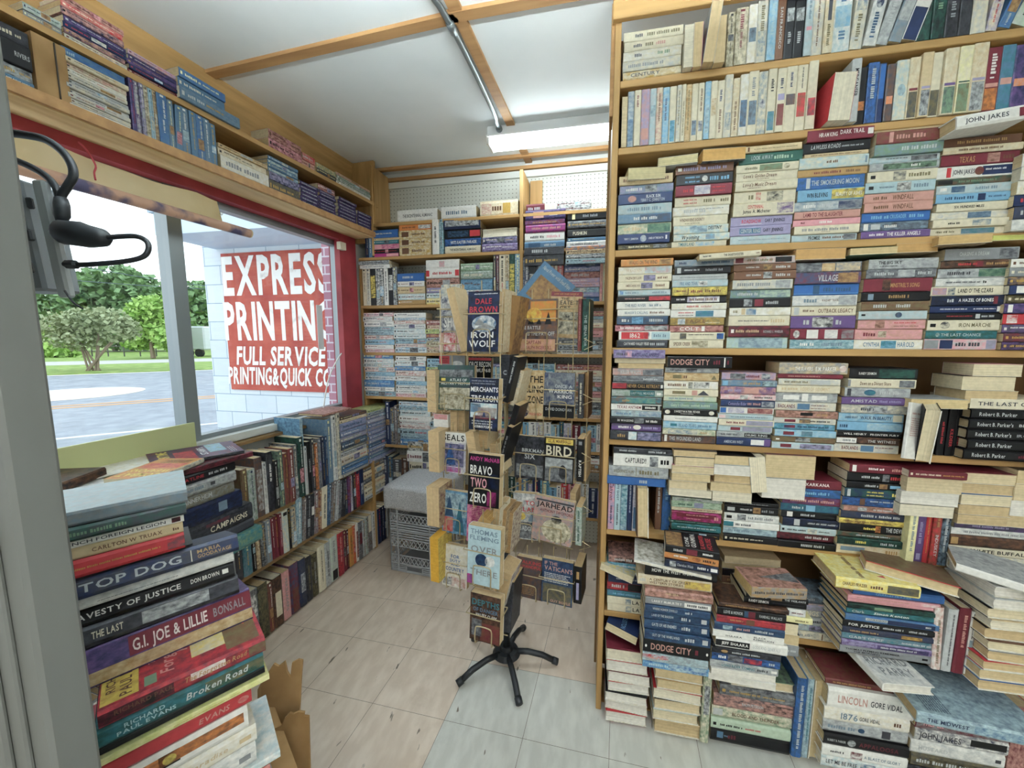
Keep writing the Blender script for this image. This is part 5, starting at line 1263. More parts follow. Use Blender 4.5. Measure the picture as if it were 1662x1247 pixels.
# third shelf
stack('first ' + S % 'third', 0, DR, (1002, 402), (1089, 399), 287, '''
66 bg =/br/8-30 =/br/40-92
62 st+lv ~/bk+lg/48-70 =/wh/12-42
74 nv BLACK_SUN/wh/52-78/50-95 @TERRY_C._JOHNSTON/lg/42-86/8-50 o/rs+ch/18-34/10-90
72 lb+lg =/st/18-60 =/st/64-80
66 st+sb ~/ch+db/42-98 =/wh/30-78
76 cr+gn ~/dg+gn/56-98 =/bg/12-44
72 nv CRIES_OF_THE_EARTH/wh/60-88 @TERRY_C._JOHNSTON/wh/13-40 o/lg+st/44-56/8-92 ~/wh/92-95/30-80
40 bk+ol =/cr/20-60 ~/gy+bk/66-92''', group=g3, z0=Z3)
stack('second ' + S % 'third', 0, DR, (1091, 401), (1182, 397.5), 268, '''
80 br e5 =/lv/14-88 ~/wh/4-11/30-70
92 bk o3 =/sk/16-42/50-96 =/sk/16-42/6-48 =/sk/60-94 o/wh+gy/46-56/20-85
88 mr =/rd/14-32/10-90 ~/wh+lv/34-62 =/rd/66-90/50-92 =/rd/66-88/8-48
80 cr =/rd/16-40/50-92 =/rd/16-40/8-48 =/ol/52-72 =/ol/82-96
78 wh+cr =/gy/40-90/55-90 =/lg/20-60
80 cr WINDHAVEN'S_BOUNTY/br/12-58/30-96 =/ol/22-50/4-28
70 lb+cr DESTINY/bk/64-88/30-95 ~/st+lb/30-62
58 lb+cr ~/sk+gy/58-74 *Wyoming/bk/14-46
50 cr TIMBERLAND/tl/12-42 ~/sk+cr/44-78''', group=g3, z0=Z3)
stack('third ' + S % 'third', 0, DR, (1184, 397.5), (1284, 395), 240, '''
56 bg e6 o10 ~/br/16-19 =/ol/26-94/20-70
92 dg e6 o12 LOOK_AWAY/lg/20-54/25-90 =/pg/56-86
70 cr o6 ~/gn+ol/38-74 =/ol/14-34 o/ol+cr/76-86/10-90
78 cr o5 *Love's_Golden_Dream/br/12-66/35-96 =/br/34-54/8-32
80 cr o4 *Love's_Music_Dream/br/12-66/35-96 =/br/20-42/8-32
104 cr o3 ~/bk+cr/54-80/5-98 ~/rd+cr/36-44/20-96 =/ol/24-34
112 cr o2 CENTENNIAL/rd/24-50/50-96 @James_A._Michener/bk/16-62/12-52 ~/pp+cr/72-98/4-98
86 lv ROADSHOW/rd/18-50/22-80 @GARY_JENNINGS/bk/56-88/22-84 ~/wh/16-51/14-18
84 lv CENTER_RING/wh/18-50/22-80 ~/sb/16-51/14-88 @GARY_JENNINGS/bk/55-88/22-84 CENTER_RING/wh/18-50/20-82
74 lb+lg =/st/14-92/40-66''', group=g3, z0=Z3)
stack('fourth ' + S % 'third', 0, DR, (1285, 394.5), (1395, 389), 214, '''
100 mr o15 e-8 HIRAM_KING/wh/18-46/12-92 DARK_TRAIL/wh/50-86/40-92 ~/wh/91-99/25-85
92 bk o10 e-6 *LAWLESS_ROADS/lg/12-56/30-88 =/lg/58-90/30-70
36 bg o8 e-10 =/br/10-90
96 lb+cr o6 e2 =/br/40-56/20-86 ~/st/95-98/15-88
66 tn o5 e2 =/mr/24-64 =/br/70-90
108 bl+db o2 ~/lg/14-20 THE_SMOKERING_MOON/lg/22-92/22-80
100 sk o1 ~/ol+yl/52-100 WIN_BLEVINS/bk/14-46 BEAUTY_OF_ASHES/wh/58-97/20-76
82 lg+st ~/nv+gy/66-100 =/wh/14-34 =/lg/38-58
66 rs o-1 LAMB_TO_THE_SLAUGHTER/mr/14-74 =/rs/78-90
60 pk o-1 =/mr/12-18 =/wh/40-60
74 cr e-6 =/gy/12-84 =/br/42-56/4-24
62 lb+lg PROMISE/bk/26-44 =/br/48-80 ~/ch+gy/80-98''', group=g3, z0=Z3)
stack('fifth ' + S % 'third', 0, DR, (1397, 389), (1511, 383), 207, '''
52 bg o12 e3 =/br/16-84
104 br+mr o12 e3 ~/rs/18-24 =/rs/28-70
94 gn+st o9 e-4 =/lg/40-92
58 lb+lg o6 =/ch/24-56/40-96 ~/gy+bk/60-96
66 gy+lg o5 ~/bk+gn/20-96 =/wh/60-74
92 cr o3 ~/ch+cr/38-56 =/ol/60-92 ~/bk/5-12/30-70
92 lb o2 THE_SOUTHERN_LEGACY/nv/20-42 ~/bk+wh/46-66 =/st/70-90 ~/bk/5-12/30-70
82 rs WINDFALL/br/42-72/10-90 =/br/14-38 =/rs/76-96
80 rs o-1 WINDFALL/br/42-72/10-90 =/br/14-38 =/rs/76-96
84 bl o-1 CRUSADER/sk/42-66/12-94 =/sk/14-40 =/sk/70-92
76 ch+st o-2 ~/wh/5-12 ~/lg/16-30/10-90 =/wh/36-54
66 pp THE_KILLER_ANGELS/wh/38-86/10-94 =/wh/12-34''', group=g3, z0=Z3)
stack('sixth ' + S % 'third', 0, DR, (1512, 382.5), (1637, 376.5), 226, '''
80 br e5 o6 =/tn/20-84
62 cr+bg e5 o5 =/br/20-76
100 mr e2 o3 TEXAS/tn/24-44 ~/rs+br/60-76 =/br/80-96
108 wh ~/rd/13-19 @JOHN_JAKES/ch/21-50/4-96 o/br+mr/50-62/8-92 ~/nv/60-98/6-94 =/wh/64-90/40-80
60 dg+br ~/bk/2-22 =/gn/30-80
80 lb+lg ~/db+st/20-38/6-94 ~/wh/5-14/30-80 =/st/52-80
80 sk e-4 =/db/12-52 ~/nv/56-66 =/db/70-92/20-80
76 cr SIX_HUNDRED_MILES/bk/24-64/25-75
72 cr+lg ~/st+db/48-78 o/lg+cr/8-16/15-85
72 cr =/bk/20-38/10-90 ~/st+cr/52-76
66 cr ~/tl+st/42-86 =/ol/8-34''', group=g3, z0=Z3)
stack('seventh ' + S % 'third', 0, DR - .02, (1642, 378), (1752, 372), 250, '''
90 wh ~/bk+wh/10-90
90 wh+cr ~/ch+wh/10-60
96 cr+wh =/bk/10-90
80 nv =/rd/10-40
90 nv+ch =/lg/10-70
80 wh+lg =/ch/20-60''', group=g3, z0=Z3)
# books shoved in above the third-shelf stacks
for (x, y, w, c, yw, zz, ln) in ((1043, 280, .118, 'cr', 6, 2.0 - .0, 8), (1104, 265, .118, 'lg', -5, 2.013, 6), (1170, 259, .125, 'gy+bk', 3, 2.021, 0)):
    p = at(x, y + 20, 0, DR - .01); ez = Vector((0, 0, 1)); X = Matrix.Rotation(math.radians(180 + yw), 3, 'Z') @ Vector((1, 0, 0))
    Mx = basis(X, ez.cross(X), ez, Vector((p.x, DR + .10, {1043: 1.9545, 1104: 1.991, 1170: 1.9915}[x])))
    loose('p', Mx, w, {1043: .036, 1104: .026, 1170: .036}[x], .112, c + ' x', "page edges outward, on top of the third shelf's %s stack" % {1043: 'first', 1104: 'second', 1170: 'second'}[x] +
          (', nearer end post' if x == 1104 else ''), g3, pc=hx('d8cba0') if x != 1170 else hx('c9a066'))
p = at(1597, 213, 0, DR - .05)
loose('h', basis(Vector((.995, .0, .09)), Vector((0, 1, 0)), Vector((-.09, 0, .995)), Vector((p.x + .01, DR - .055, 2.006))), .155, .034, .15,
      "wh @JOHN_JAKES/ch/12-72/20-84 ~/mr/86-98", "lying on top of the third shelf's sixth stack", g3)
# fourth shelf
stack('first ' + S % 'fourth', 0, DR, (999, 565), (1084, 565), 421.5, '''
54 tn+og o9 WALKS_ON_THE_WIND/br/16-70 ~/br+tn/74-96
60 cr+wh THE_BLACK_PATH/bg/14-44 ~/lb+rs/50-98
58 cr PALEFACER'S_LAW/br/14-44/8-96 ~/lv+ch/48-70 =/br/74-92
60 cr AMERICAN_BLOOD/br/16-44/8-96 ~/ch+lv/46-68 =/br/74-92
46 lb+lg ~/bl+lb/3-10 =/st/14-40 =/st/66-94
46 bk ~/mr+rd/60-100 =/rs/14-52/20-80
58 wh THE_RED_RIVER/st/16-56/20-80 =/st/62-84
54 wh BEAKER'S_CALLING/st/14-58/20-80 =/br/62-90
66 ch+db ~/sk+db/30-52 =/wh/10-24 =/lg/64-92
50 pk+mr e4 =/wh/10-48 ~/lg+bk/56-98
70 wh o10 ~/rd/5-58 1862/wh/22-42/12-90 ~/nv+wh/48-60 ~/lb/64-99 =/st/68-94
62 bk+ch o4 CAYWARD_VALLEY_FEUD/wh/14-64/25-85 =/lg/66-94''', group=g4, z0=Z4)
stack('second ' + S % 'fourth', 0, DR, (1086, 565), (1175, 565), 422, '''
56 gy+st o10 e14 =/nv/8-20 =/db/46-92
60 bk o8 =/lg/18-46/20-90 =/gy/56-86 ~/lg/5-12
48 lg o2 =/ch/14-94/30-66
54 lb+lg FIRE_AND_TEAR/sb/14-46 ~/wh+ch/48-64
68 yl+ol ~/br/28-30 =/mr/8-26/30-80 =/mr/34-56 =/br/60-88
60 bk ~/wh+lv/30-88 =/wh/10-26/20-90 =/br/34-84
54 wh+cr =/rd/28-50/10-92 =/rs/54-76
62 wh ~/tl+sb/46-78 =/rd/14-42/45-95 =/bk/14-42/6-40
62 ol+go ~/sb+wh/14-28 EAGLE/br/30-66/20-96 =/cr/66-92/10-50
56 rs+mr COLT/wh/14-60/10-92 ~/wh/60-66
62 cr ~/ch+ol/18-30 =/bk/34-80/55-95 ~/nv+bl/86-98
68 cr SPIDER_CREEK/br/8-40/20-84 ~/ol+cr/42-72''', group=g4, z0=Z4)
stack('third ' + S % 'fourth', 0, DR, (1180, 565), (1280, 565), 418, '''
54 lg+rs o4 ~/mr/3-16 =/ol/22-64 ~/bk/68-94
56 br o3 =/lg/20-44/20-90 ~/tn+bk/48-62 =/lg/68-92
64 br o3 =/lg/20-44/20-90 ~/bk+lg/48-62 =/lg/68-92
72 lg+cr e-6 =/gy/8-64 ~/gy+lg/72-96
68 st+gn e-4 ~/pg+st/50-100 =/lg/12-46
70 bk ~/ch+lg/24-38 ~/mr/42-56 =/lg/60-80
64 wh+cr ~/bg/20-26 ~/sb+lg/28-44 =/ol/6-14
80 cr =/ch/16-66/35-65 =/bg/70-94
86 mr+bk o2 @RICHARD_S._WHEELER/lg/58-90/10-90 =/bg/12-52/20-90 ~/wh/4-9/35-75
90 lb+pg ~/st+lb/20-92''', group=g4, z0=Z4)
p = at(1183, 412, 0, DR - .02)
loose('p', basis(Vector((.999, 0, .035)), Vector((0, 1, 0)), Vector((-.035, 0, .999)), Vector((p.x, DR - .03, 1.6935))), .176, .016, .1,
      'cr THE_SHARPSHOOTER/bk/40-72/10-96 =/bk/6-20 =/br/92-98', "on top of the fourth shelf's second and third stacks", g4)
stack('fourth ' + S % 'fourth', 0, DR, (1280, 567), (1386, 567), 427, '''
68 ch+gy o6 ~/tn+bg/40-60 ~/bg+gy/62-98
80 db+mr o4 VILLAGE/lg/36-66/10-90 ~/br+tn/66-96
76 bl o2 ~/db/30-40 =/db/46-90 ~/sk/0-100/4-8
74 lg+wh o1 WALLABY_TRACK/br/46-72/12-92 ~/gy+lg/72-98 =/st/18-38
68 cr OUTBACK_LEGACY/br/42-96/20-84 =/br/18-38/20-86 ~/lg/4-12
90 pp ~/bk+wh/34-66/3-97 =/lg/20-30 =/lg/70-80
76 mr ~/wh/26-44 ~/wh+lg/54-74 ~/gy+mr/80-98 o/wh+bk/5-15/5-95
66 lb+tl =/wh/16-40 =/st/50-84''', group=g4, z0=Z4)
stack('fifth ' + S % 'fourth', 0, DR, (1388, 567), (1500, 567), 421, '''
72 lg+gy o13 THE_BIG_SKY/bk/14-48/45-90 =/bk/16-42/12-36
62 ch+gy o9 =/lg/12-40 ~/lg+gy/46-70 =/lg/74-94
92 mr o6 ~/br+bk/28-40 MINSTREL'S_SONG/tn/40-82/20-76
66 bk o4 ~/st/10-18/8-90 =/tn/40-70
66 br+ol o2 =/lg/18-40 =/lg/52-76
60 lb+lg =/lg/14-50 o/ch+db/54-64/10-95 ~/bk/4-10/40-70
66 rs+pk o-1 ~/br+rs/26-40 =/rd/54-86/50-90 =/br/54-90/10-40
74 rs+pk o-2 =/mr/14-34 ~/cr+br/36-48/15-90
68 wh+cr o-4 @CYNTHIA/sb/14-38 ~/tl+sk/40-62 @HAROLD/sb/64-88''', group=g4, z0=Z4)
stack('sixth ' + S % 'fourth', 0, DR, (1502, 567), (1620, 567), 405, '''
78 gy o18 e4 CHASING_A_DREAM/lg/20-60/20-86 ~/ch+gy/74-98
52 bk+br o13 =/rd/24-50 ~/mr/48-58 =/tn/62-92
64 gy+lg o10 ~/dg+gn/58-98 =/ch/14-46
56 wh+lg o7 =/ch/14-62/20-80 =/bk/66-72
62 cr ~/rs+lv/2-22 LAND_O'_THE_CZARS/bk/38-86/18-90 ~/db+cr/24-34
66 bk+nv =/lg/22-36 A_HAZEL_OF_BONES/wh/38-86/28-80 ~/mr/86-92
50 nv =/wh/14-52/30-80 =/wh/60-90/30-80 ~/wh/92-96
46 bk =/rd/24-60/30-80 ~/lg/64-70 =/lg/72-90
74 cr o-2 IRON_MARCHE/ol/44-88/25-80 o/ch+cr/18-32/8-94 ~/bk/4-12/30-70
56 dg+tl o-3 THE_LAST_CHANCE/lg/22-78/22-80 o/lg+dg/14-20/15-85
74 pk+lg o-4 ~/gy/0-20 ~/nv/22-40 =/ch/44-78 ~/lv+gy/86-99''', group=g4, z0=Z4)
stack('seventh ' + S % 'fourth', 0, DR - .01, (1622, 569), (1740, 569), 420, '''
70 wh e-6
70 gy
66 nv+tn
74 nv ~/wh/10-30
70 bk+ol
80 pp+nv ~/wh/5-12
86 rd o4 ~/wh+rd/5-20
70 ch+pp
70 mr+ch
66 bk+pp''', group=g4, z0=Z4)
# page edges outward above the fourth shelf
def tucked(x0, x1, y, t, c, place, yw=0, D=DR, zz=None, d=.11, pc=None, roll=0.0, grp=g4, k='p', shelf=None):
    a, b = at(x0, y, 0, D), at(x1, y, 0, D); X = Vector((-1, 0, 0)); X = Matrix.Rotation(math.radians(yw), 3, 'Z') @ X
    Z = Matrix.Rotation(math.radians(roll), 3, 'Y') @ UP; X = Matrix.Rotation(math.radians(roll), 3, 'Y') @ X
    Y = Z.cross(X); o = Vector(((a.x + b.x) / 2, D, a.z if zz is None else zz)) - Y * d
    loose(k, basis(X, Y, Z, o), abs(b.x - a.x), t, d, c + ' x', place, grp, pc=pc)
tucked(1290, 1374, 424, .032, 'cr+pk', "pages outward, on top of the fourth shelf's fourth stack", 4, pc=hx('c7a06c'), zz=1.683)
tucked(1380, 1455, 419, .020, 'gn', "pages outward, leaning on the fourth shelf's fifth stack", -3, pc=hx('d3bd92'), zz=1.692)
tucked(1452, 1522, 420, .026, 'bg', "pages outward, between the fourth shelf's fifth and sixth stacks", 2, pc=hx('c09a66'), zz=1.693)
tucked(1524, 1606, 406, .024, 'bg+br', "pages outward, atop the fourth shelf's sixth stack", -6, pc=hx('c9aa78'), zz=1.706, D=DR - .03)
tucked(1608, 1690, 402, .014, 'lm', "thin and yellow-green, atop the fourth shelf's sixth stack", 3, pc=hx('ccd079'), zz=1.716)
# fifth shelf
stack('first ' + S % 'fifth', 0, DR - .01, (990, 712), (1073, 712), 567, '''
70 lv+pp f14 BLACKLAND_ANGELS/nv/36-88/10-70 =/ch/6-30 ~/pk+lv/24-36/2-98
40 bg P o3
44 bg P o9 e-20
58 gy+rs KILLER_WALKS/lg/16-56 ~/ch+gy/60-98
52 gy+ch =/ch/18-52/30-70 =/lg/60-90
60 bk ~/mr+rd/0-28 NEVER_CALL_RETREAT/tn/30-92/15-88 ~/wh/94-98/20-80
60 lg+gn ~/dg+tl/36-84 LAST_FULL_MEASURE/lg/38-82/25-75 ~/wh/88-96/20-70
58 br+tl ~/tl+gn/30-88 =/tn/22-40
54 wh ~/bk/62-100 TEXAS_ANTHEM/mr/12-60/15-88 =/wh/68-90 ~/wh/93-97
54 lb+gy ~/sb+lg/56-100 =/sb/10-40
58 bk 30_WAGONS/wh/14-46/25-75 ~/gy+bk/48-66 =/wh/70-94
58 pp ~/ch/0-100/80-100 o/wh+cr/44-60/10-100 =/wh/14-40 =/lv/64-94
80 bk+ch ~/lb+wh/36-52 ~/nv+lv/54-98 =/tn/14-30''', group=g5, z0=Z5)
stack('second ' + S % 'fifth', 0, DR - .01, (1074, 719), (1162, 720), 578, '''
86 bk e30 o18 f6 DODGE_CITY/rs/5-66/14-88 =/mr/72-82 ~/wh/88-90 =/mr/93-97
40 gy+lg =/ch/10-34 ~/ch+gy/40-60
62 bg+tn ~/ol/16-32/25-80 =/br/36-44 ^/ol/86-96/15-85
62 wh+cr ~/ol+lg/46-54 ~/bk+wh/56-84 =/br/8-42
52 cr ~/ol/16-40/20-80 ~/rs/52-62 ^/ch/62-84/2-98
44 pg+cr =/st/10-56 ~/lb+cr/60-76
56 gn+st *Gaby's_Ghosts/pg/14-48/20-86 =/pg/52-88
54 bk SWEETWATER_FEVER/wh/22-70/40-90 =/wh/34-58/8-34 o/wh+cr/4-14/10-90 o/wh+cr/86-96/10-90
46 wh =/ch/22-80/30-66
56 lb+sk ~/tl/14-26/30-80 ISLAND_TEARS/sb/30-62 =/sb/66-90
48 cr+gn ~/st+cr/10-66 =/tn/72-84
66 br+ch THIS_WOUNDED_LAND/lg/14-74/10-92 ~/wh/5-10''', group=g5, z0=Z5)
stack('third ' + S % 'fifth', 0, DR - .01, (1163, 725), (1252, 727), 604, '''
56 lv+rs ~/ch+gy/16-44 =/mr/46-70 ~/nv+lg/74-90
50 sb+gy o3 ~/sk/2-12 =/tn/40-70 ~/bk+lb/74-96
58 pp+rs o3 ~/rs/44-70 =/lv/14-40
44 pk+wh o2 ~/ch+wh/36-50 =/bk/62-96
54 nv o1 *Comanche_Rider/lv/14-48 =/rs/50-74 ~/lg+nv/76-98
54 wh ~/bl/1-12 ~/lv+wh/16-46 ~/mr+rs/52-98
40 lb+lg ~/pk+wh/2-14 =/st/24-90
50 cr =/mr/14-48 ~/gy+lv/50-98
48 lb+lg ~/mr/24-42/15-85 ~/lv+gy/46-98
44 gy+lg ~/bk/52-100 DRIMS_RING/lg/54-94/15-85 =/ch/8-40
66 nv AMERICAN_WEST/lg/14-50/20-70 ~/wh/64-88/10-90 ~/pp/88-100''', group=g5, z0=Z5)
stack('fourth ' + S % 'fifth', 0, DR - .01, (1253, 727), (1354, 733), 588, '''
84 gy+bg e18 o12 THE_SLAVERS/wh/24-50/20-74 @E.M._PARKER/wh/54-84/18-74 o/wh+rs/88-98/15-85
34 mr e6 o6 =/rs/16-66
48 cr+lg =/ol/10-48 ~/lg/52-84
56 cr =/bg/8-34 RIDERS_OF_JUDGMENT/bg/38-84/12-90
72 gy+lg ~/wh/14-40/20-80 ~/wh/44-54 ~/wh/60-84/20-80
64 lg+cr BADLANDS/mr/6-34/20-85 ~/sb/38-58/6-94 =/mr/60-86/50-90 =/mr/60-84/10-40
54 br+rs ~/bk/40-60/30-90 =/tn/66-84
44 lg+cr ~/mr/18-36/15-85 ~/ch+tn/42-60 =/bk/60-92
46 sk+tl ~/mr+nv/18-36/15-85 =/nv/40-90
52 sk+lb ~/mr/14-32/15-85 ~/tl+st/44-62
44 ol+br ~/wh/4-10/30-70 ~/lg+bk/36-60
52 lb+lg ~/mr/14-32/15-85 ~/lv+ch/46-96''', group=g5, z0=Z5)
stack('fifth ' + S % 'fifth', 0, DR - .01, (1355, 733), (1461, 738), 597, '''
76 bk o22 e4 @RANDY_DENMON/wh/14-40/15-85 ~/dg+bk/44-96
64 cr o22 e4 Dawn_on_a_Distant_Shore/br/18-64/10-90 ~/gy/0-4 ~/ch+gy/76-98
68 gy+lg o8 o/tl+db/30-48/10-90 ~/ch/4-10 =/lg/54-84
54 pp o6 AMISTAD/lg/14-54/18-84 =/lv/58-92
64 gy+cr o4 ~/lg+ch/40-70 =/ch/30-50
64 sk+lb o3 WALK_IN_BEAUTY/nv/34-82/20-80 @SABINE_GRANT/nv/10-30/15-88 ~/cr/84-98
66 sk ~/lb+sk/46-98 =/db/4-20
44 bk o-1 @WILL_HENRY/wh/10-46/20-80 FRONTIER_FURY/wh/52-96/20-78
52 bk+br ~/wh/0-32 THE_WITNESS/lg/50-94/18-80 =/gy/10-30
64 lg+cr o-2 BADLANDS/mr/12-38/20-85 ~/sb/42-62/6-94 =/mr/64-92/50-90''', group=g5, z0=Z5)
# a paperback fallen open beside them, a fat hardcover tipped forward, three black uprights, five black spines
p = at(1462, 738, 0, DR - .06); q = at(1498, 752, 0, DR - .10)
X = Vector((-.10, -.12, -.98)).normalized(); Y = Vector((.876, .473, 0)); Y = (Y - X * Y.dot(X)).normalized()
loose('p', basis(X, Y, X.cross(Y), at(1468, 698, 0, DR - .055)), .166, .010, .10, 'wh x cc:wh C:=/rs/16-22 C:==/rs/26-60 C:~/wh/70-84/50-86 C:~/bk/72-80/56-80', 'back cover showing, tipped beside the black spines on the fifth shelf', g5)
X = Vector((.06, .18, -.98)).normalized(); Y = Vector((.45, .9, 0)); Y = (Y - X * Y.dot(X)).normalized()
Mh = basis(X, -Y, X.cross(-Y), at(1516, 704, 0, DR - .05) + Y * .075)
loose('h', Mh, .165, .034, .11, 'bk x', 'page edges showing, tipped forward beside three black upright spines', g5)
row("the tall bookcase's fifth shelf", 0, DR + .01, (1518, 752), (1562, 754), 648, '''
12 bk =/rd/40-80 o/wh+bk/8-14/20-80
13 bk KILDEER/rd/52-84/20-80 o/wh+bk/8-14/20-80
16 bk BRAZITER/rd/48-82/20-80 o/wh+bk/8-14/20-80''', group=g5, z0=Z5, frm='the tipped hardcover')
stack('black ' + S % 'fifth', 0, DR - .02, (1562, 757), (1726, 767), 646, '''
84 cr THE_LAST_CROSSING/ch/8-94/25-80
80 bk h @Robert_B._Parker/lg/8-46/15-88 =/mr/60-90
80 bk h @Robert_B._Parker's/lg/8-44/15-88 BLACKJACK/lg/48-90/25-75
84 bk h @Robert_B._Parker's/lg/8-44/15-88 IRONHORSE/gy/48-90/25-75
84 bk h @Robert_B._Parker/lg/8-44/15-88 =/mr/60-90
84 bk h @Robert_B._Parker/lg/8-42/15-88 =/mr/55-90''', group=g5, z0=Z5, d=.14)
tucked(1478, 1576, 645, .028, 'lg+gy', "pages outward, lying on three black upright spines", 3, D=DR - .03, zz=1.2355, pc=hx('d8c294'), grp=g5)
stack('topmost black ' + S % 'fifth', 0, DR - .02, (1562, 646), (1650, 650), 590, '''
40 pk P e-10 o8
46 bk P o-4
44 cr P o6''', group=g5, z0=1.252)
# sixth shelf
row("the tall bookcase's sixth shelf", 0, DR, (986, 860), (1046, 865), 762, '''
52 lv+pk *Canyon/mr/20-50 =/nv/60-90
50 lb A_WHITE_GHOST/nv/10-50/20-80 =/ch/56-92
56 sb+lb ~/tl+lb/10-90
42 nv =/lg/20-70
50 wh+lv ~/sb/60-96 =/st/10-50
52 lg+cr ~/rs/4-10 ~/rs/50-56 =/ol/14-46''', group=g6, z0=Z6)
stack("row of uprights on sixth shelf of tall bookcase", 0, DR - .01, (990, 762), (1088, 766), 726, '''
34 bk+ch o10 e-2 =/lg/10-40 =/lg/60-90
70 wh o8 e0 CAPTURED!!/bk/20-56/16-88 ~/ch+lg/62-76 ~/wh/78-98 =/bk/80-94
62 gy+lg o-4 WILDERNESS_RUN/ol/8-42/30-70 ~/ol/46-47 =/ol/52-84
52 bl o-8 e-4 =/lg/56-74''', group=g6, z0=.9195)
X = Vector((.03, -.10, -.99)).normalized(); Y = Vector((0, 1, -.1)); Y = (Y - X * Y.dot(X)).normalized()
Mh = basis(X, -Y, X.cross(-Y), at(1052, 832, 0, DR - .04) + Y * .10)
loose('h', Mh, .175, .038, .11, 'br+bk x', 'page edges out, tipped forward beside pale uprights on sixth shelf', g6)
row("far part of tall bookcase's sixth shelf", 0, DR + .03, (1062, 868), (1087, 868), 768, '''
12 br =/lg/20-70
16 bl+db =/sk/20-46''', group=g6, z0=Z6, frm='the tipped hardcover')
stack('first ' + S % 'sixth', 0, DR, (1087, 868), (1170, 873), 806, '''
30 lg+gn =/ch/10-60
58 pg+gn ~/lv+st/46-64 =/dg/14-42
36 cr+bg =/mr/40-90
82 mr+mg ~/mr/10-90/40-90 =/rs/30-74/55-90 =/rs/30-60/10-40 =/rs/86-94
30 dg o-4
60 dg+tl =/lg/12-90/20-80
50 bk''', group=g6, z0=Z6)
stack('topmost first ' + S % 'sixth', 0, DR - .03, (1087, 806), (1156, 808), 730, '''
44 bk+ch P e6 o6
60 bk P e0 o10
50 pk P o4 e4
52 cr P o-4 e-8
58 gy P e-10 o-8
52 cr P o-2 e4''', group=g6, z0=.9015, d=.10)
stack('second ' + S % 'sixth', 0, DR, (1172, 873), (1262, 880), 812, '''
34 bk =/gy/12-80
64 bk ~/lg/6-20/20-80 =/lg/30-52/20-90 ~/br+tn/54-68 =/gy/70-92
62 wh+lg ~/bk/4-14/20-70 ~/ch+lg/24-40 =/gy/44-92
56 wh ~/tl/0-18 =/ch/22-50
60 lb+st =/st/10-50
60 bk''', group=g6, z0=Z6)
stack('topmost second ' + S % 'sixth', 0, DR - .03, (1153, 812), (1220, 814), 738, '''
54 bk P e6 o10
60 lg P o6
48 bg P e-4 o4
52 bg P o-2
60 cr P o2''', group=g6, z0=.895, d=.10)
X = Vector((.13, 0, -.99)).normalized(); Y = Vector((0, -1, 0))
loose('p', basis(X, Y, X.cross(Y), at(1232, 775, 0, DR - .03) + Vector((.02, .10, .01))), .12, .046, .10, 'lg x', 'page edges out, tilted between the second and third sixth-shelf stacks', g6, pc=hx('e6dcc2'))
stack('topmost third ' + S % 'sixth', 0, DR - .02, (1236, 776), (1322, 780), 737, '''
50 mr+ch P o8
44 lg P o-6 e-20''', group=g6, z0=.918, d=.10)
stack('third ' + S % 'sixth', 0, DR, (1262, 882), (1357, 890), 776, '''
62 mr TEXARKANA/wh/30-80/25-80
60 bl+db e-4 =/sk/14-80
58 mr+pp =/rs/14-90
56 db+tl =/lg/20-40 ~/sk/44-60
50 bk o8 =/lg/34-60 ~/wh/10-20
60 bk+nv o10 ~/lg/20-30 =/lg/44-96/20-80
50 lb+lg o4
54 mr+bk =/lg/50-90
54 bk =/lg/40-80''', group=g6, z0=Z6)
stack('fourth ' + S % 'sixth', 0, DR - .01, (1358, 892), (1464, 903), 751, '''
64 mr o14 e4 =/wh/28-52/15-90 =/rs/62-88 ~/wh/4-10
70 bk o8 =/lg/22-50/15-90 ~/gy+bk/54-64 =/rd/66-94
52 bk o6 ~/br+tn/50-62 =/lg/28-48 ~/sk/66-94/20-80
70 nv+dg o4 =/yl/34-60/50-95 =/yl/34-60/10-46 =/yl/72-96 ~/lg/4-9
66 nv+bl o3 ~/br/28-36 =/lg/44-94/40-90
44 rs+br o4 ~/bk+lg/22-36 =/lg/46-90
58 nv+ch =/lg/32-56 =/lg/60-92
40 yl+br =/br/10-80
66 bk o8 e4 =/yl/36-54/10-92 ~/og+bk/54-62 THE_DEVIL/lg/70-96/12-90
40 dg+br =/lg/30-84
58 dg+bk =/yl/28-48 =/lg/66-92
80 bg+cr ~/st/6-44/30-80 =/tn/76-94''', group=g6, z0=Z6)
row("tall bookcase's sixth shelf", 0, DR - .02, (1466, 907), (1538, 914), 810, '''
14 py f10 H104 =/st/10-80
18 pp h ~/lv/6-16/20-80 ~/lv/84-94/20-80 =/lv/34-70
10 rd h
14 rd+br h INDUSKEY/lg/52-86/15-85 =/tn/10-40
16 bk+st h =/lg/20-80''', group=g6, z0=Z6, frm='the yellow cover', d=.14)
stack('fifth ' + S % 'sixth', 0, DR - .02, (1540, 918), (1690, 934), 846, '''
40 ch+pp =/lv/20-60
44 wh+lg =/gy/14-90
70 br+bk h ~/tn/0-8
50 cr THE_WHITE_BUFFALO/bk/6-90/20-90
42 cr+lg NEST_WANDERING_MIND/lg/12-76/20-86
44 cr+tn THE_COMANCHEROS/br/6-52/25-90 ~/ol+cr/56-96''', group=g6, z0=Z6, d=.13)
stack('topmost fifth ' + S % 'sixth', 0, DR - .04, (1466, 812), (1560, 820), 762, '''
34 mr o4 e4
70 cr P o4
60 wh P o2 e2
56 bk P o-4''', group=g6, z0=.9015, d=.11)
stack('middle fifth ' + S % 'sixth', 0, DR - .03, (1552, 846), (1640, 852), 766, '''
60 mr P o6 e4
58 gy P o2 e-4
60 bl P e6 o8
58 nv P o4
54 bg P e-4''', group=g6, z0=.887, d=.11)
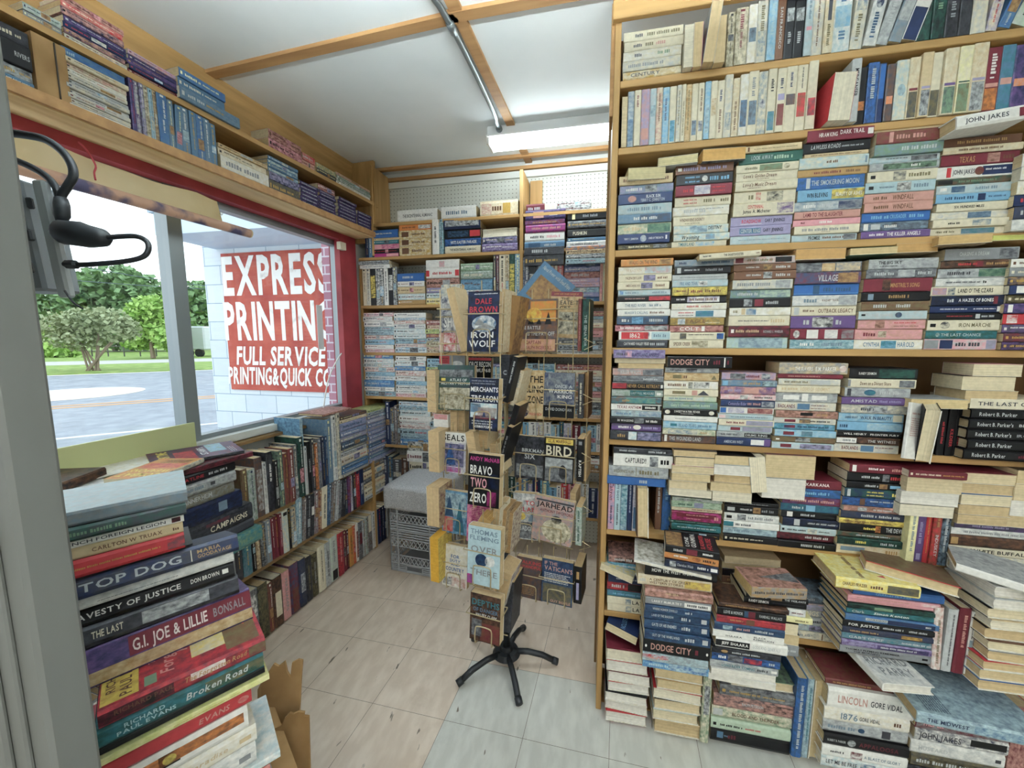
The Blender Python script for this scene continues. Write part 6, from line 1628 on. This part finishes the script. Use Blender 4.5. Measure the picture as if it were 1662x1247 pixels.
stack('outermost fifth ' + S % 'sixth', 0, DR - .03, (1638, 850), (1720, 860), 762, '''
50 bk P
60 bg P o4
56 wh P
44 bk P''', group=g6, z0=.887, d=.11)
# seventh shelf and the piles that have grown in front of it
stack('end-post ' + S % 'seventh', 0, DR, (984, 988), (1080, 996), 900, '''
46 bk+rs =/lg/10-40
40 tl+sk =/lg/16-60
40 st+gy =/wh/16-50
54 nv =/lg/14-50/30-80
56 mr+rd =/lg/8-30 ~/bk/36-96
40 tl+sb =/sk/10-60
50 cr LATIGO/bk/44-80/15-88 ~/st+cr/32-42
52 cr LATIGO/bk/44-80/15-88 ~/st+cr/32-42''', group=g7, z0=Z7)
DP = 1.285
stack('blue-spined pile before the seventh shelf', 0, DP, (1042, 1083), (1150, 1086), 974, '''
54 rs+br h e2 o-2 THE_SEA/bg/30-50/50-95 =/bg/64-90/10-46
46 gy @LARRY_McMURTRY/wh/10-56/25-82 ~/wh/60-99/8-92 =/ch/64-96
44 db+nv WHERE_HONOR_DWELLS/lg/12-50/30-86 =/lg/62-74
58 db+nv LAND_OF_THE_SHADOW/lg/12-46/30-80 =/lg/58-72 ~/lg/88-96/20-80
62 db+nv GATE_OF_HIS_ENEMIES/lg/12-50/30-80 =/lg/58-72 ~/lg/88-96/20-80
64 db+nv OUT_OF_THE_WHIRLWIND/lg/12-54/30-80 =/lg/62-76 ~/lg/88-96/20-80
86 bk e6 o3 DODGE_CITY/rs/12-72/14-84 =/mr/78-86 o/wh/3-6/35-60 o/wh/94-97/35-60
54 lb+gy e2 ~/rd+lb/0-40/40-100 =/rs/10-34
52 sk+bl e4 o2 ~/lb+bl/40-96 =/lb/10-40''', group=g7, zt=.605)
stack('upper blue-spined pile before the seventh shelf', 0, DP + .02, (1034, 976), (1152, 966), 906, '''
70 bk h f4 o16 HOW_THE_WEST_WON/wh/10-66/30-90 =/dg/70-90
70 cr+bg h e6 A_CENTURY_OF_GREAT/br/16-72/50-92 WESTERN_STORIES/br/16-62/8-48 ~/yl+tn/64-98 =/lg/3-12''', group=g7, z0=.6055, zt=.685, d=.15)
px = at(1095, 885, 0, 1.30)
def onpile(p, yw, L, t, d, k, spec, place, tilt=(0, 0), grp=g7, pc=None):
    rot = Matrix.Rotation(math.radians(yw), 3, 'Z') @ Matrix.Rotation(math.radians(tilt[0]), 3, 'Y') @ Matrix.Rotation(math.radians(tilt[1]), 3, 'X')
    X, Y, Z = (rot @ Vector(v) for v in ((1, 0, 0), (0, 1, 0), (0, 0, 1)))
    loose(k, basis(X, Y, Z, Vector(p)), L, t, d, spec, place, grp, pc=pc)
c0 = at(1100, 940, 0, 1.27)
onpile((c0.x - .02, 1.27, .688), -6, .235, .010, .15, 'p', 'cr+wh cc:wh+lg x C:~/wh+ol/4-60', 'tilted flat beneath the small black stack before seventh shelf', (4, 0))
zz = .704
for (t, c, el, lab) in ((.024, 'bk+nv', "~/lg+bk/10-22 *Cherokee_Winds/lg/24-54/20-80 =/wh/62-84 ~/wh/86-98/20-80", 'third down in small stack atop the blue-spined pile'),
                        (.024, 'og+tn', '=/wh/18-44/15-90 o/br+og/52-68/10-90 =/bk/72-94', 'second down in small stack atop the blue-spined pile'),
                        (.024, 'bk', '~/mr/40-60 =/wh/70-88/10-92 =/lg/16-36 cc:bk C:~/br+tn/2-34/4-94 C:LONE/wh/38-47/10-70 C:GUNMEN/wh/49-60/10-92 C:SLAUGHTER/rd/66-76/8-94 C:HOUSE/rd/78-90/8-80', 'topmost in small stack atop the blue-spined pile')):
    onpile((c0.x + .035, 1.262 + R.uniform(-.004, .004), zz), -8 + R.uniform(-1.5, 1.5), .158, t, .105, 'p', c + ' ' + el, lab); zz += t + .0004
c1 = at(1205, 900, 0, 1.30)
stack('white-topped pile before the seventh shelf', 0, DP - .005, (1152, 1105), (1265, 1112), 976, '''
40 bk+br o12 e2 =/tn/10-60
74 bk o8 e-2 LOVE_&_HONOR/lg/10-38/12-90 @RANDALL_WALLACE/lg/62-94/12-90 ~/mr/46-56 ~/db/40-46
64 mr+rd o4 =/tn/20-40/20-90 =/rd/60-86/30-80 ~/br/44-56
78 db+nv h o2 ~/lb+db/12-26/10-90 =/rs/32-52 =/lg/58-84
72 wh o4 e4 h @SHAARA/ch/14-46/8-50 REBELLION/ch/52-92/8-50 BLACK/ch/54-80/54-94
96 wh h o12 e10 ~/bk/0-48/2-98 @JEFF_SHAARA/wh/8-46/25-80 GODS_AND_GENERALS/lg/52-90/20-90 cc:wh+lg
56 bk+ch o2 o/tn/14-24/20-90 =/lg/30-70
78 nv+bl o0 =/wh/10-22 ~/rd+nv/48-74/6-80 =/lg/84-94 ~/ch+gy/24-46
66 gy+lg o-2 LONG_RIDER_COMING/tl/18-66/20-78 =/ch/70-86 ~/wh/90-98/30-80
66 wh P e-6 o-4
66 wh P o-8 e-2''', group=g7)
# small pile with the brown painted cover
stack('painted-cover pile on the seventh shelf', 0, DP + .01, (1210, 965), (1312, 972), 899, '''
56 bk h THE_VIGILANTE/lg/62-96/15-88 =/lg/8-34 ~/tn+br/40-58 o2
62 bk @RANDY_DENMON/wh/8-40/10-92 ~/ch/46-96/46-54 e4
78 wh+lg YOSEMITE/mr/14-38/20-84 ~/sb+nv/42-74/8-92 =/mr/78-96/20-80
66 py h e10 o14 MISSOURI/bk/34-60/20-86 =/ol/74-94''', group=g7, zt=.63, z0=.545, d=.13)
onpile((at(1270, 885, 0, DP + .01).x - .005, DP - .005, .632), 8, .165, .036, .11, 'p', 'tn+gy =/ch/6-96/20-80 cc:rs+br C:~/br+rs/4-60/4-96 C:^/ch+gy/30-98/26-76', 'thick with painted cover, topmost beside the small black stack', pc=hx('dcc08a'))
stack('lower painted-cover pile on the seventh shelf', 0, DP + .01, (1205, 1012), (1300, 1020), 968, '''
60 bk P e-10
60 ch P
58 gy''', group=g7, zt=.5445, z0=.43)
stack('grey ' + S % 'seventh', 0, DR, (1262, 1034), (1352, 1048), 962, '''
64 ch+st =/gy/10-60
58 st+rs ~/gy+lv/44-96
66 gy+lg AND_KINGS/cr/10-70
64 lg+gy ~/nv+gy/30-50 =/ch/60-80
64 gy+lb RENEGADES/lg/4-52/15-85 ~/ch+lv/56-96
70 cr+gy =/gy/10-60 ~/br/80-82''', group=g7, z0=Z7)
stack('yellow-topped pile on the seventh shelf', 0, DP + .005, (1362, 1060), (1512, 1083), 950, '''
80 bl h e-6 o16 COLD_MOUNTAIN/lg/16-78/46-92 @CHARLES_FRAZIER/sk/20-70/6-44
42 pk h e-4 o8 =/rs/10-70 ~/pk+wh/80-98
40 pk h e-6 o8 =/rs/10-70
52 bk+dg h o8 e-6 ~/gn/30-50/2-90
54 tl+dg h o6 *Simon_Kenton/wh/30-68/10-92 @Clark/lg/6-20
66 sb+bl h o4 e-2 ~/lg/22-46/30-90 COURAGEOUS/ch/24-45/35-85 ~/nv/46-96 ~/wh/86-92/20-60
70 bk h o2 FOR_JUSTICE/wh/6-40/15-85 =/lg/44-66 =/lg/72-92
64 nv+ch h o2 =/tn/8-40 ~/go+br/64-86/10-90
66 st+tl h o2 GAB'S_GRIEF/lg/6-48/14-86 ~/tl+gy/50-62/10-90 =/lg/66-98
64 pp+lv h ~/nv+pp/40-96 =/lv/8-36 =/lg/44-84
80 gy h THOMAS_FLEMING_REMEMBER/bk/6-66/50-92 THE_MORNING/bk/8-52/8-46 ~/bk/90-96/40-80''', k='h', group=g7, d=.15)
c2 = at(1420, 948, 0, DP)
onpile((c2.x - .008, DP - .02, at(1362, 950, 0, DP).z + .001), -3, .205, .036, .15, 'h', 'yl+py ~/ol+ch/62-98 @CHARLES_FRAZIER/br/8-38/10-96 =/br/42-60 cc:py+yl C:=/br/30-40 C:^/rd/56-66/14-24', 'topmost on the pile with the blue mountain spine')
row('far end of the seventh shelf', 0, DP + .005, (1512, 1086), (1588, 1098), 985, '''
24 rs+wh h L-3 =/ol/20-90
26 lg h =/ch/8-90/20-80
30 mr h =/rs/10-60 H104
14 wh h
24 lb+mr h ~/sb/0-60 ~/mr/62-100 H98''', k='h', group=g7, d=.15, frm='the yellow-topped pile')
c3 = at(1500, 930, 0, 1.26)
onpile((c3.x + .03, 1.40, at(1500, 960, 0, 1.26).z), 180 - 22, .20, .03, .13, 'h', 'rd+mr x cc:br+ol', 'red spine, lying slanted over the seventh-shelf uprights', (-4, 4))
stack('page-edge pile at the far end of seventh shelf', 0, 1.24, (1590, 1122), (1730, 1140), 950, '''
50 wh P h e4 o4
50 lg P h o-2
50 bk P h e8
46 bg P h o6
54 bk P h
46 br P h o4
50 gy P h e-8
46 rd P h o2
50 lb P h e4
54 bl P h o-4''', k='h', group=g7, d=.15)
c4 = at(1600, 950, 0, 1.24)
onpile((c4.x + .06, 1.22, c4.z + .003), -28, .24, .022, .16, 'h', 'wh x cc:gy+lg', 'white spine, slanting across the top of the page-edge pile', (6, 0))
stack('dim back stack of seventh shelf', 0, DR + .06, (1166, 1018), (1258, 1030), 900, 'bg P;cr P;bk =/lg/20-70;br =/tn/10-60;bg P e-10;mr =/tn/20-70;st;cr P;gy'.replace(';', '\n').replace('bg P', '50 bg P').replace('cr P', '50 cr P').replace('\nbk', '\n50 bk').replace('\nbr', '\n50 br').replace('\nmr', '\n50 mr').replace('\nst', '\n50 st').replace('\ngy', '\n50 gy'), group=g7, z0=Z7)
wd = empty('cardboard_wedge', (0, 0, 0)); tag(wd, 'folded brown cardboard wedge on the floor propping the white-spined pile', 'cardboard')
wa, wb, wc = atz(1270, 1212, .002), atz(1340, 1228, .002), Vector((0, .12, 0)); pk_ = (wa + wb) / 2 + UP * .055 + wc * .2
MB().add([wa, wb, pk_, wa + wc, wb + wc, pk_ + wc], [(0, 1, 2), (3, 5, 4), (0, 2, 5, 3), (1, 4, 5, 2), (0, 3, 4, 1)]).build('fold', M_CARD, wd)
# bottom of the bookcase
B8 = 'pile on the floor under the bookcase'
stack('end-post ' + B8, 0, DR - .05, (982, 1150), (1051, 1166), 1052, '''
60 mr P @WILLIAM/wh/10-50
56 rd P h q
54 mr P h q o4
50 rd P h q o8
50 bk P h q o-2
52 mr P h q
56 rd P h q''', k='h', group='books on the floor under the bookcase', z0=.012, d=.14)
onpile((at(1010, 1045, 0, DR - .05).x + .02, DR + .08, .345), 180 - 14, .115, .03, .12, 'p', 'nv+bg x cc:nv C:CHARLESTON/sk/40-58', 'pages outward, slanted on top of the end-post pile', (-12, 3))
onpile((at(1020, 925, 0, DR - .05).x - .01, DR + .09, .575), 180 - 16, .12, .026, .12, 'p', 'lg+yl x cc:lg+yl', 'pages outward, slanted over the end-post seventh-shelf stack', (-11, 2))
stack('second ' + B8, 0, DR - .06, (1058, 1176), (1136, 1186), 1076, '''
70 og P h
50 tn P h o4 e-6
52 rd h x cc:rd P C:=/wh/60-74
54 bk P h o4
54 lb P h e-4
70 bg P h o6''', k='h', group='books on the floor under the bookcase', z0=.012, d=.13)
row('floor under the bookcase', 0, DR - .06, (1138, 1172), (1152, 1174), 1088, '''
10 gn+cr ~/ch+lg/20-60''', k='h', group='books on the floor under the bookcase', z0=.014, d=.13, frm='the second pile')
stack('third ' + B8, 0, DR - .05, (1154, 1180), (1286, 1196), 1092, '''
52 gn+ch o24 e-50 P
60 gy+ch h o20
76 rs+ch h ~/bk+rs/60-98 @RALPH_PETERSON/lg/36-62/10-92
60 cr+gn h BLOOD_AND_THUNDER/br/26-84/20-80 ~/lg/2-14
64 pg h o-2
84 bk h ~/sb/8-16/20-90 TEXAS/sk/17-22 =/mr/22-32''', k='h', group='books on the floor under the bookcase', z0=.014, d=.15)
row('floor by the cardboard wedge', 0, DR - .06, (1287, 1194), (1335, 1200), 1100, '''
22 bl+db h =/lg/8-90
14 lb+st h =/tl/10-80
24 bg h P''', k='h', group='books on the floor under the bookcase', z0=.03, frm='the third pile', d=.15)
stack('white-spined ' + B8, 0, DR - .09, (1332, 1217), (1473, 1234), 1112, '''
110 wh h o4 LINCOLN/rs/12-46/8-94 @GORE_VIDAL/ch/50-86/6-96
70 wh+cr h o-2 1876/st/20-40/5-96 @GORE_VIDAL/ch/42-66/6-94 =/br/82-90
66 lg+gy h =/st/6-40 o/db/42-50/20-80 ~/ch/70-80/4-96
62 bk h @ROBERT_B._PARKER/lg/4-26/8-92 o/lg+bk/28-38/6-94 APPALOOSA/mr/42-88/15-86
62 wh h =/ch/10-26/20-90 ~/mr+wh/34-48 A_BLAST_OF_GLORY/st/50-92/25-75
70 wh+lb h LET_ME_BE_FREE/ch/6-44/25-84 ~/sb+wh/48-66 =/bk/68-84''', k='h', group='books on the floor under the bookcase', z0=.045, d=.15)
stack('last ' + B8, 0, DR - .10, (1478, 1240), (1632, 1256), 1136, '''
64 bk+br h o4 =/br/10-90
60 mr+gy h A_DISTANT_FLAME/gy/38-94/20-80 @PHILIP_LEE/pk/8-30/20-80
60 wh+nv h @JOHN_JAKES/ch/4-50/8-94 ~/bk/60-98/20-98
60 wh+lg h MUSTARD/lg/8-40/20-80 ~/ch/90-96/30-70
62 ol+ch h ~/bk+ol/20-90 =/lg/6-80
60 bk+ch h ~/gy/6-16 =/lg/24-70
60 bk h =/gy/14-80''', k='h', group='books on the floor under the bookcase', z0=.03, d=.15)
c5 = at(1540, 1128, 0, 1.24)
onpile((c5.x + .06, 1.21, at(1478, 1136, 0, DR - .10).z + .001), -4, .29, .036, .20, 'h', 'lb+st THE_MIDWEST/nv/8-40/20-80 ~/sb+lb/44-98 cc:lb+st C:==/nv/10-30', 'large, lying across the last floor pile')
c6 = at(1462, 1127, 0, 1.20)
onpile((at(1426, 1127, 0, 1.20).x, 1.295, c6.z), -84, .19, .026, .13, 'h', 'wh x q cc:wh+lg C:RICHARD/gy/48-66/8-92 C:PARRY/gy/68-86/20-84', 'cover showing, lying below the yellow-topped pile', (0, 0), pc=hx('e6e2d8'))
stack('slanted heap under the yellow-topped pile', 0, DR - .08, (1340, 1112), (1468, 1128), 1070, '''
40 mr+br h =/tn/10-60
44 bg P h e-10
44 mr+cr P h o10''', k='h', group='books on the floor under the bookcase', z0=.29, zt=.355, d=.12)
row('the heap', 0, DR + .02, (1490, 1240), (1650, 1256), 1110, filler(['mr', 'bk', 'gy'], 6, 3, (20, 30)), k='h', want=.01, z0=.03)
row('floor under the bookcase, far end', 0, DR - .10, (1634, 1256), (1720, 1264), 1146, '''
30 rs+mr h ~/wh/14-24/20-70
26 og+br h
30 bk h''', k='h', group='books on the floor under the bookcase', z0=.03, d=.15, frm='last pile')
# top two shelves
stack("stack on tall bookcase's topmost shelf", 0, DR, (1010, 127), (1107, 115), 53, '''
60 cr =/ch/20-36 =/ol/40-96
60 cr =/ch/16-30 =/rs/54-70 =/ol/36-50
60 cr+wh =/ch/20-34 =/gn/60-80
62 cr+lg =/gy/10-70
50 cr+go CENTURY/ch/14-64/15-88''', group='books on the topmost bookcase shelf', z0=Z1)
row("the tall bookcase's topmost shelf", 0, DR - .02, (1109, 116), (1176, 108), 40, '''
34 cr P H100 f4
34 mg P H104
40 lg P H140 f10 L6
40 bg P H108 f4''', group='books on the topmost bookcase shelf', z0=Z1, frm='the cream stack')
row("the tall bookcase's topmost shelf", 0, DR, (1178, 108), (1668, 41), 18, '''
14 cr+ol H98
22 cr+ol H102
16 wh+cr ~/st+ch/40-64 H104
18 cr+lg ~/st+cr/50-90 =/ol/10-50 H112
15 sk+lb =/lb/10-60 H110
15 br SAN_FRANCISCO/lg/22-84/25-75 H118
16 bk =/lg/60-80 ~/lg+bk/24-44 H116
17 bk =/lg/60-80 ~/lg+bk/24-44 H114
13 lb+lg ~/pk/54-60 =/st/10-44 H110
18 cr+lg =/br/10-86/25-75 H112
16 cr+bg ~/ch/10-50/25-75 =/ol/56-90 H112
28 wh+lb ~/sk+lb/30-62 =/sb/14-26 =/sb/68-84 H112
20 cr+lg L4 ~/st+cr/10-40 =/ol/46-90 H110
21 lg+wh L9 o/nv+lg/26-44/15-85 =/db/50-90 H112
19 lg+gy L14 =/lg/30-70 =/wh/10-30 H116
20 gy+st L16 ~/lg+gy/40-70 H118
24 wh L16 ~/nv/52-100 =/nv/20-40 H112
20 dg+bk =/gy/10-60 H106
20 bk+dg =/gn/20-60 H108
20 bk+ch =/gy/20-70 H106
18 ch+bk ~/lg/10-24 H106
22 cr+lg =/ol/10-50 H108
16 cr+lv L8 H84
18 sb+bl L18 H80
22 pg+lg L24 H96''', group='books on the topmost bookcase shelf', z0=Z1, frm='the page-edge books', d=.13)
row("the tall bookcase's second shelf", 0, DR, (1008, 237), (1322, 209), 150, '''
11 tn P H92
13 st+lg ~/db+st/50-90
13 cr =/mr/10-30
17 lv+rs ~/rs/70-90
12 lb+lg ~/st+lb/30-50
12 cr+rs =/br/10-60
13 sk+lb =/nv/20-60
13 cr ~/sk+tl/60-98
9 cr+lg =/ol/10-70
8 cr =/ol/30-90
11 tn+bg =/ol/10-80
12 cr ~/st+ch/64-90
11 cr ~/nv+lg/66-84 =/br/10-50
11 sk+lb ~/lb+st/40-90
12 cr ~/tn+cr/30-60
13 cr =/nv/16-36 =/br/50-90
14 cr+lg H108 ~/st+cr/60-88
12 cr+bg =/br/40-90
15 wh+cr H104 ~/ch+sb/42-86
17 cr ~/ch+st/46-84 =/gy/10-40 H108
16 cr+st o/nv+wh/44-58/10-90 H106
15 cr ~/tl+st/66-96 =/bk/16-36 H108
15 cr ~/lv/40-50 =/nv/16-32 ~/mr+br/56-90 H106
19 cr =/nv/12-34/20-80 ~/ch+br/44-60 H112
17 cr ~/rd+br/46-80 =/ch/10-40/30-70 H116
16 cr ~/rd+ch/54-80 H112''', group='books on the second bookcase shelf', z0=Z2, frm='the end post')
row("far part of tall bookcase's second shelf", 0, DR, (1334, 208), (1668, 174), 112, '''
36 rd x H80 f30 P L4
16 lg MERGANSER/bk/16-60/10-90 f20 H104 h
16 bk ~/og+br/60-76 H94
18 bl+nv H100 =/lg/10-60
12 nv ~/bl/2-60 H98
14 ch+br ~/og+rs/56-70 H94
20 cr+lb o/lb+st/40-60/10-90 H98
17 cr+bg ~/mr/50-54 ~/ol+ch/56-98 H100
17 bg ~/lv/52-56 ~/ch+lg/58-98 f8 H104
17 cr ~/ol+ch/58-98 H104
20 cr+bg ~/pp/52-56 ~/gn+ch/58-98 f8 H106
20 cr+py ~/dg/52-54 ~/gn+ol/56-98 f8 H106
22 bg+cr ~/lv/50-54 ~/lg+ch/56-98 f8 H108
22 mr ~/rs/56-62 ~/og+br/64-98 =/wh/10-50
20 sb+tl ~/rs/50-60 H102
24 nv+pp ~/og+rs/52-64 H100''', group='books on the second bookcase shelf', z0=Z2, frm='the orange book', d=.13)

# the bookcase goes on past the frame
_r = random.Random(5)
for z, hh in ((Z3, .27), (Z4, .27), (Z5, .24), (Z6, .16), (Z7, .25), (.012, .3)):
    for k in range(3):
        x0 = 1.27 + k * .145 if z in (Z3, Z4, Z6) else 1.36 + k * .115
        zt = z
        while zt < z + hh and x0 < 1.6:
            t = _r.uniform(.018, .034); c = _r.choice(['cr', 'bk', 'lb+lg', 'mr', 'nv', 'rs+cr', 'wh', 'gy+st', 'br', 'cr+tn'])
            add_book('p', .13 if z in (Z3, Z4, Z6) else .105, t - .0008, .108, basis(Vector((1, 0, 0)), Vector((0, 1, 0)), UP, Vector((x0 + .07, DR + _r.uniform(0, .01), zt))), c, auto_elems(c, _r, .14, t), place='past the frame', want=.001); zt += t
for z in (Z1, Z2):
    x = 1.13 if z == Z2 else 1.12
    while x < 1.66:
        t = _r.uniform(.02, .034); c = _r.choice(['cr', 'bk', 'nv', 'mr', 'lg', 'dg', 'wh+lb'])
        h = _r.uniform(.15, .175); add_book('p', h, t - .0008, .12, basis(-UP, Vector((0, 1, 0)), Vector((1, 0, 0)), Vector((x, DR + .01, z + h / 2))), c, auto_elems(c, _r, .17, t), place='past the frame', want=.001); x += t
emit_books()
